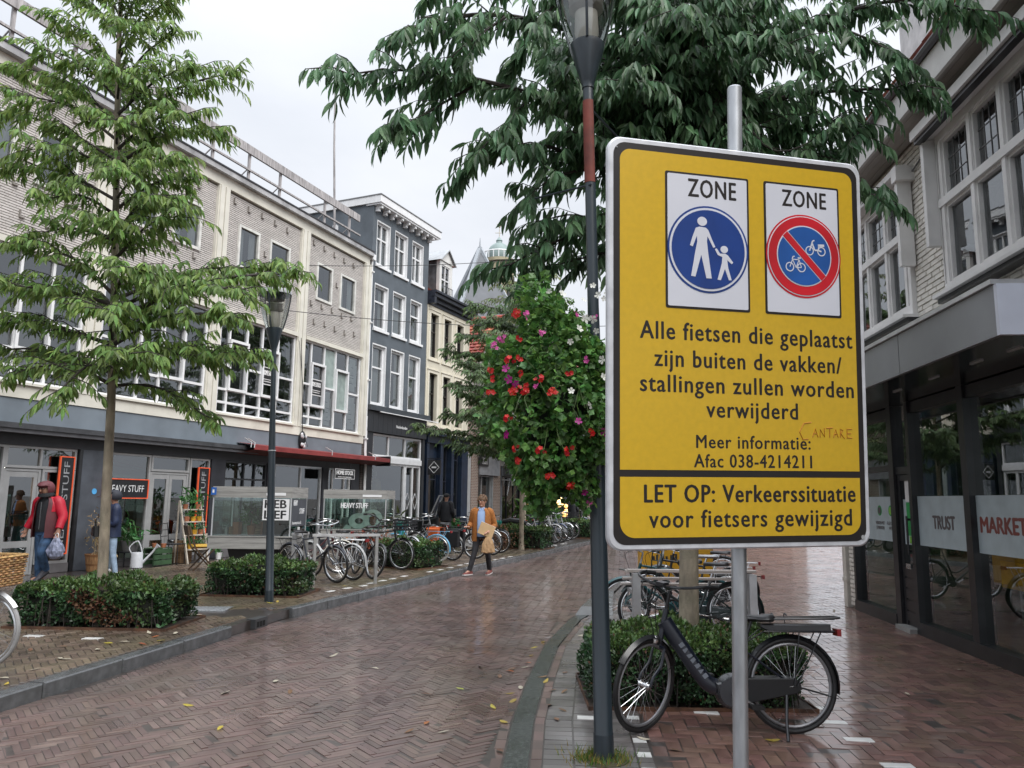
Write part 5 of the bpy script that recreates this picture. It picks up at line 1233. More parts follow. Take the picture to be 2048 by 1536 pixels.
# ------------------------------------------------------------ the big yellow traffic sign and its pole
def sign():
    o = D(1478, 900, 3.05)
    t = thing('traffic_sign', 'big yellow bicycle parking sign with two white zone panels on a galvanised pole', 'sign', (o.x, o.y, 0), rad(90-76))
    m = MB(); m.tube([(.06, .06, -.02), (.03, .06, 3.38)], .030, 20); m.tube([(.03, .06, 3.38), (.03, .06, 3.385)], [.030, .026], 20)
    pl_ = m.build('pole', galv, t, smooth=True); LN = Matrix.Translation((0, 0, 2.27)) @ Matrix.Rotation(rad(3.2), 4, 'X') @ Matrix.Translation((0, 0, -2.27)); pl_.matrix_local = LN
    yel = mat('yellow_reflective', (.66, .41, .012), .38, var=.03, scale=40, bump=.05, bscale=260, coat=.15)
    blk = mat('sign_print_black', (.012, .008, .007), .42); wht = mat('sign_white_film', (.70, .71, .77), .38, var=.02, bump=.05, bscale=260, coat=.15)
    blu = mat('sign_blue', (.006, .045, .24), .38, coat=.15); red = mat('sign_red', (.62, .008, .02), .38, coat=.15); bl2 = mat('sign_light_blue', (.012, .10, .38), .38, coat=.15)
    edge = mat('sign_edge_aluminium', (.70, .71, .74), .4, metal=.2, var=.12, scale=12)
    T0 = Matrix.Translation((.03, 0, 2.27)) @ Matrix.Rotation(rad(3.2), 4, 'X') @ Matrix.Rotation(rad(-.8), 4, 'Y') @ Matrix.Translation((0, 0, -2.27))
    X0, X1, Z0, Z1 = -.575, .575, 1.47, 3.085
    def plate(name, mats, f, par=t):
        m = MB(); f(m); o_ = m.build(name, mats, par); o_.matrix_local = T0; return o_
    m = MB(); pts = rrect(X0, X1, Z0, Z1, .055, 8); m.rprism(pts, .0, .032, .006); bd = m.build('board', edge, t, smooth=30); bd.matrix_local = T0
    def face(m):
        m.prism(rrect(X0+.022, X1-.022, Z0+.022, Z1-.022, .05, 8), -.0015, -.0002, 0)
        a, b = X0+.048, X1-.048
        sp0, sp1 = 1.748, 1.775
        up = [p for p in rrect(a, b, sp1-.3, Z1-.048, .045, 8) if p[1] > sp1-.05]
        m.prism([(a, sp1), (b, sp1)]+[p for p in rrect(a, b, sp1, Z1-.048, .045, 8) if p[1] > 2.4], -.003, -.0016, 1)
        m.prism([p for p in rrect(a, b, Z0+.048, sp0, .06, 8) if p[1] < 1.62]+[(b, sp0), (a, sp0)] if False else [(a, sp0)]+[p for p in sorted(rrect(a, b, Z0+.048, sp0+.4, .06, 8), key=lambda p: math.atan2(p[1]-1.75, p[0])) if p[1] < 1.62]+[(b, sp0)], -.003, -.0016, 1)
    plate('face', [blk, yel], face)
    def panel(x0, x1):
        def f(m):
            m.prism(rrect(x0, x1, 2.41, 2.965, .008, 3), -.0045, -.0031, 0); m.prism(rrect(x0+.009, x1-.009, 2.419, 2.956, .006, 3), -.006, -.0046, 1)
        return f
    plate('zone_panel', [blk, wht], panel(-.335, .035)); plate('zone_panel', [blk, wht], panel(.105, .46))
    def ped(m):
        cx, cz = -.15, 2.655; R = .178
        y = -.0062
        def L(poly, k, mi): m.prism([(cx+p[0], cz+p[1]) for p in poly], y-.0012*(k+1)+.0002, y-.0012*k, mi)
        L(disc(0, 0, R, 56), 0, 0); L(disc(0, 0, R-.008, 56), 1, 1); L(disc(0, 0, R-.017, 56), 2, 0)
        s = R/.535
        q = lambda pts: [((x-740)/268*R, (838-y_)/313*R) for x, y_ in pts]    # outline read from the sign face
        L(q([(698+32*math.cos(t*PI/12), 640-33*math.sin(t*PI/12)) for t in range(24)]), 3, 1)
        L(q([(655, 690), (632, 760), (616, 818), (634, 826), (652, 775), (663, 745), (664, 790), (651, 860), (622, 1036), (650, 1040), (690, 880), (722, 1046), (757, 1046), (735, 860), (728, 780), (732, 745), (745, 770), (770, 825), (784, 818), (760, 760), (738, 700), (722, 684), (680, 680)][::-1]), 3, 1)
        L(q([(843+25*math.cos(t*PI/12), 830-26*math.sin(t*PI/12)) for t in range(24)]), 3, 1)
        L(q([(780, 832), (800, 874), (830, 885), (826, 930), (796, 1050), (818, 1053), (846, 970), (872, 1050), (890, 1048), (868, 960), (862, 905), (892, 932), (902, 920), (868, 872), (850, 860), (815, 862), (793, 826)][::-1]), 3, 1)
    plate('pedestrian_symbol', [blu, wht], ped)
    def nop(m):
        cx, cz, R = .285, 2.66, .176; y = -.0062
        def L(poly, k, mi): m.prism([(cx+p[0], cz+p[1]) for p in poly], y-.0012*(k+1)+.0002, y-.0012*k, mi)
        L(disc(0, 0, R, 56), 0, 0); L(disc(0, 0, R-.007, 56), 1, 1); L(disc(0, 0, R-.011, 56), 2, 0); L(disc(0, 0, R-.048, 48), 3, 1)
        r = R-.053; w = .018
        for sg in (1, -1):                                     # two halves either side of the red bar
            pts = []
            for i in range(25):
                a = rad(45)*1 if False else 0
                t = (rad(-45)+math.asin(w/r))+(PI-2*math.asin(w/r))*i/24
                pts.append((r*math.cos(t)*1, r*math.sin(t)))
            if sg < 0: pts = [(-p[0], -p[1]) for p in pts]
            L(pts, 4, 2)
        c, s_ = math.cos(rad(-45)), math.sin(rad(-45)); wb = w-.004; Lr = R-.05
        L([(c*a-s_*b, s_*a+c*b) for a, b in ((-Lr, -wb), (Lr, -wb), (Lr, wb), (-Lr, wb))], 4, 0)
        yy = y-.0068
        def ring(x, z, r_, th):
            n = 18
            for i in range(n):
                a, b = 2*PI*i/n, 2*PI*(i+1)/n
                m.add([(cx+x+r_*math.cos(a), yy, cz+z+r_*math.sin(a)), (cx+x+r_*math.cos(b), yy, cz+z+r_*math.sin(b)), (cx+x+(r_-th)*math.cos(b), yy, cz+z+(r_-th)*math.sin(b)), (cx+x+(r_-th)*math.cos(a), yy, cz+z+(r_-th)*math.sin(a))], [(0, 1, 2, 3)], 1)
        def ln(pts, th=.004):
            for p, q_ in zip(pts[:-1], pts[1:]):
                d = Vector((q_[0]-p[0], q_[1]-p[1])); d = Vector((-d.y, d.x)).normalized()*th/2
                m.add([(cx+p[0]+d.x, yy-.0001, cz+p[1]+d.y), (cx+q_[0]+d.x, yy-.0001, cz+q_[1]+d.y), (cx+q_[0]-d.x, yy-.0001, cz+q_[1]-d.y), (cx+p[0]-d.x, yy-.0001, cz+p[1]-d.y)], [(3, 2, 1, 0)], 1)
        bx, bz = -.043, -.038                                   # bicycle
        ring(bx-.027, bz-.012, .020, .0045); ring(bx+.027, bz-.012, .020, .0045)
        ln([(bx-.027, bz-.012), (bx-.014, bz+.02), (bx+.016, bz+.02), (bx+.002, bz-.014), (bx-.014, bz+.02)]); ln([(bx+.027, bz-.012), (bx+.016, bz+.02)]); ln([(bx+.027, bz-.012), (bx+.002, bz-.014)]); ln([(bx-.016, bz+.02), (bx-.012, bz+.032), (bx-.004, bz+.033)], .005); ln([(bx+.010, bz+.027), (bx+.025, bz+.027)], .006)
        bx, bz = .052, .036                                     # moped
        ring(bx-.028, bz-.012, .020, .0045); ring(bx+.028, bz-.012, .020, .0045)
        ln([(bx-.028, bz-.012), (bx-.013, bz+.03), (bx-.004, bz+.033)], .006); ln([(bx-.015, bz+.02), (bx-.004, bz-.008), (bx+.014, bz-.008), (bx+.028, bz-.012)], .007); ln([(bx+.012, bz+.012), (bx+.042, bz+.014)], .011); ln([(bx+.014, bz-.008), (bx+.016, bz+.012)], .006)
    plate('no_parking_symbol', [red, wht, bl2], nop)
    def words(m):
        y = -.0062
        text(m, 'ZONE', -.238, -.022, 2.868, .072, y-.0002, 0, bold=.020, sp=1.12); text(m, 'ZONE', .188, .398, 2.868, .068, y-.0002, 0, bold=.020, sp=1.12)
        y = -.0034
        for s, a, b, z, c in (('Alle fietsen die geplaatst', -.445, .51, 2.285, .068), ('zijn buiten de vakken/', -.385, .455, 2.178, .066), ('stallingen zullen worden', -.445, .51, 2.078, .066), ('verwijderd', -.165, .245, 1.983, .064), ('Meer informatie:', -.21, .30, 1.862, .05), ('Afac 038-4214211', -.22, .305, 1.775+.012, .05), ('LET OP: Verkeerssituatie', -.43, .505, 1.652, .066), ('voor fietsers gewijzigd', -.41, .485, 1.556, .066)):
            text(m, s, a, b, z, c, y, 0, bold=.026 if s.startswith('LET') else .020, sp=1.12)
    plate('lettering', blk, words)
    def graf(m):
        w = lambda pts: m.tube([(p[0], -.0036, p[1]) for p in pts], .0022, 4)
        x, z = .25, 1.912; k = .047
        w([(x+.055, z+.06), (x+.02, z+.055), (x, z+.02), (x+.015, z-.01), (x+.04, z-.008)])
        w([(x+.06, z), (x+.073, z+.035), (x+.085, z)]); w([(x+.064, z+.015), (x+.08, z+.015)]); w([(x+.095, z), (x+.095, z+.033), (x+.115, z+.003), (x+.115, z+.038)]); w([(x+.125, z+.038), (x+.155, z+.04)]); w([(x+.14, z), (x+.14, z+.038)])
        w([(x+.158, z), (x+.168, z+.033), (x+.18, z)]); w([(x+.162, z+.014), (x+.176, z+.014)]); w([(x+.19, z), (x+.19, z+.036), (x+.203, z+.03), (x+.192, z+.018), (x+.21, z-.004)]); w([(x+.245, z+.036), (x+.222, z+.036), (x+.222, z), (x+.245, z)]); w([(x+.222, z+.018), (x+.24, z+.018)])
    plate('graffiti', mat('orange_marker', (.55, .20, .01), .5), graf)
    def bolt(m):
        m.prism(disc(.535, 1.508, .009, 12), -.004, .0); m.prism(disc(-.54, 3.04, .004, 8), -.004, 0)
    plate('bolt', steel, bolt)
    m = MB()
    for z in (1.75, 2.75): m.box(-.06, .12, .033, .055, z-.025, z+.025); m.tube(arcpts((.03, .06, z), .034, 0, 2*PI, 16, 'xy')[:-1], .006, 6, closed=True)
    m.build('bracket', galv, t).matrix_local = LN
    return t
sign()

# ------------------------------------------------------------ street lamps
lampc = mat('lamp_post_paint', (.022, .033, .042), .36, var=.15, scale=3, stretch=(8, 8, .5), bump=.03, bscale=150, coat=.2)
lglass = glass('lamp_glass', (.86, .88, .85), .7, .10)
frost_ = mat('lamp_frosted', (.62, .60, .56), .4, var=.1)
def lamp(label, loc, tilt, hp, s, rband):
    t = thing('street_lamp', label, 'street lamp', loc, 0, 'conical street lamps', rot=tilt)
    m = MB()
    prof = [(.0, -.05), (.068, -.05), (.066, .16), (.0655, .165), (.062, .17), (.056, 1.6), (.052, 2.3), (.040, 3.0), (.038, hp)]
    m.lathe([(r*s if r else 0, z) for r, z in prof], 24); m.build('pole', lampc, t, smooth=True)
    if rband:
        m = MB(); m.lathe([(.0415, hp-.75), (.0415, hp-.12)], 16, arc=PI*.9, T=Matrix.Rotation(rad(160), 4, 'Z')); m.build('rust_patch', mat('rust_red', (.17, .035, .022), .7, var=.3), t, smooth=True)
        m = MB(); m.tube([(-.0, -.05, hp-.78), (-.38, .5, hp-.66)], .008, 6); m.tube([(0, 0, hp-.16), (.5, .8, hp-.2)], .009, 6); m.build('stay_wire', lampc, t)
    m = MB(); h0 = hp-.02
    m.lathe([(0, h0-.0), (.045*s, h0), (.045*s, h0+.03), (.052*s, h0+.05), (.125*s, h0+.31), (.128*s, h0+.34), (.12*s, h0+.35)], 24); m.build('cone', lampc, t, smooth=True)
    z1 = h0+.34; z2 = h0+.90
    gl = [(.126*s, z1), (.165*s, z1+.12), (.205*s, z1+.28), (.235*s, z1+.45), (.250*s, z2)]
    m = MB(); m.lathe(gl, 28); m.build('glass', lglass, t, smooth=True)
    for k in range(3):
        a = rad(25+120*k); m = MB(); m.tube([((r+.004)*math.cos(a), (r+.004)*math.sin(a), z) for r, z in gl], .011*s, 6); m.build('rib', lampc, t, smooth=True)
    m = MB(); m.lathe([(.262*s, z2-.02), (.262*s, z2+.03), (.25*s, z2+.05), (.12*s, z2+.085), (0, z2+.095)], 28); m.lathe([(.262*s, z2-.02), (.16*s, z2-.02), (.15*s, z2-.10), (0, z2-.10)], 24, 1); m.build('cap', [mat('lamp_cap', (.42, .44, .46), .4, var=.1), lampc], t, smooth=True)
    m = MB(); m.lathe([(.07*s, z1+.02), (.09*s, z1+.1), (.085*s, z1+.26), (.05*s, z1+.28)], 16); m.build('diffuser', frost_, t, smooth=True)
    m = MB()
    for k in range(4): m.lathe([(.05*s, z1+.28+k*.035), (.13*s, z1+.29+k*.035), (.05*s, z1+.305+k*.035)], 18)
    m.build('louvre', mat('lamp_louvre', (.7, .7, .69), .3), t, smooth=True)
    if rband:
        m = MB(); m.lathe([(.0, -.02), (.17, -.02), (.16, .004), (.0, .006)], 16); m.build('base_soil', mat('mossy_soil', (.07, .06, .03), .9, bump=.5), t)
    return t
b = G(1208, 1519); tp = D(1175, 180, 5.34)
tl = (-(tp.y-b.y)/tp.z if False else 0.0, math.atan2(tp.x-b.x, tp.z), 0)
L1 = lamp('nearest dark street lamp carrying the flower basket, partly behind the yellow sign', b, tl, tp.z+.01, 1.0, True)
b2 = G(538, 1203, .12)
L2 = lamp('distant dark street lamp standing in front of the clipped hedge on the left', (b2.x, b2.y, .12), (0, rad(-2.2), 0), 3.80, .98, False)
m = MB(); m.lathe([(.0605, 2.22), (.0605, 2.235)], 20); m.build('band', alu, L2)
gt = MB()
for k in range(420):
    a = rnd.uniform(0, 2*PI); r = .07+abs(rnd.gauss(0, .09)); x, y = r*math.cos(a)-.03, r*math.sin(a)*.8; h = rnd.uniform(.02, .075); dx, dy = rnd.gauss(0, .025), rnd.gauss(0, .025)
    gt.add([(x-.003, y, 0), (x+.003, y, 0), (x+dx, y+dy, h)], [(0, 1, 2)], 0 if rnd.random() < .55 else 1)
link('grass_tuft', gt.mesh('grass_tuft', [mat('grass_green', (.07, .16, .02), .5, isl=.3, sub=.3), mat('grass_yellow', (.28, .22, .04), .6, isl=.3, sub=.3)]), None, loc=(b.x, b.y, .002), kind='stuff', label='green and yellow grass growing round the lamp foot', cat='grass')

# ------------------------------------------------------------ hanging flower basket
def leafshape(kind):
    """one small leaf as faces: base at origin, pointing +y, normal +z"""
    if kind == 'round':
        V = [(0, .18, -.04)]; n = 9
        for i in range(n):
            a = -PI/2+.35+(2*PI-.7)*i/(n-1); r = .5*(1.06 if i % 2 else .74); V.append((r*math.cos(a), .5+r*math.sin(a), .05*math.cos(3*a)))
        return np.array(V), [(0, i, i+1) for i in range(1, n)]
    if kind == 'long':
        V = [(0, 0, 0), (-.11, .25, .04), (0, .25, -.01), (.11, .25, .04), (-.13, .50, .02), (0, .50, -.045), (.13, .50, .02), (-.075, .78, -.06), (0, .78, -.10), (.075, .78, -.06), (0, 1.0, -.20)]
        F = [(0, 2, 1), (0, 3, 2), (1, 2, 5), (1, 5, 4), (2, 3, 6), (2, 6, 5), (4, 5, 8), (4, 8, 7), (5, 6, 9), (5, 9, 8), (7, 8, 10), (8, 9, 10)]
        return np.array(V), F
    if kind == 'long4':
        V = [(0, 0, 0), (-.16, .42, .03), (0, .45, -.03), (.16, .42, .03), (0, 1, -.16)]
        return np.array(V), [(0, 2, 1), (0, 3, 2), (1, 2, 4), (2, 3, 4)]
    if kind == 'hedge':
        return np.array([(0, 0, 0), (-.28, .5, .06), (.28, .5, .06), (0, 1, 0)]), [(0, 2, 1), (1, 2, 3)]
def scatter(kind, P, Dr, Nr, size):
    """many leaves: P base points, Dr direction, Nr rough normal, size per leaf"""
    V0, F0 = leafshape(kind); P, Dr, Nr = np.asarray(P, float), np.asarray(Dr, float), np.asarray(Nr, float)
    Dr /= np.linalg.norm(Dr, axis=1, keepdims=True)+1e-9
    X = np.cross(Dr, Nr); X /= np.linalg.norm(X, axis=1, keepdims=True)+1e-9; Z = np.cross(X, Dr)
    s = np.asarray(size)[:, None, None]
    V = P[:, None, :]+s*(V0[None, :, 0:1]*X[:, None, :]+V0[None, :, 1:2]*Dr[:, None, :]+V0[None, :, 2:3]*Z[:, None, :])
    F = np.array(F0)[None]+(np.arange(len(P))*len(V0))[:, None, None]
    return V.reshape(-1, 3), F.reshape(-1, len(F0[0]))
fb_l = mat('geranium_leaf', (.12, .27, .06), .42, var=.3, scale=14, isl=.45, sub=.3)
fb_d = mat('petunia_leaf', (.08, .19, .05), .45, var=.3, scale=14, isl=.45, sub=.25)
bc = Vector((.285, 5.22, 2.34))
fb = thing('flower_basket', 'big round hanging flower basket of red, pink and white flowers on the near lamp post', 'flower basket', bc)
m = MB(); m.lathe([(.0, -.55), (.12, -.45), (.2, -.2), (.2, .05), (.0, .06)], 16); m.build('planter', mat('dark_green_planter', (.012, .02, .012), .8), fb, smooth=True)
n = 8200; u = nr.randn(n, 3); u /= np.linalg.norm(u, axis=1, keepdims=True)
lump = 1+.13*np.sin(5*u[:, 0]+3*u[:, 2])+.10*np.sin(9*u[:, 2]+4*u[:, 0]+1)+.08*np.sin(13*u[:, 0]-7*u[:, 1])
rr = (.62+.42*nr.rand(n)**.6)*lump
zz = u[:, 2]
ax = np.where(zz > 0, .415, .405-.12*np.clip(-zz, 0, 1)**2)
Pb = np.stack([u[:, 0]*rr*ax-.02*(zz), u[:, 1]*rr*ax*.9, u[:, 2]*rr*np.where(zz > 0, .70, .74)], 1)
Dv = u+nr.randn(n, 3)*.7+np.array([0, 0, -.25]); Nv = u*1.2+nr.randn(n, 3)*.55+np.array([0, 0, .5])
k1 = nr.rand(n) < .6
for nm, sel, M_ in (('geranium_foliage', k1, fb_l), ('trailing_foliage', ~k1, fb_d)):
    V, F = scatter('round', Pb[sel], Dv[sel], Nv[sel], nr.uniform(.03, .062, sel.sum()))
    link(nm, raw_mesh(nm, V, F, M_), fb, kind='stuff')
m = MB()
for k in range(60):
    a = nr.randn(3); a /= np.linalg.norm(a); q = Vector((a[0]*.4, a[1]*.4-.02, a[2]*.6))
    m.tube(bez([q*.8, q*1.0+Vector((0, 0, -.03)), q*1.12+Vector((rnd.gauss(0, .05), 0, -.12-.1*rnd.random()))], 4), .0018, 4)
m.build('stem', mat('pale_stem', (.10, .15, .05), .6), fb, kind='stuff')
def flower(petals, r, cup, n_heads):
    m = MB()
    for h in range(n_heads):
        a = rnd.uniform(0, 2*PI); d = 0 if n_heads == 1 else r*rnd.uniform(.5, 1.1); c = Vector((d*math.cos(a), 0, d*math.sin(a))); ty = rnd.gauss(0, .35); tx = rnd.gauss(0, .35)
        T = Matrix.Translation(c+Vector((0, rnd.uniform(-.02, .0), 0))) @ Matrix.Rotation(tx, 4, 'X') @ Matrix.Rotation(ty, 4, 'Z')
        for p in range(petals):
            t = 2*PI*p/petals+rnd.random()*.3; rp = r*(.62 if n_heads > 1 else 1.0)
            pts = [(0, 0, 0)]+[(rp*k_*math.cos(t+o_), -cup*rp*k_, rp*k_*math.sin(t+o_)) for k_, o_ in ((.75, -.5), (1.0, -.22), (1.02, .22), (.75, .5))]
            m.add(pts, [(0, 1, 2), (0, 2, 3), (0, 3, 4)], 0, T)
    return m
cols = {'r': mat('geranium_red', (.55, .010, .006), .5, var=.2, isl=.2, sub=.2), 'p': mat('petunia_purple', (.36, .012, .20), .5, var=.2, isl=.2, sub=.2), 'k': mat('flower_pink', (.62, .10, .36), .5, var=.2, isl=.2, sub=.2), 'w': mat('flower_white', (.72, .72, .66), .5, isl=.1, sub=.2)}
fm = {}
for c, (pt, r, cup, nh) in {'r': (5, .03, .3, 7), 'p': (5, .038, .25, 1), 'k': (5, .03, .3, 5), 'w': (5, .034, .3, 1)}.items():
    fm[c] = [flower(pt, r, cup, nh).mesh({'r': 'red_flower', 'p': 'purple_flower', 'k': 'pink_flower', 'w': 'white_flower'}[c], cols[c]) for _ in range(3)]
FL = [('r', 560, 290), ('k', 628, 300), ('k', 945, 288), ('k', 1080, 302), ('k', 730, 405), ('w', 970, 388), ('r', 590, 440), ('r', 590, 572), ('p', 500, 645), ('k', 1012, 585), ('r', 602, 684), ('r', 910, 665), ('r', 715, 710), ('k', 702, 750), ('p', 518, 715), ('p', 558, 738), ('r', 535, 795), ('r', 610, 785), ('r', 640, 770), ('r', 770, 800), ('r', 800, 795), ('r', 395, 815), ('r', 420, 712), ('r', 396, 655), ('r', 505, 970), ('p', 484, 1075), ('w', 1060, 885), ('p', 970, 990), ('r', 1060, 1065), ('p', 1145, 1058), ('r', 560, 1165), ('r', 580, 1250), ('r', 722, 1180), ('r', 910, 1180), ('r', 785, 1362), ('r', 905, 1408), ('k', 1042, 1503), ('p', 1008, 1450), ('w', 1062, 105), ('w', 1100, 165), ('w', 1140, 190), ('w', 1160, 150), ('w', 915, 790), ('w', 1012, 325), ('w', 1090, 400), ('w', 1130, 590), ('w', 1135, 700), ('k', 470, 440), ('k', 430, 495), ('w', 1065, 320), ('w', 920, 470), ('r', 520, 590), ('w', 780, 140), ('w', 860, 160), ('w', 1000, 205)]
for c, x, y in FL:
    px, py = 860+x/3.2675, 540+y/3.2675
    q = D(px, py, 4.66+((px-1105)/260)**2*1.1+((py-780)/260)**2*.6)-bc
    link({'r': 'red_flower', 'p': 'purple_flower', 'k': 'pink_flower', 'w': 'white_flower'}[c], fm[c][rnd.randrange(3)], fb, loc=q, rot=(rnd.gauss(0, .25), rnd.uniform(0, 6), rnd.gauss(0, .35)), scale=rnd.uniform(.62, .9))

# ------------------------------------------------------------ trees
bark = mat('tree_bark', (.30, .255, .19), .75, var=.3, scale=9, stretch=(1, 1, .35), bump=.6, bscale=60, moss=((.14, .15, .09), 3, .55, .5))
bark_d = mat('twig_bark', (.045, .036, .03), .7, var=.3)
lf_fg = mat('chestnut_leaf_dark', (.10, .20, .095), .42, var=.25, scale=9, isl=.5, sub=.33, spec=.4)
lf_fo = mat('chestnut_leaf_dark_single', (.10, .20, .095), .42, var=.25, scale=9, obr=.5, sub=.33, spec=.4)
lf_l = mat('chestnut_leaf_fresh', (.18, .29, .08), .42, var=.25, scale=9, isl=.5, sub=.4, spec=.4)
lf_lo = mat('chestnut_leaf_fresh_single', (.18, .29, .08), .42, var=.25, scale=9, obr=.5, sub=.4, spec=.4)
lf_m = mat('far_leaf', (.10, .165, .06), .5, var=.25, scale=6, isl=.45, sub=.3)
lf_w = mat('pale_leaf', (.16, .20, .075), .5, var=.25, scale=6, isl=.4, sub=.35)
def twigs(branch, rb_, dens, Ltw, lsize, mbw, P, Dd, N_, S, droop=.75, lfp=9, skip=.12):
    """side twigs along a branch, each hung with leaves"""
    pts = [Vector(p) for p in branch]; tot = sum((b-a).length for a, b in zip(pts[:-1], pts[1:]))
    nt = max(2, int(tot*dens)); acc = 0; ts = [(i+rnd.random()*.8)/nt for i in range(nt)]+[.97, .99]
    for t in ts:
        if t < skip: continue
        s = t*tot; 
        for a, b in zip(pts[:-1], pts[1:]):
            l = (b-a).length
            if s <= l or b is pts[-1]: base = a+(b-a)*min(1, s/l); dirn = (b-a).normalized(); break
            s -= l
        side = dirn.cross(Vector((0, 0, 1)));  side = side.normalized() if side.length > .05 else Vector((1, 0, 0))
        d = (dirn*rnd.uniform(.2, 1.1)+side*rnd.choice((-1, 1))*rnd.uniform(.2, 1)+Vector((0, 0, rnd.uniform(-.25, .45)))).normalized()
        L_ = Ltw*rnd.uniform(.5, 1.15)*(1-.35*t)
        tip = base+d*L_+Vector((0, 0, -L_*L_*.35)); mid = base+d*L_*.55
        mbw.tube([base, mid, tip], [.008*rb_, .006*rb_, .003*rb_], 4, caps=False)
        for k in range(lfp):
            f = (k+.6)/lfp; q = base.lerp(mid, f*2) if f < .5 else mid.lerp(tip, f*2-1)
            sd = d.cross(Vector((0, 0, 1))); sd = sd.normalized() if sd.length > .05 else side
            ld = sd*(1 if k % 2 else -1)*rnd.uniform(.25, .8)+d*rnd.uniform(.1, .7)+Vector((0, 0, -droop*rnd.uniform(.5, 1.5)))
            P.append(q); Dd.append(ld); N_.append(Vector((rnd.gauss(0, .5), rnd.gauss(0, .5)-.3, 1))); S.append(lsize*rnd.uniform(.65, 1.2))
        P.append(tip); Dd.append(d*.5+Vector((0, 0, -droop))); N_.append(Vector((rnd.gauss(0, .4), -.5, .8))); S.append(lsize)
def tree(name, label, base, trunk, tr, branches, lsize, Ms, Mo, kind='long', dens=7, Ltw=.55, lfp=9, single=300, group=None, droop=.75, yellow=None, cat='tree'):
    t = thing(name, label, cat, base, 0, group); O = Vector(base)
    m = MB(); pts = bez([Vector(p)-O for p in trunk], 6); n_ = len(pts)
    m.tube(pts, [tr*(1-.75*(i/(n_-1))**1.1)*(1.25 if i == 0 else 1) for i in range(n_)], 12); m.build('trunk', bark, t, smooth=True)
    w = MB(); P, Dd, N_, S = [], [], [], []
    for br, r in branches:
        bp = bez([Vector(p)-O for p in br], 6); k = len(bp)
        w.tube(bp, [max(.006, r*(1-.85*i/(k-1))) for i in range(k)], 6)
        twigs(bp, r/.03, dens, Ltw, lsize, w, P, Dd, N_, S, droop, lfp)
    w.build('limbs', bark_d, t, smooth=True)
    P, Dd, N_, S = np.array(P), np.array(Dd), np.array(N_), np.array(S)
    px, py, wd = None, None, None
    v = P+np.array(O)-CP; wd = v@cF; px = 1024+FPX*(v@cR)/wd; py = 768-FPX*(v@cU)/wd
    size = np.where((px > 0) & (px < 2048) & (py > 0) & (py < 1536) & (wd > 1), S/wd, 0); idx = np.argsort(-size)[:single]; idx = idx[size[idx] > 0]
    rest = np.ones(len(P), bool); rest[idx] = False
    V, F = scatter(kind, P[rest], Dd[rest], N_[rest], S[rest])
    link('foliage', raw_mesh('foliage', V, F, Ms, smooth=False), t, kind='stuff')
    if single:
        V0, F0 = leafshape(kind); me = raw_mesh('leaf', V0, F0, Mo)
        for i in idx:
            d = Vector(Dd[i]).normalized(); X = d.cross(Vector(N_[i])).normalized(); Z = X.cross(d)
            R = Matrix((X, d, Z)).transposed().to_4x4(); link('leaf', me, t, mw=Matrix.Translation(Vector(P[i])) @ R @ Matrix.Scale(S[i], 4))
    return t
# left tree
tb = G(207, 1170, .6); tb = Vector((tb.x-.02, tb.y+.05, .12))
def TL(x, y, dy=0): return D(x, y, tb.y+dy)
trunk = [tb, TL(212, 1000), TL(224, 760), TL(232, 420), TL(236, 150), TL(244, -60), TL(250, -260)]
brs = []
for y, ex, ey, dy, r in ((760, 430, 700, -.5, .03), (770, 410, 820, .3, .026), (735, 500, 690, .2, .03), (690, 460, 610, -.9, .03), (640, 590, 525, .1, .036), (620, 480, 560, -.8, .03), (600, 540, 520, .8, .028),
                         (520, 360, 420, -.5, .025), (470, 330, 380, -.7, .024), (420, 380, 350, .3, .024), (400, 340, 300, -.6, .02), (330, 430, 250, .2, .028), (300, 380, 215, -.5, .024), (260, 470, 130, .2, .03), (230, 400, 120, -.6, .024), (180, 350, 60, -.3, .022), (120, 340, -10, .2, .02), (60, 330, -80, 0, .02), (0, 330, -140, .2, .02),
                         (770, 40, 730, -.4, .03), (745, -60, 690, .2, .03), (735, 120, 770, -.9, .028), (690, -90, 640, -.2, .032), (650, 30, 560, -.8, .03), (610, -110, 560, .3, .03), (590, 60, 480, -.5, .026), (480, 40, 470, -.4, .026), (430, 90, 390, -.7, .024), (400, 0, 320, .2, .026), (350, 60, 290, -.5, .024), (320, -60, 200, .1, .026), (280, 40, 180, -.4, .024), (240, 0, 110, .3, .024), (200, 90, 90, -.5, .02), (140, 110, 30, -.2, .02), (80, 130, -30, .2, .018), (30, 150, -80, -.2, .018),
                         (760, 260, 690, -1.3, .028), (680, 200, 600, -1.4, .028), (600, 270, 520, -1.3, .026), (500, 200, 430, -1.0, .022), (740, 250, 700, 1.3, .028), (640, 210, 600, 1.4, .028), (520, 250, 460, 1.1, .024), (380, 250, 330, -1.0, .02), (290, 230, 230, -.9, .02), (200, 240, 130, -.8, .018), (340, 240, 300, 1.0, .02), (220, 250, 160, .9, .018), (110, 260, 40, -.6, .016), (40, 250, -40, -.5, .016)):
    sx = 1 if ex > 240 else -1
    s = TL(224+(760-y)*.02, y); e = TL(ex, ey, dy); mdl = s.lerp(e, .5)+Vector((0, 0, .12))
    ed = e+Vector((0, 0, -.12*(e-s).length*.5))
    brs.append(([s, mdl, ed], r))
tree('street_tree', 'whole young tree with long drooping leaves rising from the nearest left hedge', tb, trunk, .062, brs, .148, lf_l, lf_lo, dens=15, Ltw=.6, lfp=16, group='chestnut leaved street trees')

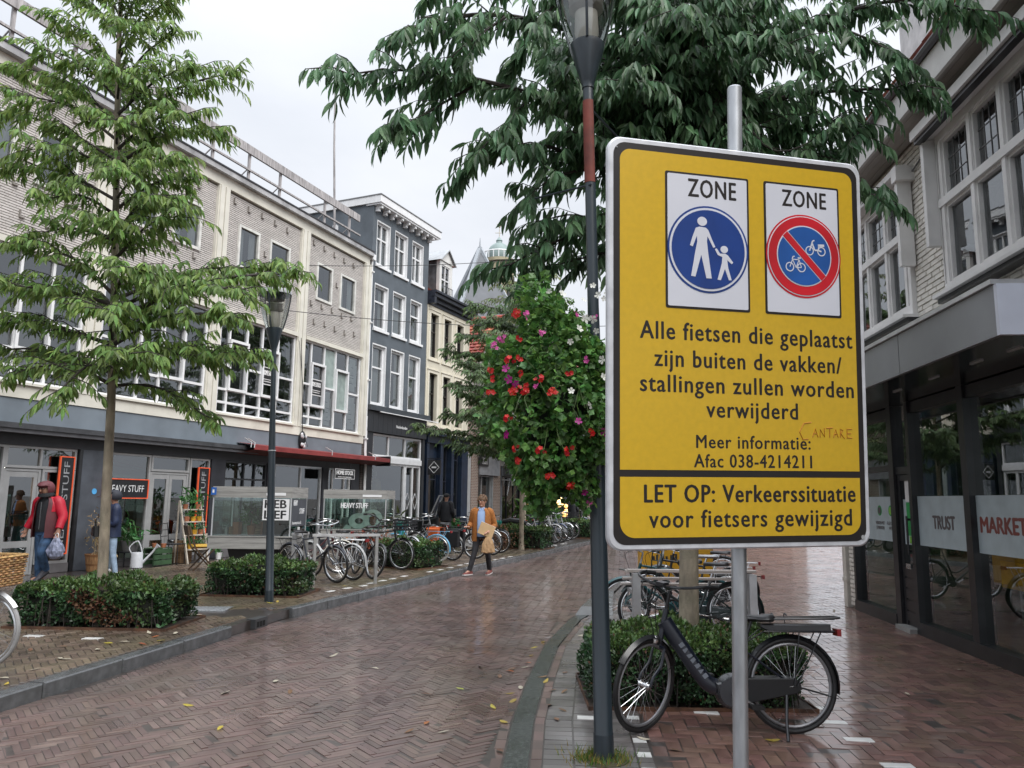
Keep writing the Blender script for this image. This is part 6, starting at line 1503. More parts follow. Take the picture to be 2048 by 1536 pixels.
# right tree, whose crown hangs over the sign
rb0 = G(1377, 1250, .54); rbase = Vector((rb0.x, rb0.y, 0.0))
def TR(x, y, Y): return D(x, y, Y)
Y0 = rbase.y
trunk = [rbase, TR(1378, 1100, Y0), TR(1386, 800, Y0), TR(1392, 500, Y0), TR(1396, 200, Y0), TR(1400, -150, Y0), TR(1405, -420, Y0)]
B = [([(1396, rnd.uniform(-40, 420), Y0), (1396+(x-1396)*.5, y+30, 6.6), (x, y, Y)], .02) for x, y, Y in [(rnd.uniform(980, 1700), rnd.uniform(-60, 320), rnd.uniform(5.7, 8)) for _ in range(26)]]+[([(1392, 330, Y0), (1290, 270, 6.8), (1170, 220, 6.5), (960, 160, 6.2), (800, 140, 6.0), (690, 150, 5.9)], .035),
     ([(960, 165, 6.2), (880, 210, 6.1), (800, 260, 6.0)], .016), ([(1060, 195, 6.4), (1000, 260, 6.2), (950, 310, 6.1)], .016),
     ([(1392, 420, Y0), (1175, 325, 6.6), (1080, 290, 6.3), (985, 300, 6.2)], .03), ([(1200, 335, 6.6), (1120, 350, 6.4), (1070, 380, 6.3)], .016),
     ([(1396, 180, Y0), (1200, 80, 6.6), (1000, 30, 6.2), (860, 45, 5.9), (820, 60, 5.8)], .034), ([(1010, 35, 6.2), (930, 90, 6.0), (900, 120, 6.0)], .015),
     ([(1398, 60, Y0), (1200, -50, 6.5), (950, -60, 6.1), (870, -30, 6.0)], .03), ([(1150, -40, 6.4), (1100, 20, 6.2), (1050, 90, 6.1)], .016),
     ([(1392, 520, Y0), (1250, 450, 6.9), (1120, 480, 6.7), (1020, 530, 6.5)], .028), ([(1250, 455, 6.9), (1150, 430, 6.6), (1090, 440, 6.5)], .014), ([(1390, 540, Y0), (1270, 500, 7.2), (1150, 520, 7.0), (1090, 540, 6.9)], .02),
     ([(1396, 270, Y0), (1550, 200, 6.8), (1700, 180, 6.5), (1830, 180, 6.3)], .032), ([(1398, 120, Y0), (1600, 50, 6.7), (1800, 0, 6.3), (1950, 20, 6.0)], .032), ([(1640, 40, 6.6), (1740, 80, 6.3), (1790, 110, 6.2)], .015),
     ([(1394, 330, Y0), (1550, 280, 6.9), (1680, 240, 6.7), (1720, 270, 6.5)], .026), ([(1398, 0, Y0), (1600, -60, 6.6), (1780, -60, 6.3), (1850, -20, 6.1)], .026),
     ([(1396, 200, Y0), (1400, 130, 6.4), (1410, 60, 5.9)], .024), ([(1396, 220, Y0), (1480, 140, 6.5), (1570, 90, 6.0)], .022), ([(1396, 240, Y0), (1330, 150, 6.5), (1260, 80, 6.1)], .022), ([(1396, 250, Y0), (1320, 220, 6.6), (1240, 190, 6.3)], .02),
     ([(1392, 450, Y0), (1560, 400, 6.9), (1700, 380, 6.6), (1770, 400, 6.4)], .024), ([(1392, 400, Y0), (1500, 330, 6.8), (1620, 310, 6.6)], .02), ([(1398, 60, Y0), (1420, -20, 6.3), (1450, -60, 5.9)], .02), ([(1398, 40, Y0), (1300, -30, 6.5), (1240, -40, 6.2)], .02), ([(1396, 140, Y0), (1500, 70, 6.7), (1640, 110, 6.5)], .02),
     ([(1394, 330, Y0), (1400, 260, 7.8), (1380, 230, 8.2)], .02), ([(1394, 430, Y0), (1330, 380, 7.6), (1260, 380, 8.0)], .02), ([(1396, 250, Y0), (1500, 230, 7.8), (1580, 220, 8.2)], .02), ([(1396, 200, Y0), (1290, 130, 7.8), (1200, 120, 8.2)], .02), ([(1396, 130, Y0), (1450, 60, 7.8), (1530, 0, 8.2)], .02), ([(1392, 480, Y0), (1450, 420, 7.6), (1550, 430, 7.9)], .02), ([(1392, 380, Y0), (1290, 330, 7.2), (1210, 300, 7.4)], .02), ([(1394, 320, Y0), (1460, 250, 6.9), (1560, 260, 6.8)], .02)]
tree('street_tree', 'big dark leafed tree overhanging the yellow sign, its trunk rising from the right hedge', rbase, trunk, .098, [([TR(*p) for p in b], r) for b, r in B], .172, lf_fg, lf_fo, dens=13, Ltw=.6, lfp=15, droop=1.0, group='chestnut leaved street trees')
# trees farther down the left side
def rtree(name, label, x, y, H0, H1, R, lsize, M, nb, group=None, kind='long4', lfp=8, dens=5, Ltw=.7, droop=.6, lean=0):
    b = Vector((x, y, .12)); br = []
    for i in range(nb):
        f = (i+.5)/nb; h = H0+(H1-H0)*f; a = i*2.4+rnd.uniform(-.4, .4); L_ = R*(1-.6*f**2)*rnd.uniform(.75, 1.1)
        s = Vector((x, y, h)); e = s+Vector((math.cos(a)*L_, math.sin(a)*L_, L_*.25))
        br.append(([s, s.lerp(e, .5)+Vector((0, 0, .15)), e], .03))
    return tree(name, label, b, [b, Vector((x, y, H0)), Vector((x+lean, y, (H0+H1)/2)), Vector((x+lean, y, H1))], .08, br, lsize, M, None, kind=kind, dens=dens, Ltw=Ltw, lfp=lfp, single=0, group=group, droop=droop)
rtree('street_tree', 'street tree half hidden behind the flower basket, beyond the cream house', .35, 24.6, 2.5, 7.9, 3.0, .2, lf_m, 42, 'chestnut leaved street trees', dens=17, lfp=15, Ltw=.8)
rtree('street_tree', 'paler distant street tree in front of the slate church roof', .6, 34, 3.0, 12.2, 2.3, .22, lf_w, 44, 'chestnut leaved street trees', dens=8, lfp=11, Ltw=.9)
rtree('street_tree', 'farthest street tree, seen beneath the right of the flower basket', 4.6, 43, 3.0, 9.5, 3.0, .25, lf_m, 18, 'chestnut leaved street trees')
rtree('street_tree', 'street tree on the right pavement hidden behind the yellow sign', 6.2, 21, 2.8, 8.5, 3.0, .2, lf_m, 20, 'chestnut leaved street trees')

# ------------------------------------------------------------ clipped hedges
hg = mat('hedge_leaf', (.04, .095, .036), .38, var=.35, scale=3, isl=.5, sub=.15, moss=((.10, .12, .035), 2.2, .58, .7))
hgt = mat('hedge_leaf_top', (.085, .155, .042), .4, var=.35, scale=3, isl=.5, sub=.15, moss=((.14, .12, .03), 2.6, .60, .8))  # lighter, yellower green for the leaves on top of the hedge
hbr = mat('hedge_brown', (.10, .045, .02), .7, var=.3, isl=.4)
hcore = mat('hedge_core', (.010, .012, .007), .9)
corten = mat('rusty_steel_edge', (.10, .045, .022), .6, var=.35, scale=8)
soil = mat('dark_wet_soil', (.035, .024, .017), .7, var=.3, scale=12, bump=.5)
def hedge(label, c, rz, L_, W_, H_, n, z0=.12, lsz=.045, brown=.03, edge=True, big=0):
    t = thing('hedge', label, 'hedge', (c[0], c[1], z0), rz, 'clipped hedges round the street trees')
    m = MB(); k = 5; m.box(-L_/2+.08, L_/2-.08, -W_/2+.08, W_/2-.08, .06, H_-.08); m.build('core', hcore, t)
    P, N_, = [], []
    A = [(W_*H_, 'x-'), (W_*H_, 'x+'), (L_*H_, 'y-'), (L_*H_, 'y+'), (L_*W_, 'z')]; tot = sum(a for a, _ in A)
    Ps, Ns = [], []
    for a, f in A:
        q = int(n*a/tot*(1.2 if f in ('z', 'y-') else .8)); r1, r2, r3 = nr.rand(q), nr.rand(q), np.abs(nr.randn(q))*.045
        if f[0] == 'x': s = -1 if f[1] == '-' else 1; p = np.stack([s*(L_/2-r3), (r1-.5)*W_, .03+r2**.8*(H_-.03)], 1); nn = np.tile([s, 0, 0.], (q, 1))
        elif f[0] == 'y': s = -1 if f[1] == '-' else 1; p = np.stack([(r1-.5)*L_, s*(W_/2-r3), .03+r2**.8*(H_-.03)], 1); nn = np.tile([0, s, 0.], (q, 1))
        else: p = np.stack([(r1-.5)*L_, (r2-.5)*W_, H_-r3], 1); nn = np.tile([0, 0, 1.], (q, 1))
        wob = .05*np.sin(p[:, 0]*5.1+p[:, 2]*4)+.035*np.sin(p[:, 0]*11+p[:, 1]*9+p[:, 2]*7)+.02*np.sin(p[:, 0]*23-p[:, 2]*17)
        Ps.append(p+nn*wob[:, None]); Ns.append(nn)
    P, N_ = np.concatenate(Ps), np.concatenate(Ns); q = len(P)
    ed = np.maximum(np.abs(P[:, 0])/(L_/2), np.abs(P[:, 1])/(W_/2))   # round the clipped edges a little
    P[:, 2] -= np.where(P[:, 2] > H_-.12, .06*np.clip(ed-.88, 0, 1)/.12, 0)
    Dd = N_*.9+nr.randn(q, 3)*.75+np.array([0, 0, .45]); Nr = N_+nr.randn(q, 3)*.7+np.array([0, 0, .6]); S = nr.uniform(.7, 1.35, q)*lsz
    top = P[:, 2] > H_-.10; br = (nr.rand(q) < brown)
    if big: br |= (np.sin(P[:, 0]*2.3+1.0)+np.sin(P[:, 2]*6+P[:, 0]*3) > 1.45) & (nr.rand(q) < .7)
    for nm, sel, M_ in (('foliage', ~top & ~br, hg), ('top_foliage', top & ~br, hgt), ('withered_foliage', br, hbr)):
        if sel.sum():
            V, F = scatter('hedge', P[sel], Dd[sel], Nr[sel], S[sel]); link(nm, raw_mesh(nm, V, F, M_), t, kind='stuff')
    m = MB()
    for k in range(int(L_*30)):
        x, y = rnd.uniform(-L_/2+.05, L_/2-.05), -W_/2+abs(rnd.gauss(.05, .05)); m.tube([(x, y, 0), (x+rnd.gauss(0, .05), y-.01, H_*rnd.uniform(.3, .9))], .006, 4, caps=False)
    m.build('stems', bark_d, t, kind='stuff')
    if edge:
        e = .06; a, b = L_/2+e, W_/2+e; m = MB(); m.box(-a, a, -b, b, -.01, .012); m.build('soil', soil, t)
        for x0, x1, y0, y1 in ((-a-.01, a+.01, -b-.01, -b), (-a-.01, a+.01, b, b+.01), (-a-.01, -a, -b, b), (a, a+.01, -b, b)): MB().box(x0, x1, y0, y1, -.01, .03).build('edge_strip', corten, t)
    return t
hedge('clipped hedge at the lower left with the young tree growing from it', (-4.85, 9.72), rad(-2), 1.78, .95, .50, 13000, brown=.02, lsz=.05, big=1)
hedge('clipped dark hedge behind the distant left street lamp', (-3.98, 12.82), rad(-4), 1.45, .95, .50, 9000, lsz=.05)
hedge('small clipped hedge between the parked bicycles on the left', (-2.30, 18.0), rad(-30), 1.25, 1.0, .58, 6000, lsz=.055)
hedge('clipped hedge behind the right hand of the walking man, with a rust brown end', (.25, 25.6), rad(-20), 2.0, 1.1, .66, 6000, lsz=.07, brown=.05)
hedge('farthest clipped hedge beside the near lamp post foot', (3.0, 33.2), rad(-20), 2.6, 1.2, .7, 4000, lsz=.09)
hedge('clipped hedge right behind the black electric bicycle', (1.56, 7.10), rad(0), 1.70, 1.10, .53, 24000, z0=0.0, lsz=.037, brown=.03)
dead = thing('withered_shrub', 'rust brown withered shrub at the left side of the small left hedge', 'shrub', (-3.15, 18.25, .12))
P = nr.randn(900, 3)*np.array([.28, .2, .14])+np.array([0, 0, .48]); V, F = scatter('hedge', P, nr.randn(900, 3), nr.randn(900, 3), nr.uniform(.04, .08, 900)); link('foliage', raw_mesh('foliage', V, F, mat('rust_leaf', (.22, .06, .02), .7, isl=.4)), dead, kind='stuff')
m = MB()
for k in range(14): m.tube([(rnd.gauss(0, .05), rnd.gauss(0, .05), 0), (rnd.gauss(0, .2), rnd.gauss(0, .15), rnd.uniform(.3, .55))], .008, 4)
m.build('stems', bark_d, dead, kind='stuff')
dead2 = thing('withered_shrub', 'rust brown withered shrub at the near end of the hedge right of the walking man', 'shrub', (-.42, 24.2, .12))
P = nr.randn(900, 3)*np.array([.3, .3, .2])+np.array([0, 0, .35]); V, F = scatter('hedge', P, nr.randn(900, 3), nr.randn(900, 3), nr.uniform(.05, .1, 900)); link('foliage', raw_mesh('foliage', V, F, mat('dull_brown_leaf', (.12, .055, .025), .7, isl=.4)), dead2, kind='stuff')
MB().tube([(0, 0, 0), (.03, 0, .4)], .015, 5).build('stems', bark_d, dead2)

# ------------------------------------------------------------ bicycles
chrome = steel
bk_paint = {}
def paint(nm, c, r=.3): return mat('paint_'+nm, c, r, var=.08, coat=.3)
tyre_m = mat('tyre', (.014, .014, .015), .55, var=.2); tyre_g = mat('tyre_pale', (.34, .33, .30), .6, var=.15)
saddle_m = mat('saddle_black', (.018, .018, .02), .35, var=.2)
refl = mat('rear_light_red', (.25, .008, .008), .3); whl = mat('lamp_lens', (.75, .76, .76), .15)
def wheel(parent, loc, rot, R=.335, tm=None, rim=None, spokes=28, seg=36, guard=None):
    w = link('wheel', None, parent, loc=loc, rot=rot); c = (0, 0, 0)
    MB().tube(arcpts(c, R-.018, 0, 2*PI, seg)[:-1], .0195, 8, closed=True).build('tyre', tm or tyre_m, w, smooth=True)
    MB().tube(arcpts(c, R-.048, 0, 2*PI, seg)[:-1], .012, 6, closed=True, sx=1.0).build('rim', rim or chrome, w, smooth=True)
    m = MB()
    for k in range(spokes):
        a = 2*PI*k/spokes; b = a+(.35 if k % 2 else -.35); y = .028 if k % 4 < 2 else -.028
        m.tube([(.022*math.cos(b), y, .022*math.sin(b)), ((R-.055)*math.cos(a), 0, (R-.055)*math.sin(a))], .0014, 3, caps=False)
    m.build('spokes', chrome, w, kind='stuff')
    m = MB(); m.tube([(0, -.05, 0), (0, .05, 0)], .018, 8); m.tube([(0, -.035, 0), (0, -.025, 0)], .03, 10); m.tube([(0, .025, 0), (0, .035, 0)], .03, 10); m.build('hub', chrome, w, smooth=True)
    return w
def bicycle(label, loc, rz, frame='step', col=None, steer=0.0, lean=0.0, tm=None, rackm=None, guard=True, chain=True, fm=None, basket=None, bag=None, bar='dutch', kick=False, ebike=False, group='parked bicycles', cat='bicycle', sad=.92, scale=1.0, coat=None, fend=None, rim=None, light=True):
    """x forward, rear axle over the origin; every bicycle is its own thing"""
    R = .335; WBs = 1.10
    t = thing('bicycle', label, cat, loc, 0, group, rot=(lean, 0, rz), scale=scale)
    cp = col or paint('black', (.012, .013, .015)); fe = fend or cp; rk = rackm or black_m
    ra = Vector((0, 0, R)); fa = Vector((WBs, 0, R)); bb = Vector((.44, 0, .29)); hb = Vector((.955, 0, .62)); ht = Vector((.90, 0, .86)); st = Vector((.31, 0, .62 if frame == 'step' else .78))
    m = MB()
    if frame == 'ebike':
        m.tube(bez([ht+(hb-ht)*.35, Vector((.80, 0, .60)), Vector((.63, 0, .36)), Vector((.50, 0, .305)), Vector((.36, 0, .30))], 8), [.058]*8+[.056]*8+[.058]*8+[.056]*8+[.05], 12, sx=.6)
        st = Vector((.33, 0, .62)); m.tube([Vector((.42, 0, .29)), st], .02, 10)
    else:
        m.tube([hb, bb], .0175, 8); m.tube([bb, st], .0165, 8)
        if frame == 'step': m.tube(bez([ht+(hb-ht)*.2, Vector((.72, 0, .58)), Vector((.50, 0, .46)), Vector((.385, 0, .47))], 5), .015, 8)
        elif frame == 'curve': m.tube(bez([ht+(hb-ht)*.5, Vector((.75, 0, .45)), Vector((.52, 0, .33)), bb], 5), .017, 8)
        else: m.tube([ht+(hb-ht)*.12, st+(bb-st)*.06], .0155, 8)
    m.tube([hb+(hb-ht)*.08, ht], .021, 10)
    for y in (-.055, .055):
        m.tube([bb+Vector((0, y*.5, 0)), ra+Vector((0, y, 0))], .0095, 6); m.tube([st+Vector((0, y*.3, -.05)), ra+Vector((0, y, 0))], .008, 6)
    m.build('frame', cp, t, smooth=True)
    f = link('front_fork', None, t)
    ax = (ht-hb).normalized(); piv = hb
    f.matrix_local = Matrix.Translation(piv) @ Matrix.Rotation(steer, 4, ax) @ Matrix.Translation(-piv)
    m = MB(); cr = hb+(hb-ht).normalized()*.03
    for y in (-.055, .055): m.tube(bez([cr+Vector((0, y*.9, .0)), cr+Vector((.035, y, -.12)), fa+Vector((-.02, y, .06)), fa+Vector((0, y, 0))], 4), .011, 6)
    m.tube([cr+Vector((0, -.055, 0)), cr+Vector((0, .055, 0))], .014, 6)
    fk = m.build('fork_blades', cp, f, smooth=True)
    wheel(f, fa, (0, rnd.random()*6, 0), R, tm, rim); wheel(t, ra, (0, rnd.random()*6, 0), R, tm, rim)
    if guard:
        def gd(par, c, a0, a1):
            V = []; n = 16
            for i in range(n+1):
                a = a0+(a1-a0)*i/n
                for w_, dr in ((-.028, -.01), (0, .012), (.028, -.01)): V.append((c[0]+(R+.012+dr)*math.cos(a), w_, c[2]+(R+.012+dr)*math.sin(a)))
            mm = MB(); mm.add(V, [(3*i+k, 3*i+k+1, 3*i+k+4, 3*i+k+3) for i in range(n) for k in (0, 1)])
            for y in (-.03, .03):
                a = a0+.08 if c[0] < .5 else a1-.1
                mm.tube([(c[0], y*1.6, c[2]), (c[0]+(R+.008)*math.cos(a), y, c[2]+(R+.008)*math.sin(a))], .003, 4)
            return mm.build('mudguard', fe, par, smooth=True)
        gd(t, ra, rad(10), rad(205)) if False else gd(t, ra, rad(190), rad(20)); gd(f, fa, rad(35), rad(165))
    # handlebar on the steering axis
    sttop = ht+ax*(.14 if bar == 'dutch' else .20); hbm = MB()
    hbm.tube([ht, sttop, sttop+Vector((.06, 0, .03))], .013, 8); c = sttop+Vector((.06, 0, .03))
    if bar == 'dutch': L_ = [(c.x, 0, c.z), (c.x+.04, .10, c.z+.015), (c.x+.01, .24, c.z+.04), (c.x-.10, .30, c.z+.05), (c.x-.24, .29, c.z+.03)]
    elif bar == 'flat': L_ = [(c.x, 0, c.z), (c.x, .15, c.z+.005), (c.x-.03, .3, c.z+.01)]
    else: L_ = [(c.x, 0, c.z), (c.x+.02, .1, c.z+.05), (c.x-.01, .22, c.z+.09), (c.x-.08, .29, c.z+.09), (c.x-.19, .31, c.z+.07)]
    hbm.tube(bez([Vector((p[0], -p[1], p[2])) for p in reversed(L_[1:])]+[Vector(p) for p in L_], 4), .011, 8)
    hbm.build('handlebar', black_m if (ebike or bar == 'high') else chrome, f, smooth=True)
    for s in (1, -1):
        e, e2 = Vector(L_[-1]), Vector(L_[-2]); e2 = e.lerp(e2, .75); MB().tube([(e.x, s*e.y, e.z), (e2.x, s*e2.y, e2.z)], .017, 8).build('grip', rubber, f, smooth=True)
    q = MB(); e = Vector(L_[-2])
    for s in (1, -1): q.tube([(e.x+.02, s*(e.y-.04), e.z-.01), (e.x-.10, s*(e.y+.02), e.z-.035)], .005, 5)
    q.build('brake_lever', chrome if not ebike else black_m, f)
    q = MB()
    for s in (1, -1): q.tube(bez([(e.x+.02, s*(e.y-.05), e.z), (c.x+.16, s*.09, c.z-.02), (c.x+.13, s*.03, c.z-.2), tuple(hb+Vector((.03, s*.02, .02)))], 5), .0032, 4)
    q.build('cable', rubber, f)
    if light:
        q = MB(); l = hb+Vector((.06, 0, .03)); q.ball(l, (.035, .033, .033), 8, 6, 0); q.ball(l+Vector((.018, 0, 0)), (.022, .027, .027), 8, 6, 1); q.tube([hb, l], .006, 4); q.build('headlight', [chrome, whl], f, smooth=True)
    # saddle
    sp = st+(st-bb).normalized()*(sad-.03-st.z); sp.z = sad-.05
    MB().tube([st, sp], .013, 8).build('seat_post', chrome if not ebike else black_m, t, smooth=True)
    q = MB(); V = []; n = 10
    for i in range(n+1):
        x = -.16+.30*i/n; w_ = (.105*(1-((x+.09)/.11)**2)**.5 if x < -.04+.05 and abs((x+.09)/.11) < 1 else 0); w_ = max(w_, .028 if x > -.05 else .06); w_ = {0: .07, 1: .095, 2: .105, 3: .10, 4: .08, 5: .058, 6: .042, 7: .034, 8: .03, 9: .027, 10: .018}[i]
        h = .03*math.cos((x-.0)*3)+(.012 if i < 3 else 0)
        for k in range(7): a = PI*k/6; V.append((sp.x+x, w_*math.cos(a), sp.z+.02+h*math.sin(a)*.9))
        V.append((sp.x+x, 0, sp.z-.005))
    F = [(8*i+k, 8*i+(k+1) % 8, 8*i+8+(k+1) % 8, 8*i+8+k) for i in range(n) for k in range(8)]+[tuple(range(8)), tuple(8*n+k for k in reversed(range(8)))]
    q.add(V, F); q.build('saddle', coat or saddle_m, t, smooth=True)
    # rack, rear light
    q = MB(); zr = 2*R+(.085 if not ebike else .045)
    for y in (-.06, .06): q.tube([(.20, y, zr), (-.30, y, zr), (-.33, y*.6, zr)], .0065, 6); q.tube([(-.22, y, zr), (-.02, y*1.15, R)], .005, 5); q.tube([(-.06, y, zr), (.0, y*1.15, R)], .005, 5); q.tube([(.20, y, zr), (st.x-.02, y*.4, st.z+.02)], .005, 5)
    q.tube([(-.33, -.036, zr), (-.33, .036, zr)], .0065, 6); q.tube([(0, 0, zr), (-.30, 0, zr)], .005, 6)
    for x in (.15, .02, -.12, -.25): q.tube([(x, -.06, zr), (x, .06, zr)], .004, 5)
    q.build('rear_rack', rk, t, smooth=True)
    MB().box(-.375, -.345, -.045, .045, zr-.03, zr+.02).build('rear_light', refl, t)
    q = MB()
    if chain:
        V = [(ra.x+.055*math.cos(a)-.0, ra.z+.055*math.sin(a)) for a in [PI/2+PI*i/8 for i in range(9)]]+[(bb.x+.095*math.cos(a), bb.z+.095*math.sin(a)) for a in [-PI/2+PI*i/10 for i in range(11)]]
        q.rprism(V, -.075, -.045 if not ebike else .062, .006); q.build('chain_guard', cp if chain is True else chain, t, smooth=30)
    q = MB(); ca = rnd.uniform(0, 6.28); dx, dz = .165*math.cos(ca), .165*math.sin(ca)
    q.tube([bb+Vector((0, -.085, 0)), bb+Vector((dx, -.095, dz))], .009, 6); q.tube([bb+Vector((0, .085, 0)), bb+Vector((-dx, .095, -dz))], .009, 6); q.tube([bb+Vector((0, -.09, 0)), bb+Vector((0, .09, 0))], .02, 8); q.build('crank', chrome, t, smooth=True)
    for s, y in ((1, -.14), (-1, .14)): MB().box(bb.x+s*dx-.045, bb.x+s*dx+.045, y-.04, y+.04, bb.z+s*dz-.012, bb.z+s*dz+.012).build('pedal', rubber, t)
    if kick: MB().tube([(.06, .07, R-.06), (.10, .16, .12), (.12, .23, .0)], .011, 6).build('kickstand', black_m, t, smooth=True)
    else: MB().tube([(.30, .05, .27), (.10, .10, .20)], .009, 6).build('kickstand', chrome, t, smooth=True)
    if ebike:
        q = MB(); q.rprism([(-.30, zr-.005), (.17, zr-.005), (.215, zr+.03), (.215, zr+.055), (-.30, zr+.055)], -.055, .055, .012); q.build('battery', paint('battery', (.03, .031, .034), .3), t, smooth=30)
        q = MB()
        for y in (-.07, .07): q.tube([(.24, y*.8, zr+.075), (.20, y, zr+.085), (-.34, y, zr+.10), (-.37, y*.6, zr+.10)], .008, 6)
        q.tube([(-.37, -.042, zr+.10), (-.37, .042, zr+.10)], .008, 6); q.box(-.33, .18, -.05, .05, zr+.085, zr+.093); q.build('rack_top', black_m, t, smooth=30)
        q = MB(); 
        for x, dx_ in ((.10, .02), (.0, -.03)): q.tube(bez([(x, -.02, zr+.11), (x, -.08, zr+.10), (x+dx_, -.085, zr-.1), (x+dx_*2-.02, -.075, R+.12)], 5), .008, 5, sx=.4)
        q.build('strap', mat('grey_strap', (.09, .09, .10), .7), t)
        q = MB(); q.lathe([(0, -.065), (.10, -.062), (.125, -.02), (.125, .02), (.10, .062), (0, .065)], 20, T=Matrix.Translation(bb+Vector((.0, 0, -.0))) @ Matrix.Rotation(PI/2, 4, 'X')); q.rprism([(bb.x-.10, bb.z-.08), (bb.x+.10, bb.z-.05), (bb.x+.12, bb.z+.06), (bb.x-.06, bb.z+.09)], -.06, .06, .01); q.build('motor', paint('motor', (.02, .022, .027), .25), t, smooth=40)
        q = MB(); [q.prism([(k*.045, 0), (k*.045+.030, 0), (k*.045+.034-.012*(k % 2), .036), (k*.045+.008*(k % 3), .036)], 0, .001) for k in range(7)]
        T = Matrix.Translation((.625, .0345, .385)) @ Matrix.Rotation(PI, 4, 'Z') @ Matrix.Rotation(rad(52), 4, 'Y') @ Matrix.Translation((-.30, 0, -.018))
        o_ = q.build('lettering', mat('frame_letter', (.16, .18, .21), .4), t); o_.matrix_local = T
        q = MB(); q.box(c.x-.0, c.x+.07, -.035, .035, c.z+.02, c.z+.04); q.build('display', black_m, f)
    if basket == 'crate':
        q = MB(); x0, x1, z0, z1, w_ = fa.x-.10, fa.x+.26, .86, 1.06, .2
        for z in (z0, z0+.07, z0+.14, z1):
            for a, b in (((x0, -w_), (x1, -w_)), ((x1, -w_), (x1, w_)), ((x1, w_), (x0, w_)), ((x0, w_), (x0, -w_))): q.bar((a[0], a[1], z), (b[0], b[1], z), .012, .022)
        for k in range(7):
            for y in (-w_, w_): q.bar((x0+(x1-x0)*k/6, y, z0), (x0+(x1-x0)*k/6, y, z1), .010)
            for x in (x0, x1): q.bar((x, -w_+2*w_*k/6, z0), (x, -w_+2*w_*k/6, z1), .010)
        q.box(x0, x1, -w_, w_, z0-.012, z0); q.build('crate', mat('black_crate', (.014, .015, .018), .5), f)
        q = MB(); 
        for y in (-.1, .1): q.tube([(x0, y, z0-.015), (x1, y, z0-.015), (fa.x+.02, y*.6, R)], .008, 6)
        q.build('front_rack', black_m, f)
    if basket == 'rackbig':
        q = MB(); zf = .80; x0, x1 = fa.x-.16, fa.x+.26
        for y in (-.17, -.06, .06, .17): q.tube([(x0, y, zf), (x1, y, zf)], .007, 6)
        for x in (x0, (x0+x1)/2, x1): q.tube([(x, -.17, zf), (x, .17, zf)], .007, 6)
        loop = lambda s_: [(x0, -.17, zf), (x0-.02, -.17, zf+.16*s_), (x0-.03, -.13, zf+.20*s_), (x0-.03, .13, zf+.20*s_), (x0-.02, .17, zf+.16*s_), (x0, .17, zf)]
        q.tube(loop(1.3), .008, 6); q.tube([(x0-.02, -.17, zf+.12), (x0-.02, .17, zf+.12)], .006, 5); q.tube([(x0-.02, 0, zf), (x0-.03, 0, zf+.25)], .006, 5)
        for y in (-.09, .09): q.tube([(x1-.1, y, zf), (fa.x, y*.8, R)], .008, 6); q.tube([(x0, y, zf), tuple(hb)], .007, 6)
        q.build('front_rack', cp, f, smooth=True)
    if basket == 'wicker':
        q = MB(); x0, x1, z0, z1, w_ = .96, 1.26, .72, .97, .19
        for i in range(13):
            z = z0+(z1-z0)*i/12; e_ = .022*i/12; n = 44; pts = []
            for k in range(n):
                s_ = k/n*4; sd = int(s_); f_ = s_-sd; cs_ = [(x0-e_, -w_-e_), (x1+e_, -w_-e_), (x1+e_, w_+e_), (x0-e_, w_+e_)]
                p, r = cs_[sd], cs_[(sd+1) % 4]; wv = .006*(1 if (k+i) % 2 else -1); dx_, dy_ = r[0]-p[0], r[1]-p[1]; l = math.hypot(dx_, dy_)
                pts.append((p[0]+dx_*f_+dy_/l*wv, p[1]+dy_*f_-dx_/l*wv, z))
            q.tube(pts, .0085 if i < 12 else .013, 5, closed=True)
        for k in range(22):
            s_ = k/22*4; sd = int(s_); f_ = s_-sd; a, b = [(x0, -w_), (x1, -w_), (x1, w_), (x0, w_)][sd], [(x0, -w_), (x1, -w_), (x1, w_), (x0, w_)][(sd+1) % 4]
            q.tube([(a[0]+(b[0]-a[0])*f_, a[1]+(b[1]-a[1])*f_, z0), (a[0]+(b[0]-a[0])*f_, a[1]+(b[1]-a[1])*f_, z1)], .006, 4)
        q.box(x0, x1, -w_, w_, z0-.01, z0+.005); q.build('basket', mat('wicker', (.38, .22, .09), .6, var=.25, scale=30, isl=.25), f)
        q = MB(); 
        for y in (-.12, .12): q.tube([(x0, y, z0-.02), (x1, y, z0-.02), (fa.x, y*.6, R)], .007, 6)
        q.build('front_rack', chrome, f)
    if bag:
        q = MB()
        for y in (-.13, .13): q.rprism([(-.27, R+.02), (.05, R+.02), (.09, zr+.01), (-.30, zr+.01)], y-.055, y+.055, .02)
        q.box(-.27, .08, -.09, .09, zr+.008, zr+.03); q.build('pannier', bag, t, smooth=40)
    return t
def place(p0, p1):
    """rear ground contact p0 and front ground contact p1 -> location and heading"""
    return (p0.x, p0.y, p0.z), math.atan2(p1.y-p0.y, p1.x-p0.x)
blk_ = paint('black', (.012, .013, .015)); nvy = paint('navy_black', (.008, .011, .02)); wht_ = paint('white', (.55, .56, .56)); lbl = paint('light_blue', (.10, .33, .52)); dgr = paint('dark_green', (.012, .03, .03)); sil = mat('paint_silver', (.42, .43, .44), .3, metal=.6, var=.08); dre = paint('dark_red', (.06, .008, .012)); dbl = paint('deep_blue', (.015, .035, .11))
a = G(1588, 1468); b_ = G(1290, 1464)
l, r = place(a, b_)
bicycle('black electric bicycle with a rear rack battery parked in front of the right hedge', l, r, 'ebike', nvy, steer=rad(42), lean=rad(3), kick=True, ebike=True, bar='dutch', sad=.83, rim=mat('grey_rim', (.25, .25, .26), .4, metal=.5), fend=blk_, rackm=black_m, chain=mat('case_black', (.008, .008, .009), .55), scale=1.0)
ca, sa = math.cos(rad(AL)), math.sin(rad(AL)); row = rad(-22)
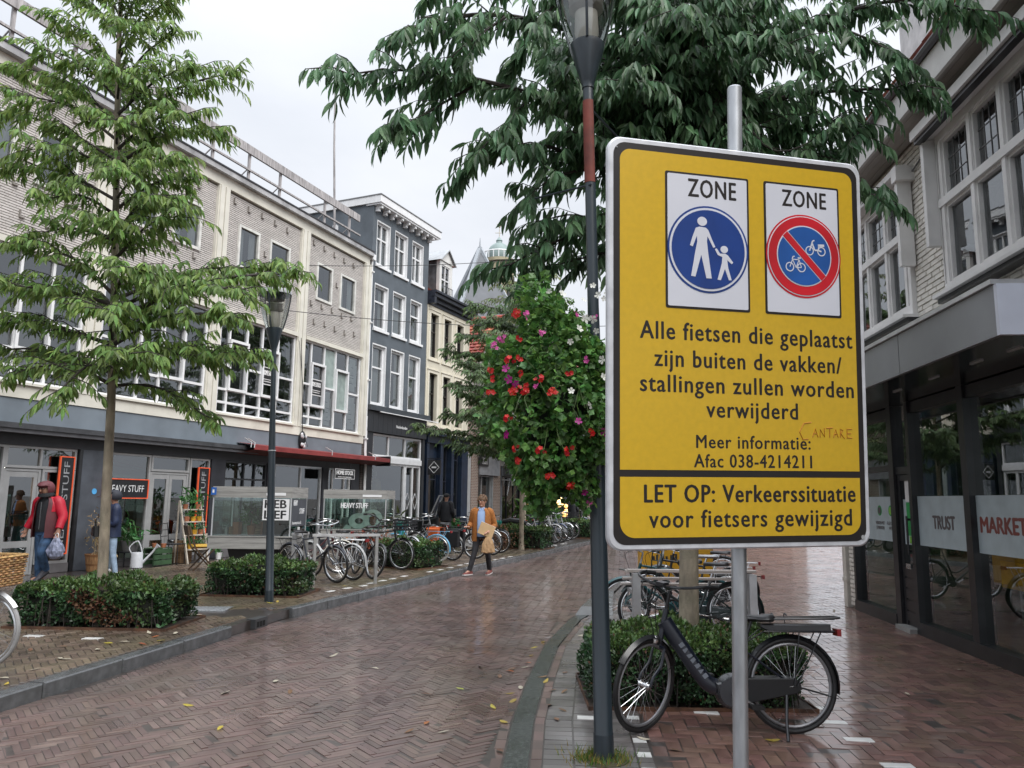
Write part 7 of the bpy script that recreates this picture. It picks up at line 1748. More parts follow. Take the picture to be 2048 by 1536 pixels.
def pk(label, x, y, front_px, heading, **kw):
    """bicycle in the left row whose wheel nearest the road touches the paving at pixel x, y"""
    g = G(x, y, .122); h = rad(heading)
    if front_px: loc = (g.x-1.1*math.cos(h), g.y-1.1*math.sin(h), g.z)
    else: loc = (g.x, g.y, g.z)
    return bicycle(label, loc, h, **kw)
pk('dark city bicycle nearest in the left row, front wheel to the road', 672, 1166, True, -28, frame='diamond', col=paint('slate', (.05, .055, .07)), lean=rad(4), chain=blk_, steer=rad(-8))
pk('white bicycle with white rear rack leaning at the left bicycle stand', 705, 1161, False, 148, frame='diamond', col=wht_, lean=rad(-3), rackm=white_p, chain=False, fend=wht_)
pk('black bicycle with high handlebar leaning beside the small left hedge', 742, 1158, True, -62, frame='curve', col=blk_, lean=rad(-11), bar='high', steer=rad(14), light=True)
pk('old bicycle with dark red rear wheel skirt half hidden by the left lamp post', 566, 1150, False, 25, frame='step', col=dre, lean=rad(3), chain=sil, fend=mat('skirt_cream', (.5, .48, .42), .5))
pk('black bicycle carrying a black front crate beside the small left hedge', 802, 1140, True, -33, frame='diamond', col=blk_, basket='crate', lean=rad(2), steer=rad(6))
pk('silver bicycle squeezed between the crate bicycle and the light blue one', 822, 1134, True, -30, frame='step', col=sil, lean=rad(-3), steer=rad(-12))
pk('light blue bicycle with cream tyres showing its rear wheel to the road', 872, 1127, False, 165, frame='step', col=lbl, tm=tyre_g, rackm=lbl, chain=lbl, lean=rad(2), fend=lbl)
pk('black bicycle with a dark child seat right of the light blue bicycle', 905, 1121, False, 152, frame='step', col=blk_, bag=mat('black_bag', (.012, .013, .015), .6), lean=rad(-4))
pk('black bicycle with an orange bag beside the walking man', 950, 1118, True, -28, frame='step', col=blk_, bag=mat('orange_bag', (.55, .11, .02), .6, var=.15), steer=rad(10), lean=rad(3))
pk('dark bicycle whose rear wheel shows right of the walking man', 1000, 1106, True, -30, frame='diamond', col=blk_, steer=rad(4))
pk('white rimmed bicycle behind the paper bag of the walking man', 985, 1110, True, -26, frame='step', col=wht_, steer=rad(-6))
pk('bicycle standing behind the vitrines with teal panniers', 800, 1100, True, -25, frame='step', col=blk_, bag=mat('teal_bag', (.0, .30, .25), .5, var=.1))
pk('bicycle with teal panniers in the second row behind the blue bicycle', 870, 1096, True, -20, frame='step', col=sil, bag=MATS['teal_bag'], lean=rad(3))
pk('bicycle with a teal bag just left of the scooter', 990, 1085, False, 160, frame='step', col=blk_, bag=MATS['teal_bag'])
pk('grey bicycle parked behind the right vitrine', 745, 1112, True, -32, frame='diamond', col=sil, lean=rad(5), steer=rad(15))
for i, (x, y, h, lab, cc_, kw) in enumerate(((1108, 1087, -28, 'white bicycle with a white front crate in the far left row', wht_, dict(basket='rackbig')), (1122, 1085, -30, 'blue grey bicycle second in the far left row', paint('blue_grey', (.09, .12, .2)), {}), (1133, 1082, -32, 'silver bicycle third in the far left row', sil, dict(lean=rad(3))), (1143, 1079, -27, 'dark bicycle fourth in the far left row', blk_, dict(basket='crate')), (1166, 1062, -30, 'deep blue bicycle farthest to the right in the far row', dbl, {}), (1175, 1060, -24, 'white bicycle at the far end beside the near lamp post', wht_, {}), (1095, 1075, -20, 'black bicycle just right of the scooter', blk_, dict(basket='crate')))):
    pk(lab, x, y, True, h, frame='step' if i % 2 else 'diamond', col=cc_, steer=rad(rnd.uniform(-10, 10)), **kw)
# the group at the right, behind the hedge
def pr(label, p, h, **kw): return bicycle(label, p, rad(h), **kw)
pr('dark green bicycle with a big front carrier behind the right hedge', (2.75, 9.75, 0), 172, frame='step', col=dgr, basket='rackbig', lean=rad(6), steer=rad(18), kick=True)
pr('teal framed bicycle leaning at the slatted bicycle stand', (2.60, 10.3, 0), 176, frame='diamond', col=paint('dark_teal', (.02, .10, .11)), lean=rad(-5), rackm=white_p)
pr('black bicycle with white rear rack at the right end of the bicycle stand', (3.05, 11.1, 0), 170, frame='diamond', col=blk_, rackm=white_p, lean=rad(4), coat=mat('plastic_cover', (.45, .46, .48), .25))
pr('bicycle partly hidden behind the sign pole with an orange reflector', (3.4, 12.0, 0), 165, frame='step', col=blk_, rackm=white_p)
pr('dark bicycle on the bright wet pavement behind the sign', (3.9, 14.5, 0), 160, frame='step', col=blk_)
g = G(-46, 1333, .122)
bicycle('bicycle with a square wicker front basket cut off by the left edge', (g.x-1.0, g.y+.0, .122), rad(-4), 'step', sil, basket='wicker', steer=rad(-3), tm=mat('grey_tyre', (.3, .3, .3), .5), lean=rad(1), fend=mat('silver_guard', (.4, .41, .42), .35, metal=.5))

# bicycle stands
st_ = mat('stand_steel', (.42, .42, .41), .4, metal=.5, var=.15)
def hoop(label, p, az, L_=1.0, h=.8, n=2, double=True):
    t = thing('bicycle_stand', label, 'bicycle stand', p, az, 'steel bicycle stands')
    for k in range(n): m = MB(); m.box(-.025, .025, -.04, .04, 0, h) if True else None; link('post', m.mesh('post', st_), t, loc=(k*L_/(n-1) if n > 1 else 0, 0, 0))
    m = MB(); m.box(-.05, L_+.05, -.045, .045, h+.001, h+.045); m.build('top_rail', mat('stand_rail_white', (.6, .6, .6), .35, metal=.3), t); return t
hoop('low steel bicycle stand with white top rail beside the left vitrine', G(626, 1170, .12), rad(20), 1.1, .84)
hoop('pair of steel posts of a bicycle stand behind the left lamp post', G(585, 1160, .12), rad(80), .5, .82)
t = thing('bench', 'slatted wood and aluminium bench behind the right hedge', 'bench', (1.75, 9.45, 0), rad(2))
for i, (y, z) in enumerate(((.0, .82), (.13, .80), (.30, .70), (.42, .62))): MB().box(-.35, 1.2, y, y+.075, z, z+.03, c=.004).build('slat', mat('pale_slat', (.58, .53, .49), .4, var=.12, scale=6, stretch=(.6, 8, 8)), t)
for x in (-.28, 1.12): MB().box(x, x+.09, .02, .12, 0, .795).box(x, x+.05, .14, .48, .56, .6).build('leg', alu, t)
t = thing('delivery_box', 'yellow cargo delivery box on wheels behind the bench', 'cargo box', (2.72, 13.1, 0), rad(-6))
m = MB(); m.box(-.58, .58, -.35, .35, .42, 1.0, c=.02); m.build('box', mat('cargo_yellow', (.62, .33, .02), .4, var=.06), t, smooth=30)
m = MB(); m.box(-.6, .6, -.37, .37, 1.0, 1.03); m.build('lid', mat('cargo_lid', (.5, .5, .48), .4), t)
m = MB(); [m.box(-.4+k*.075, -.4+k*.075+.055-.02*(k % 2), -.353, -.351, .72, .78+.02*(k % 3)) for k in range(9)]; m.build('lettering', ink, t)
for x in (-.5, .5): wheel(t, (x, -.3, .25), (0, 0, 0), .25)
t = thing('cushion', 'round orange brown cushion lying on top of the yellow cargo box', 'cushion', (2.6, 13.05, 1.03), 0)
m = MB(); m.ball((0, 0, .09), (.30, .22, .10), 16, 8); m.build('cover', mat('orange_leather', (.42, .17, .06), .45, var=.15), t, smooth=True)

# scooter
def scooter(label, loc, rz):
    t = thing('scooter', label, 'scooter', loc, rz)
    dkp = paint('scooter_grey', (.05, .055, .065), .25)
    for x in (0, 1.25):
        w = link('wheel', None, t, loc=(x, 0, .22)); MB().tube(arcpts((0, 0, 0), .17, 0, 2*PI, 24)[:-1], .055, 8, closed=True).build('tyre', rubber, w, smooth=True); MB().lathe([(0, -.04), (.12, -.04), (.12, .04), (0, .04)], 16, T=Matrix.Rotation(PI/2, 4, 'X')).build('rim', sil, w)
    m = MB(); m.rprism([(-.35, .52), (.1, .36), (.45, .34), (.48, .62), (.05, .74), (-.38, .70)], -.15, .15, .05); m.build('body', dkp, t, smooth=40)
    m = MB(); m.rprism([(.42, .30), (.95, .28), (.97, .34), (.45, .37)], -.16, .16, .02); m.build('footboard', black_m, t)
    m = MB(); m.rprism([(.92, .30), (1.02, .30), (1.10, .95), (.98, .95)], -.20, .20, .03); m.build('leg_shield', dkp, t, smooth=40)
    m = MB(); m.tube([(-.40, 0, .77), (-.1, 0, .80), (.2, 0, .77), (.48, 0, .74)], [.08, .12, .13, .07], 10, sx=1.0); m.build('seat', saddle_m, t, smooth=True)
    m = MB(); m.tube([(1.25, 0, .22), (1.08, 0, .95), (1.03, 0, 1.08)], .028, 8); m.tube([(.98, -.33, 1.08), (1.06, 0, 1.06), (.98, .33, 1.08)], .018, 8); m.build('handlebar', black_m, t, smooth=True)
    m = MB(); m.ball((1.14, 0, .98), (.08, .09, .08), 10, 6); m.build('headlight', whl, t, smooth=True)
    m = MB(); V = [(1.12, y, 1.02) for y in (-.22, .22)]+[(1.0, y, 1.62) for y in (-.16, .16)]; m.add(V, [(0, 1, 3, 2)]); m.build('windscreen', pane_cl, t)
    m = MB(); m.tube([V[0], V[2], V[3], V[1]], .012, 5); m.build('screen_edge', steel, t)
    m = MB(); m.rprism([(1.05, .40), (1.32, .42), (1.40, .36), (1.30, .48), (1.05, .5)], -.07, .07, .02); m.build('mudguard', dkp, t)
    return t
g = G(1030, 1088, .122); scooter('dark grey scooter with a tall clear windscreen beyond the walking man', (.1, 27.2, .122), rad(-20))
ws = thing('scooter', 'covered scooter with a tall windscreen standing before the grey house door', 'scooter', fac(PDO, AD, 3.0, 1.1, .122), rad(-15))
m = MB(); m.add([(-.12, -.25, .9), (-.1, .25, .9), (.2, .2, 1.65), (.2, -.2, 1.65)], [(0, 1, 2, 3)]); m.build('windscreen', pane_cl, ws); m = MB(); m.tube([(-.12, -.25, .9), (.2, -.2, 1.65), (.2, .2, 1.65), (-.1, .25, .9)], .025, 6); m.build('screen_edge', alu, ws)
m = MB(); m.rprism([(-.9, .35), (.1, .3), (.15, .9), (-.2, .8), (-.9, .75)], -.18, .18, .05); m.build('body', blk_, ws, smooth=40)
for x in (-.75, .2): MB().tube([(x+.2*math.cos(k*PI/10), 0, .2+.2*math.sin(k*PI/10)) for k in range(20)], .05, 6, closed=True).build('wheel', rubber, ws, smooth=True)

# ------------------------------------------------------------ people
def limb(m, pts, r, mi=0, seg=12): m.tube(bez(pts, 5), [r[0]+(r[-1]-r[0])*0+np.interp(i/(5*(len(pts)-1)), np.linspace(0, 1, len(r)), r)-r[0]+0 for i in range(5*(len(pts)-1)+1)], seg, mi)
def torso(m, zs, rx, ry, a0=0.0, a1=2*PI, mi=0, seg=28, cx=0.0, cy=0.0, lean=0.0, wob=0.0):
    """elliptical garment shell between heights zs; a0..a1 measured from the front (-y), so an open front is a0>0"""
    V = []; full = a1-a0 > 6.2; n = seg if full else seg+1
    for j, z in enumerate(zs):
        for k in range(n):
            a = a0+(a1-a0)*k/seg
            w = 1+wob*math.sin(a*5+j*.8)
            V.append((cx+rx[j]*w*math.sin(a), cy+lean*(z-zs[0])-ry[j]*w*math.cos(a), z))
    F = []
    for j in range(len(zs)-1):
        for k in range(seg):
            l = (k+1) % n if full else k+1
            F.append((j*n+k, j*n+l, (j+1)*n+l, (j+1)*n+k))
    m.add(V, F, mi)
def face(t, J, hairm, hair='short', look=0.0, beard=False):
    h = Vector(J['head']); T = Matrix.Translation(h) @ Matrix.Rotation(look, 4, 'Z')
    eye = mat('eye_white', (.7, .68, .65), .3); ey2 = mat('eye_dark', (.03, .02, .015), .3); lipm = mat('lip', (.36, .12, .10), .5)
    m = MB(); m.ball((0, -.105, -.015), (.014, .022, .028), 8, 6, 0, T); m.ball((-.034, -.086, .02), (.012, .008, .007), 8, 5, 1, T); m.ball((.034, -.086, .02), (.012, .008, .007), 8, 5, 1, T)
    m.ball((-.034, -.092, .02), (.005, .004, .006), 6, 4, 2, T); m.ball((.034, -.092, .02), (.005, .004, .006), 6, 4, 2, T); m.ball((0, -.088, -.055), (.024, .01, .006), 8, 5, 3, T); m.ball((0, -.07, -.088), (.03, .022, .02), 8, 5, 0, T)
    for s in (-1, 1): m.ball((s*.083, .005, -.005), (.012, .022, .032), 8, 6, 0, T); m.ball((s*.034, -.09, .042), (.02, .006, .004), 6, 4, 4, T)
    m.build('face', [skinm, eye, ey2, lipm, hairm], t, smooth=True)
    if hair:
        m = MB()
        if hair == 'short':
            m.ball((0, .018, .055), (.098, .105, .10), 14, 8, 0, T); 
            for k in range(46):
                a = rnd.uniform(0, 2*PI); e = rnd.uniform(-.2, 1.3); r = .098
                if math.cos(a) > .45 and e < .75: continue
                p = (r*math.sin(a)*math.cos(e), .018-r*1.02*math.cos(a)*math.cos(e), .045+r*math.sin(e)); m.ball(p, (.026, .026, .03), 6, 4, 0, T)
        m.build('hair', hairm, t, smooth=True)
def shoe(m, an, toe, mi=0, sole=1, s=1.0):
    a, b = Vector(an), Vector(toe); d = (b-a); d.z = d.z; h = Vector((d.x, d.y, 0)).normalized(); sd = Vector((-h.y, h.x, 0)); pitch = math.atan2((a.z-.08)-(b.z-.03), .14)
    T = Matrix.Translation((a.x, a.y, max(.0, min(a.z-.08, b.z-.03)))) @ Matrix((( -sd.x, h.x, 0, 0), (-sd.y, h.y, 0, 0), (0, 0, 1, 0), (0, 0, 0, 1))) @ Matrix.Translation((0, .16, 0)) @ Matrix.Rotation(-max(0, pitch), 4, 'X') @ Matrix.Translation((0, -.16, 0))
    prof = [(-.08, .036, .085), (-.05, .04, .10), (0, .042, .105), (.05, .045, .085), (.10, .05, .062), (.15, .046, .048), (.19, .028, .036)]
    V = []; n = 8
    for y, w, z in prof:
        for k in range(n+1): q = PI*k/n; V.append((w*math.cos(q)*s, y*s, .022+(z-.022)*math.sin(q)**.7 if 0 < k < n else .022))
    F = [(i*(n+1)+k, i*(n+1)+k+1, (i+1)*(n+1)+k+1, (i+1)*(n+1)+k) for i in range(len(prof)-1) for k in range(n)]+[tuple(range(n+1)), tuple(6*(n+1)+k for k in reversed(range(n+1)))]
    m.add(V, F, mi, T)
    V = [(w*1.06*sg*s, y*s, z) for z in (0, .024) for sg in (-1, 1) for y, w, _ in prof]; k = len(prof)
    F = [(i, i+1, 2*k+i+1, 2*k+i) for i in range(k-1)]+[(k+i, k+i+1, 3*k+i+1, 3*k+i) for i in range(k-1)]+[(2*k+i, 2*k+i+1, 3*k+i+1, 3*k+i) for i in range(k-1)]+[(0, k, 3*k, 2*k), (k-1, 2*k-1, 4*k-1, 3*k-1)]
    m.add(V, F, sole, T)
def trousers(t, J, M, w=1.0, hem=.10):
    m = MB()
    torso(m, [.80, .86, .92, 1.0], [.15*w, .165*w, .165*w, .155*w], [.11*w, .12*w, .118*w, .11*w])
    for s in ('l', 'r'):
        h, k, a = J['hip_'+s], J['kn_'+s], J['an_'+s]; top = (h[0], h[1], h[2]+.02)
        m.tube(bez([top, lp(h, k, .5), k, lp(k, a, .55), lp(k, a, .97)], 5), list(np.interp(np.linspace(0, 1, 21), [0, .25, .5, .75, 1], [.098*w, .085*w, .066*w, .062*w, .052*w]))*1, 14)
    return m.build('trousers', M, t, smooth=True)
def sleeve(m, J, s, r0=.075, r1=.05, mi=0, end=.93):
    sh, e, w = J['sh_'+s], J['el_'+s], J['wr_'+s]; sx = 1 if s == 'l' else -1
    a = (sh[0]-sx*.06, sh[1], sh[2]+.03)
    m.tube(bez([a, (sh[0]+sx*.01, sh[1], sh[2]-.02), lp(sh, e, .55), e, lp(e, w, .5), lp(e, w, end)], 5), list(np.interp(np.linspace(0, 1, 26), [0, .2, .4, .6, .8, 1], [r0*.8, r0, r0*.92, (r0+r1)/2*.95, r1*1.02, r1*.92])), 14, mi)
def person(key, J, label, loc, rz, scale=1.0):
    t = thing('person', label, 'person', loc, rz, scale=scale, group=None); link('body', BODIES[key], t); return t
denim = mat('blue_denim', (.045, .10, .20), .8, var=.3, scale=12); black_d = mat('charcoal_denim', (.028, .028, .032), .8, var=.25, scale=12); pale_d = mat('pale_denim', (.28, .38, .50), .8, var=.15, scale=12)
# man in the cardigan
g = G(962, 1151, 0); P_ = person('card', J_CARD, 'man in orange brown cardigan and blue shirt crossing the wet road', g, rad(-6), 1.0)
ocr = mat('ochre_knit', (.36, .135, .03), .85, var=.15, scale=30, bump=.5, bscale=220); shirt = mat('pale_blue_shirt', (.30, .42, .66), .75, var=.06)
m = MB(); torso(m, [.84, .95, 1.05, 1.18, 1.30, 1.38, 1.43, 1.465], [.175, .185, .185, .19, .195, .18, .12, .07], [.13, .15, .15, .14, .125, .11, .085, .065], wob=.012)
for s_ in (-1, 1): m.add([(0, -.075, 1.465), (s_*.065, -.07, 1.49), (s_*.085, -.085, 1.42), (s_*.02, -.11, 1.40)], [(0, 1, 2, 3)])
m.build('shirt', shirt, P_, smooth=50)
m = MB(); torso(m, [.74, .84, .95, 1.08, 1.20, 1.32, 1.39, 1.44, 1.47], [.225, .222, .218, .215, .215, .218, .20, .14, .085], [.165, .165, .172, .17, .158, .14, .122, .10, .078], rad(24), rad(336), wob=.014)
torso(m, [.74, .84, .95, 1.08, 1.20, 1.32, 1.39, 1.44, 1.47], [.215, .212, .208, .205, .205, .208, .19, .13, .075], [.155, .155, .162, .16, .148, .13, .112, .09, .068], rad(24), rad(336), 1)
sleeve(m, J_CARD, 'l', .085, .058); sleeve(m, J_CARD, 'r', .085, .058); m.build('cardigan', [ocr, mat('cardigan_lining', (.15, .05, .015), .9)], P_, smooth=60)
trousers(P_, J_CARD, black_d, .95)
m = MB(); shoe(m, J_CARD['an_l'], J_CARD['toe_l']); shoe(m, J_CARD['an_r'], J_CARD['toe_r']); m.build('shoes', [mat('red_brown_suede', (.22, .06, .05), .7, var=.2), mat('white_sole', (.7, .68, .66), .5)], P_, smooth=50)
face(P_, J_CARD, mat('brown_hair', (.16, .095, .055), .7, var=.3, scale=30), 'short', rad(-12))
def held(name, label, cat, person_, local, rz=0.0):
    w = Matrix.Translation(person_.location) @ Matrix.Rotation(person_.rotation_euler[2], 4, 'Z'); q = w @ Vector(local)
    return thing(name, label, cat, q, person_.rotation_euler[2]+rz)
t = held('folder', 'beige cardboard folder held under the arm of the walking man', 'folder', P_, (.13, -.20, .98), rad(14))
m = MB(); T = Matrix.Rotation(rad(22), 4, 'Y') @ Matrix.Rotation(rad(-10), 4, 'X'); m.box(-.17, .17, -.012, .012, -.12, .14, 0, T); m.box(-.168, .168, -.006, .006, .141, .145, 1, T); m.build('cover', [mat('kraft_card', (.50, .34, .18), .8, var=.08), white_p], t)
t = held('paper_bag', 'crumpled brown paper bag hanging from the hand of the walking man', 'bag', P_, (.17, -.20, .86), rad(10))
m = MB(); V = []; n = 18
for j, (z, rx, ry) in enumerate(((-.02, .05, .03), (-.08, .085, .05), (-.16, .12, .07), (-.26, .14, .08), (-.34, .145, .085), (-.36, .12, .07))):
    for k in range(n): a = 2*PI*k/n; w = 1+.10*math.sin(k*2.3+j*1.7)+.05*math.sin(k*5+j); V.append((rx*w*math.cos(a), ry*w*math.sin(a), z))
m.add(V, [(j*n+k, j*n+(k+1) % n, (j+1)*n+(k+1) % n, (j+1)*n+k) for j in range(5) for k in range(n)]+[tuple(5*n+k for k in range(n))]); m.build('bag', mat('brown_paper', (.46, .29, .15), .75, var=.15, scale=8), t)
m = MB(); m.tube(bez([(-.04, 0, -.03), (-.02, 0, .04), (.02, 0, .04), (.04, 0, -.03)], 4), .006, 5); m.build('handle', MATS['brown_paper'], t)
# man in red
g = G(82, 1165, .122); P_ = person('red', J_RED, 'man in bright red hooded rain jacket and blue jeans walking past the shop', g, rad(-12), 1.02)
redj = mat('bright_red_jacket', (.52, .008, .03), .5, var=.1); bur = mat('burgundy_jacket', (.125, .035, .042), .55, var=.15); blj = mat('black_jumper', (.015, .016, .02), .8, var=.2)
m = MB(); torso(m, [.86, .98, 1.1, 1.22, 1.33, 1.40, 1.45], [.185, .19, .19, .20, .20, .17, .09], [.15, .155, .15, .145, .13, .11, .08]); m.build('jumper', blj, P_, smooth=True)
m = MB(); m.box(-.008, .008, -.165, -.15, .9, 1.36); m.build('zip', steel, P_)
m = MB(); torso(m, [.76, .86, .98, 1.1, 1.22, 1.33, 1.40, 1.45], [.24, .245, .24, .235, .235, .235, .20, .11], [.20, .20, .20, .19, .175, .155, .13, .10], rad(30), rad(330), 1, wob=.012)
torso(m, [1.20, 1.28, 1.35, 1.41, 1.455], [.245, .245, .24, .19, .11], [.185, .175, .16, .135, .105], rad(48), rad(312), 0)
sleeve(m, J_RED, 'l', .095, .065); sleeve(m, J_RED, 'r', .095, .065); m.build('jacket', [redj, bur], P_, smooth=60)
h = J_RED['head']; m = MB(); T = Matrix.Translation(h) @ Matrix.Rotation(rad(12), 4, 'X')
V = []; n = 20
for j, e in enumerate(np.linspace(-.55, 1.55, 12)):
    for k in range(n+1): a = rad(52)+rad(256)*k/n if e < .55 else rad(30+(40*(1.0-min(1, (e-.55))))*0)+(2*PI-2*rad(30))*k/n; V.append((.125*math.cos(e)*math.sin(a), .02-.135*math.cos(e)*math.cos(a)-(.045 if e > .45 and math.cos(a) > .3 else 0), .02+.135*math.sin(e)))
m.add(V, [(j*(n+1)+k, j*(n+1)+k+1, (j+1)*(n+1)+k+1, (j+1)*(n+1)+k) for j in range(11) for k in range(n)], 0, T); m.ball((0, -.02, .10), (.10, .13, .06), 12, 6, 0, T)
m.tube([(.09, -.05, -.10), (.0, -.09, -.12), (-.09, -.05, -.10)], .035, 8, 1, T) if False else m.lathe([(.13, -.10), (.12, -.06), (.10, -.04)], 18, 1, T); m.build('hood', [mat('burgundy_hood', (.15, .04, .05), .6, var=.12), blj], P_, smooth=True)
trousers(P_, J_RED, denim, 1.08)
m = MB(); shoe(m, J_RED['an_l'], J_RED['toe_l']); shoe(m, J_RED['an_r'], J_RED['toe_r']); m.build('shoes', [mat('grey_shoe', (.06, .06, .075), .6), rubber], P_, smooth=50)
face(P_, J_RED, mat('grey_hair', (.2, .18, .16), .8), None, rad(-8))
t = held('carrier_bag', 'shiny silver blue carrier bag in the hand of the man in red', 'bag', P_, (.35, -.13, .80))
m = MB(); V = []
for j, (z, rx, ry) in enumerate(((0, .03, .02), (-.06, .07, .05), (-.14, .12, .08), (-.24, .15, .10), (-.33, .13, .09), (-.38, .07, .05))):
    for k in range(18): a = 2*PI*k/18; w = 1+.12*math.sin(k*2.1+j*1.3)+.06*math.sin(k*4.7+j*2); V.append((rx*w*math.cos(a), ry*w*math.sin(a), z))
m.add(V, [(j*18+k, j*18+(k+1) % 18, (j+1)*18+(k+1) % 18, (j+1)*18+k) for j in range(5) for k in range(18)]+[tuple(90+k for k in range(18))]); m.build('bag', mat('silver_plastic', (.30, .33, .46), .3, var=.35, scale=14), t)
m = MB(); m.tube(bez([(-.04, 0, -.03), (-.02, 0, .05), (.02, 0, .05), (.04, 0, -.03)], 4), .008, 5); m.build('handle', white_p, t)
# woman in navy behind the tree
g = G(217, 1154, .122); P_ = person('navy', J_NAVY, 'person in navy jacket, pale jeans and white shoes half hidden by the left tree trunk', g, rad(-55), .93)
nav = mat('navy_jacket', (.018, .03, .075), .55, var=.15)
m = MB(); torso(m, [.80, .9, 1.0, 1.12, 1.24, 1.34, 1.40, 1.46], [.215, .205, .20, .20, .205, .205, .17, .09], [.16, .16, .155, .155, .15, .135, .115, .085], wob=.01); sleeve(m, J_NAVY, 'l', .085, .058); sleeve(m, J_NAVY, 'r', .085, .058); m.build('jacket', nav, P_, smooth=60)
m = MB(); T = Matrix.Translation(J_NAVY['head']); V = []
for j, e in enumerate(np.linspace(-.6, 1.5, 10)):
    for k in range(21): a = rad(50)+rad(260)*k/20; V.append((.12*math.cos(e)*math.sin(a), .02-.13*math.cos(e)*math.cos(a), .02+.13*math.sin(e)))
m.add(V, [(j*21+k, j*21+k+1, (j+1)*21+k+1, (j+1)*21+k) for j in range(9) for k in range(20)], 0, T); m.ball((0, .0, .10), (.09, .11, .055), 12, 6, 0, T); m.build('hood', mat('dark_hood', (.025, .028, .04), .7), P_, smooth=True)
trousers(P_, J_NAVY, pale_d, .92); m = MB(); shoe(m, J_NAVY['an_l'], J_NAVY['toe_l']); shoe(m, J_NAVY['an_r'], J_NAVY['toe_r']); m.build('shoes', [mat('white_shoe', (.72, .72, .72), .45), mat('tan_sole', (.5, .4, .3), .6)], P_, smooth=50)
face(P_, J_NAVY, mat('brown_hair_dark', (.05, .03, .02), .7), None)
t = held('handbag', 'black leather handbag carried in front of the person in navy', 'bag', P_, (-.20, -.26, .86))
m = MB(); m.rprism([(-.15, -.12), (.15, -.12), (.12, .08), (-.12, .08)], -.06, .06, .03); m.build('bag', mat('black_leather', (.012, .012, .013), .35), t, smooth=40); m = MB(); m.tube(bez([(-.1, 0, .07), (-.06, 0, .2), (.06, 0, .2), (.1, 0, .07)], 5), .01, 6); m.build('handle', black_m, t)
# man with the cap, from behind
c = D(892, 1035, 27.0); P_ = person('cap', J_CAP, 'man with a dark cap and black jacket seen from behind at the navy shop front', (c.x, c.y, .122), rad(165), .99)
blkj = mat('black_jacket', (.014, .015, .02), .6, var=.2)
m = MB(); torso(m, [.80, .92, 1.05, 1.18, 1.30, 1.38, 1.46], [.215, .21, .205, .21, .215, .19, .09], [.16, .16, .155, .15, .14, .12, .085], wob=.01); sleeve(m, J_CAP, 'l', .09, .06); sleeve(m, J_CAP, 'r', .09, .06); m.build('jacket', blkj, P_, smooth=60)
m = MB(); h = J_CAP['head']; m.ball((h[0], h[1]+.01, h[2]+.06), (.098, .108, .085), 14, 8); m.box(h[0]-.07, h[0]+.07, h[1]-.19, h[1]-.07, h[2]+.055, h[2]+.07); m.build('cap', mat('dark_cap', (.03, .03, .032), .8), P_, smooth=40)
trousers(P_, J_CAP, black_d); m = MB(); shoe(m, J_CAP['an_l'], J_CAP['toe_l']); shoe(m, J_CAP['an_r'], J_CAP['toe_r']); m.build('shoes', [rubber, rubber], P_, smooth=50); face(P_, J_CAP, MATS['brown_hair_dark'], None)
c = D(1147, 1010, 40); P_ = person('far', J_FAR, 'distant person in a black coat standing near the lit lamps', (c.x, c.y, .122), rad(150), 1.0)
m = MB(); torso(m, [.55, .7, .9, 1.05, 1.18, 1.30, 1.38, 1.46], [.23, .22, .21, .205, .21, .215, .19, .09], [.17, .165, .16, .155, .15, .14, .12, .085]); sleeve(m, J_FAR, 'l', .09, .06); sleeve(m, J_FAR, 'r', .09, .06); m.build('coat', blkj, P_, smooth=60)
trousers(P_, J_FAR, black_d); m = MB(); shoe(m, J_FAR['an_l'], J_FAR['toe_l']); shoe(m, J_FAR['an_r'], J_FAR['toe_r']); m.build('shoes', [rubber, rubber], P_, smooth=50); face(P_, J_FAR, MATS['brown_hair_dark'], 'short')

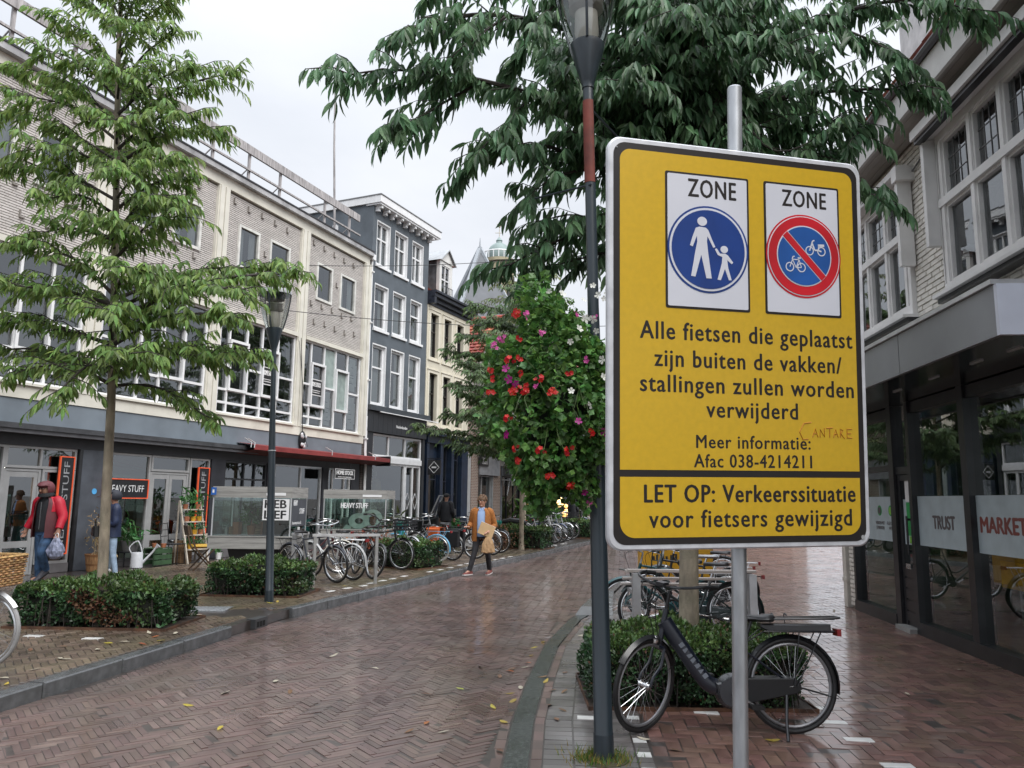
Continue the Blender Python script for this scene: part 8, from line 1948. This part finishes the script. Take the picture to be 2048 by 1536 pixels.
# ------------------------------------------------------------ vitrines on the pavement
vband = mat('grey_plank_band', (.32, .315, .30), .55, var=.15, scale=3, stretch=(.6, 1, 9))
ped_b = mat('black_pedestal', (.012, .012, .013), .6)
vgl = glass('vitrine_glass', (.72, .86, .80), .9, .12)
def vitrine(label, c, kind):
    t = thing('display_case', label, 'display case', c, rad(2), 'glass display cases on the pavement')
    W_, Dp, z0, z1 = 1.47, .85, .55, 1.72
    T = None
    def shell(m, a, b, o_, mi=0):
        sk = .10
        V = [(-o_, -o_, a), (W_+o_, -o_, a), (W_+sk+o_, Dp+o_, a), (sk-o_, Dp+o_, a)]; V += [(x, y, b) for x, y, _ in V]
        m.add(V, [(3, 2, 1, 0), (4, 5, 6, 7), (0, 1, 5, 4), (1, 2, 6, 5), (2, 3, 7, 6), (3, 0, 4, 7)], mi)
    for k, (a, b, o_) in enumerate(((z0, z0+.105, .05), (z0+.11, z0+.215, .045), (z0+.218, z0+.24, .055), (z1-.21, z1-.11, .02), (z1-.105, z1, .02))): m = MB(); shell(m, a, b, o_); m.build('plank_band', vband, t)
    sk = .10; za, zb = z0+.24, z1-.21
    for nm, p, q in (('front', (0, 0), (W_, 0)), ('side', (W_, 0), (W_+sk, Dp)), ('side', (0, 0), (sk, Dp)), ('back', (sk, Dp), (W_+sk, Dp))): MB().quad((p[0], p[1], za), (q[0], q[1], za), (q[0], q[1], zb), (p[0], p[1], zb)).build('glass_pane', vgl, t)
    m = MB()
    for x, y in ((0, 0), (W_, 0), (W_+sk, Dp), (sk, Dp)): m.box(x-.012, x+.012, y-.012, y+.012, za, zb)
    m.build('corner_profile', alu, t)
    m = MB(); cx, cy = W_/2+.05, Dp/2; V = [(cx-.38, cy-.25, 0), (cx+.38, cy-.25, 0), (cx+.38, cy+.25, 0), (cx-.38, cy+.25, 0), (cx-.5, cy-.33, z0-.005), (cx+.5, cy-.33, z0-.005), (cx+.5, cy+.33, z0-.005), (cx-.5, cy+.33, z0-.005)]
    m.add(V, [(3, 2, 1, 0), (4, 5, 6, 7), (0, 1, 5, 4), (1, 2, 6, 5), (2, 3, 7, 6), (3, 0, 4, 7)]); m.build('pedestal', ped_b, t)
    m = MB(); m.box(W_*.68 if kind == 1 else W_*.62, W_*.93, -.027, -.0225, z1-.165, z1-.11); m.build('white_label', white_p, t)
    if kind == 1:
        m = MB(); m.box(W_-.53, W_-.03, -.012, -.006, za+.30, zb-.02, 0); text(m, 'HEB', W_-.50, W_-.08, za+.53, .15, -.013, 1, bold=.035); text(m, 'LIEF', W_-.50, W_-.08, za+.33, .15, -.013, 1, bold=.035); m.build('poster', [white_p, ink], t)
        m = MB(); m.box(W_-.52, W_-.03, .02, .03, za+.01, za+.29); m.build('inner_card', room_d, t)
        T = Matrix.Translation((W_, 0, 0)) @ Matrix.Rotation(math.atan2(Dp, sk), 4, 'Z')
        m = MB(); m.box(.02, Dp-.03, -.012, -.006, za+.18, zb-.02, 0, T); text(m, 'HEAVY', .10, .32, za+.58, .10, -.013, 1, bold=.04, T=T); text(m, 'STUFF', .44, .72, za+.42, .10, -.013, 1, bold=.04, T=T); text(m, 'homestock', .06, .58, za+.22, .06, -.013, 1, bold=.04, T=T); m.box(.4, .52, -.008, -.004, za+.02, za+.16, 1, T); m.build('poster', [mat('slate_poster', (.07, .075, .09), .5), chalk], t)
    else:
        m = MB(); text(m, 'HEAVY STUFF', .40, 1.05, za+.50, .12, -.012, 0, bold=.03); m.build('lettering', chalk, t)
        cut = mat('mint_card', (.72, .80, .77), .6, var=.04); m = MB()
        def ringp(cx, cz, rx, rz, hx, hz, y, hxo=0, rot=0):
            n = 28; o1 = [(cx+rx*math.cos(2*PI*k/n), cz+rz*math.sin(2*PI*k/n)) for k in range(n)]; i1 = [(cx+hxo+hx*math.cos(2*PI*k/n), cz+hz*math.sin(2*PI*k/n)) for k in range(n)]
            V = [(p[0], yy, p[1]) for yy in (y, y+.03) for p in o1+i1]; F = []
            for k in range(n): l = (k+1) % n; F += [(k, l, n+l, n+k), (2*n+k, 3*n+k, 3*n+l, 2*n+l), (k, 2*n+k, 2*n+l, l), (n+k, n+l, 3*n+l, 3*n+k)]
            m.add(V, F)
        ringp(.80, za+.19, .24, .185, .10, .07, .20, .01); ringp(1.15, za+.235, .23, .235, .10, .15, .16); m.prism([(.66, za+.28), (.80, za+.36), (1.0, za+.42), (1.02, za+.34), (.86, za+.31), (.8, za+.26)], .22, .25); m.prism([(.42, za+.0), (.62, za), (.62, za+.07), (.5, za+.10)], .24, .27)
        m.build('cutout_letters', cut, t)
    ins = MB(); 
    for k in range(9): x = rnd.uniform(.1, W_-.2); ins.box(x, x+rnd.uniform(.05, .2), Dp*.5, Dp*.75, za, za+rnd.uniform(.1, .35), k % 3)
    ins.build('goods', [wood, grey_al, mat('clay', (.35, .16, .09), .8)], t, kind='stuff')
    if kind == 1:
        q = MB(); cx = W_*.42
        V_, F_ = scatter('long4', np.random.RandomState(3).randn(180, 3)*np.array([.12, .08, .08])+np.array([cx, Dp*.5, za+.42]), np.random.RandomState(4).randn(180, 3), np.random.RandomState(5).randn(180, 3), np.full(180, .14)); link('palm_leaves', raw_mesh('palm_leaves', V_, F_, mat('palm_green', (.07, .20, .05), .5, isl=.3, sub=.2)), t, kind='stuff'); q.lathe([(.06, za), (.09, za+.18), (.0, za+.19)], 12, T=Matrix.Translation((cx, Dp*.5, 0))); q.tube([(cx, Dp*.5, za+.15), (cx, Dp*.5, za+.45)], .012, 6); q.build('plant_pot', mat('clay', (.35, .16, .09), .8), t)
    return t
c = D(421, 1096, 15.0); vitrine('left glass display case with HEB LIEF poster and a palm inside', (c.x, c.y, .12), 1)
c = D(645, 1078, 18.8); vitrine('right glass display case with HEAVY STUFF lettering and a big pale cut-out', (c.x, c.y, .12), 2)
bl = thing('round_sticker', 'small blue sticker on the upper corner of the left display case', 'sticker', D(428, 982, 14.93))
m = MB(); m.box(-.05, .05, -.004, 0, -.07, .07, 0); m.box(-.025, .01, -.006, -.004, -.03, .03, 1); m.build('print', [mat('royal_blue_print', (.02, .12, .45), .4), chalk], bl)

# ------------------------------------------------------------ goods set out before the shop
def front(u, n, z=.122): return fac(PLO, AL, u, n, z)
def pot(label, p, r, h, M, plant=None, ph=.25, cnt=60, name='flower_pot', cat='plant', group=None):
    t = thing(name, label, cat, p, rnd.uniform(0, 6), group)
    m = MB(); m.lathe([(0, 0), (r*.75, 0), (r, h), (r*.9, h), (r*.85, h*.85), (0, h*.84)], 14); m.build('pot', M, t, smooth=40)
    if plant:
        q = nr.randn(cnt, 3)*np.array([ph*.35, ph*.35, ph*.3])+np.array([0, 0, h+ph*.45]); V, F = scatter('long', q, nr.randn(cnt, 3)+np.array([0, 0, -.2]), nr.randn(cnt, 3)*.5+np.array([0, 0, 1]), nr.uniform(.35, .7, cnt)*ph); link('leaves', raw_mesh('leaves', V, F, plant), t, kind='stuff')
        m = MB()
        for k in range(5): m.tube([(0, 0, h*.8), (rnd.gauss(0, ph*.2), rnd.gauss(0, ph*.2), h+ph*.5)], .005, 4)
        m.build('stems', MATS['palm_green'], t)
    return t
pg = mat('pot_plant_green', (.05, .17, .045), .45, isl=.4, sub=.2); pw = mat('dry_plant', (.30, .22, .12), .8, isl=.3)
yel_p = mat('yellow_pot', (.6, .33, .03), .5); ter = mat('terracotta', (.38, .14, .07), .7); wht_w = mat('limed_wood', (.50, .45, .38), .7, var=.15)
tub = thing('wooden_tub', 'round wooden slatted tub with withered flowers by the blue grey pillar', 'tub', front(-1.12, .42), 0)
m = MB(); m.lathe([(0, .0), (.21, .0), (.26, .33), (.24, .33), (.2, .06), (0, .05)], 18); m.build('tub', mat('light_wood', (.40, .22, .10), .6, var=.2, scale=8, stretch=(6, 6, .5)), tub)
m = MB(); m.lathe([(.232, .12), (.238, .15)], 18); m.lathe([(.262, .30), (.268, .34), (.25, .34)], 18); m.build('hoop', mat('dark_wood', (.25, .12, .05), .6), tub)
q = nr.randn(240, 3)*np.array([.12, .1, .22])+np.array([0, 0, .75]); V, F = scatter('long4', q, nr.randn(240, 3)+np.array([0, 0, .5]), nr.randn(240, 3), nr.uniform(.06, .13, 240)); link('dry_flowers', raw_mesh('dry_flowers', V, F, pw), tub, kind='stuff')
m = MB()
for k in range(22): m.tube([(rnd.gauss(0, .06), rnd.gauss(0, .06), .1), (rnd.gauss(0, .14), rnd.gauss(0, .12), rnd.uniform(.5, 1.1))], .004, 4)
m.add([(.05, -.1, .3), (.18, -.1, .3), (.10, -.1, .52)], [(0, 1, 2)]); m.build('dry_stems', MATS['dry_plant'], tub, kind='stuff')
wc = thing('watering_can', 'white watering can with long spout beside the tree trunk', 'watering can', front(-.18, .45), rad(20))
zn = mat('pale_zinc', (.55, .57, .6), .4, var=.1)
m = MB(); m.lathe([(0, 0), (.13, 0), (.115, .30), (.10, .32), (0, .31)], 16); m.tube([(.10, 0, .08), (.30, 0, .32), (.36, 0, .42)], [.03, .02, .018], 8); m.tube([(.35, 0, .40), (.41, 0, .46)], [.02, .06], 10); m.tube(bez([(-.10, 0, .28), (-.16, 0, .42), (.0, 0, .55), (.10, 0, .30)], 5), .014, 6); m.build('can', zn, wc, smooth=40)
cr = thing('folding_crate', 'dark green wooden crate with two small pots on top', 'crate', front(.42, .42), RL)
for z in (.02, .14, .26): MB().box(-.26, .26, -.16, -.145, z, z+.10).box(-.26, .26, .145, .16, z, z+.10).build('slat', mat('crate_green', (.045, .10, .045), .6, var=.2), cr)
m = MB()
for x in (-.26, .24):
    for y in (-.144, .124): m.box(x, x+.02, y, y+.02, 0, .37)
m.box(-.26, .26, -.14, .14, .37, .385); m.build('frame', MATS['crate_green'], cr)
c0 = front(.42, .42, .51); pot('left small terracotta pot on the green crate', c0+Vector((-.09, 0, 0)), .055, .09, ter); pot('right small terracotta pot on the green crate', c0+Vector((.1, .03, 0)), .06, .085, ter)
pot('leafy green plant in a dark box behind the person in navy', front(-.1, .14, .45), .20, .22, mat('grey_trough', (.12, .12, .12), .7), pg, .38, 90)
tb = thing('stool', 'dark stool carrying the leafy plant in the shop window', 'stool', front(-.1, .14), RL); m = MB(); m.box(-.25, .25, -.12, .12, .30, .325); m.build('seat', black_m, tb)
for x in (-.22, .2):
    for y in (-.1, .08): MB().box(x, x+.02, y, y+.02, 0, .30).build('leg', black_m, tb)
ch_ = thing('garden_chair', 'black iron garden chair by the double door of the shop', 'chair', front(.78, .50), RL+rad(20))
m = MB(); m.box(-.2, .2, -.2, .2, .44, .46); m.build('seat', black_m, ch_)
for x, y in ((-.19, -.19), (.19, -.19)): MB().tube([(x, y, 0), (x*.95, y*.95, .44)], .01, 6).build('leg', black_m, ch_)
for x, y in ((-.19, .19), (.19, .19)): MB().tube([(x, y+.05, 0), (x, y, .44), (x, y+.08, .92)], .01, 6).build('leg', black_m, ch_)
m = MB(); 
for z in (.62, .76, .9): m.tube([(-.19, .19+.08*(z-.44)/.48, z), (.19, .19+.08*(z-.44)/.48, z)], .009, 6)
m.build('backrest', black_m, ch_)
shf = thing('plant_rack', 'limed wooden step rack of potted plants in front of the double door', 'plant rack', front(1.32, .52), RL+rad(-8))
lv = [(.30, -.16), (.62, -.06), (.92, .02), (1.20, .10)]
for z, y in lv: MB().box(-.27, .27, y-.10, y+.10, z, z+.025).build('shelf', wht_w, shf)
for x in (-.29, .27): m = MB(); m.bar((x, -.26, 0), (x, .16, 1.42), .03, .045); m.bar((x, .20, 0), (x, .17, 1.40), .03, .03); m.build('side_rail', wht_w, shf)
Tm = Matrix.Translation(front(1.32, .52)) @ Matrix.Rotation(RL+rad(-8), 4, 'Z')
k = 0
for (z, y), wh in zip(lv, ('lowest', 'second', 'third', 'top')):
    for x, side in ((-.17, 'left'), (.0, 'middle'), (.17, 'right')):
        if wh == 'top' and side == 'middle': continue
        M_ = (yel_p, ter, ter, yel_p)[k % 4]; k += 1
        pot('%s potted plant on the %s shelf of the plant rack' % (side, wh), Tm @ Vector((x, y, z+.026)), .065, .11, M_, pg, .32 if wh == 'top' else .16, 46, group='potted plants on the step rack')
bk = thing('zinc_bucket', 'zinc bucket holding pale rolled sticks beside the plant rack', 'bucket', front(1.62, .62), 0)
m = MB(); m.lathe([(0, 0), (.11, 0), (.15, .36), (.14, .36), (.1, .03), (0, .03)], 16); m.build('bucket', zn, bk, smooth=40)
for k in range(12): a = rnd.uniform(0, 6.28); MB().tube([(.06*math.cos(a), .06*math.sin(a), .05), (.16*math.cos(a), .16*math.sin(a), rnd.uniform(.5, .66))], .016, 6).build('stick', mat('pale_stick', (.6, .55, .47), .7), bk)
cr2 = thing('wooden_crates', 'stacked brown wooden boxes under the plant rack', 'crate', front(1.25, .30), RL)
m = MB(); m.box(-.18, .18, -.14, .14, .0, .26); m.box(-.14, .16, -.12, .12, .262, .5); m.build('box', wood, cr2)
fc = thing('folding_chair', 'wooden folding chair with a yellow seat cushion left of the display case', 'chair', D(405, 1115, 16.6)*1.0, rad(35))
fc.location.z = .122
fcm = mat('brown_frame', (.10, .065, .04), .5)
for y in (-.19, .19):
    MB().bar((-.22, y, 0), (.20, y, .46), .02, .03).bar((.24, y, 0), (-.20, y, .46), .02, .03).build('leg', fcm, fc)
    MB().bar((-.20, y, .46), (-.34, y, .92), .02, .03).build('back_post', fcm, fc)
m = MB(); m.rprism([(-.345, .72), (-.30, .72), (-.35, .92), (-.39, .92)], -.19, .19, .005); m.build('backrest', fcm, fc)
m = MB(); m.ball((0, 0, .49), (.23, .21, .045), 16, 6); m.build('cushion', mat('yellow_cushion', (.6, .36, .05), .7), fc, smooth=True)
pot('small white pot with a plant at the left corner of the display case', front(2.42, .35), .08, .16, white_p, pg, .22, 40)
pot('bushy potted shrub before the grey house shop window', fac(PDO, AD, .9, .6, .122), .2, .3, ter, mat('olive_shrub', (.10, .14, .04), .5, isl=.4, sub=.2), .6, 220)
pot('leafy shrub in a trough in front of the poster shop', fac(PDO, AD, 12.2, 1.0, .122), .35, .5, MATS['grey_trough'], mat('bright_shrub', (.07, .17, .03), .5, isl=.4, sub=.2), .9, 380)
pot('second leafy shrub in a trough in front of the poster shop', fac(PDO, AD, 13.6, 1.2, .122), .35, .5, MATS['grey_trough'], MATS['bright_shrub'], .9, 380)
pot('low dark leafed pot plant by the navy shop door', fac(PDO, AD, 5.0, .6, .122), .25, .4, black_m, pg, .5, 200)

# ------------------------------------------------------------ overhead cables
wire = mat('thin_wire', (.03, .03, .032), .6)
for lab, a, b in (('upper thin overhead cable spanning the street', fac(PLO, AL, 5.8, .1, 8.6), D(1210, 500, 30)), ('lower thin overhead cable spanning the street from the ivory building', fac(PLO, AL, 3.4, .1, 6.75), D(1215, 652, 26))):
    t = thing('overhead_cable', lab, 'cable', a, 0); v = b-a; m = MB(); m.tube([v*(k/12)+Vector((0, 0, -.9*4*(k/12)*(1-k/12)*.25)) for k in range(13)], .011, 5); m.build('cable', wire, t)
t = thing('facade_cable', 'thin black cable hanging slantwise over the ivory pilaster', 'cable', fac(PLO, AL, 5.50, .16, 6.3), RL); m = MB(); m.tube([(0, 0, 0), (.12, -.02, -1.2), (.30, 0, -2.75)], .011, 5); m.build('cable', wire, t)

# ------------------------------------------------------------ fallen leaves, one by one
lcol = {'y': mat('yellow_leaf', (.42, .33, .05), .5, obr=.25, sub=.2), 'b': mat('brown_leaf', (.16, .085, .04), .6, obr=.3), 'o': mat('orange_leaf', (.35, .11, .03), .55, obr=.25), 'w': mat('pale_leaf_back', (.46, .42, .32), .6, obr=.15), 'g': mat('green_yellow_leaf', (.33, .38, .05), .5, obr=.2)}
def fallen():
    V0, F0 = leafshape('long'); V = V0.copy(); V[:, 1] -= .5; V[:, 2] = .03*np.sin(V[:, 1]*5+rnd.random()*6)+.10*np.abs(V[:, 0])*rnd.uniform(-.3, 1.6)+.03; V[:, 2] += rnd.uniform(0, .12)*np.maximum(0, V[:, 1]); V[:, 0] *= 1.5
    V[:, 2] -= V[:, 2].min()-.01; return V, F0
lm = {c: [raw_mesh('fallen_leaf', *fallen(), M_) for _ in range(4)] for c, M_ in lcol.items()}
word = {'y': 'yellow', 'b': 'brown', 'o': 'orange', 'w': 'pale', 'g': 'green yellow'}
k7 = [(1490, 455, 'g'), (1500, 470, 'y'), (1440, 540, 'y'), (1410, 600, 'w'), (1330, 620, 'o'), (1278, 648, 'b'), (1330, 735, 'y'), (1345, 775, 'y'), (1245, 805, 'y'), (1500, 650, 'b'), (1515, 672, 'y'), (905, 738, 'b'), (905, 885, 'o'), (815, 928, 'b'), (640, 605, 'w'), (430, 540, 'w'), (130, 672, 'w'), (205, 728, 'b'), (1300, 880, 'y'), (1570, 865, 'b'), (1610, 725, 'b'), (1280, 1028, 'b'), (1075, 710, 'g'), (1550, 718, 'b'), (1385, 705, 'w'), (1455, 500, 'y'), (1425, 578, 'o'), (1340, 610, 'b'), (1690, 440, 'w'), (1600, 820, 'b'), (990, 930, 'w'), (1180, 600, 'b')]
pts = [(500+x/2.56, 1100+y/2.56, c, 0) for x, y, c in k7]
k4 = [(335, 945, 'g', 0), (500, 690, 'w', 1), (455, 685, 'w', 1), (740, 618, 'w', 1), (945, 558, 'w', 1), (480, 595, 'b', 1), (265, 768, 'w', 1), (20, 835, 'w', 1), (230, 622, 'b', 1), (1080, 575, 'o', 1), (1475, 597, 'y', 0), (1430, 1042, 'y', 0), (1710, 945, 'w', 0), (1670, 1215, 'y', 0), (1775, 490, 'o', 0), (820, 570, 'y', 1), (120, 1010, 'y', 0), (1180, 520, 'o', 1), (1130, 490, 'w', 1), (1330, 495, 'w', 1), (1510, 355, 'w', 1), (1385, 325, 'w', 1), (1220, 550, 'y', 1), (1130, 688, 'w', 0), (1260, 650, 'y', 0), (1670, 510, 'w', 0), (50, 880, 'y', 1)]
pts += [(x/3.793, 1136+y/3.793, c, l) for x, y, c, l in k4]
pts += [(1690, 1250, 'w', 0), (1803, 1290, 'b', 0), (1815, 1388, 'w', 0), (1921, 1340, 'w', 0), (1287, 1478, 'w', 0), (1545, 1481, 'y', 0), (1100, 1410, 'b', 0), (1130, 1345, 'b', 0), (1668, 1220, 'y', 0), (1350, 1500, 'b', 0), (1760, 1330, 'b', 0), (615, 1206, 'w', 0), (602, 1215, 'w', 0), (690, 1172, 'y', 1), (585, 1195, 'o', 1), (600, 1192, 'y', 1), (540, 1206, 'y', 1), (555, 1203, 'y', 1)]
where = {0: 'on the wet road bricks', 1: 'on the left pavement'}
for x, y, c, l in pts:
    g = G(x, y, .128 if l else .006)
    if not l and x > 1200: wtx = 'on the right pavement'
    elif not l and x > 1020 and y > 1260 and x > 1105-.6*(y-1290): wtx = 'beside the gutter'
    else: wtx = where[l]
    plc = ('near' if y > 1380 else 'far' if y < 1240 else 'middle')+' '+('left' if x < 350 else 'centre' if x < 800 else 'right of centre' if x < 1060 else 'right')
    if wtx != 'beside the gutter': wtx += ', '+plc
    link('fallen_leaf', lm[c][rnd.randrange(4)], None, loc=g, rot=(rnd.gauss(0, .1), rnd.gauss(0, .1), rnd.uniform(0, 6.28)), scale=(rnd.uniform(.09, .125) if (x, c) != (335/3.793, 'g') else .17), label='%s fallen leaf lying %s' % (word[c], wtx), cat='leaf', group='fallen leaves %s, %s' % (wtx, word[c]))
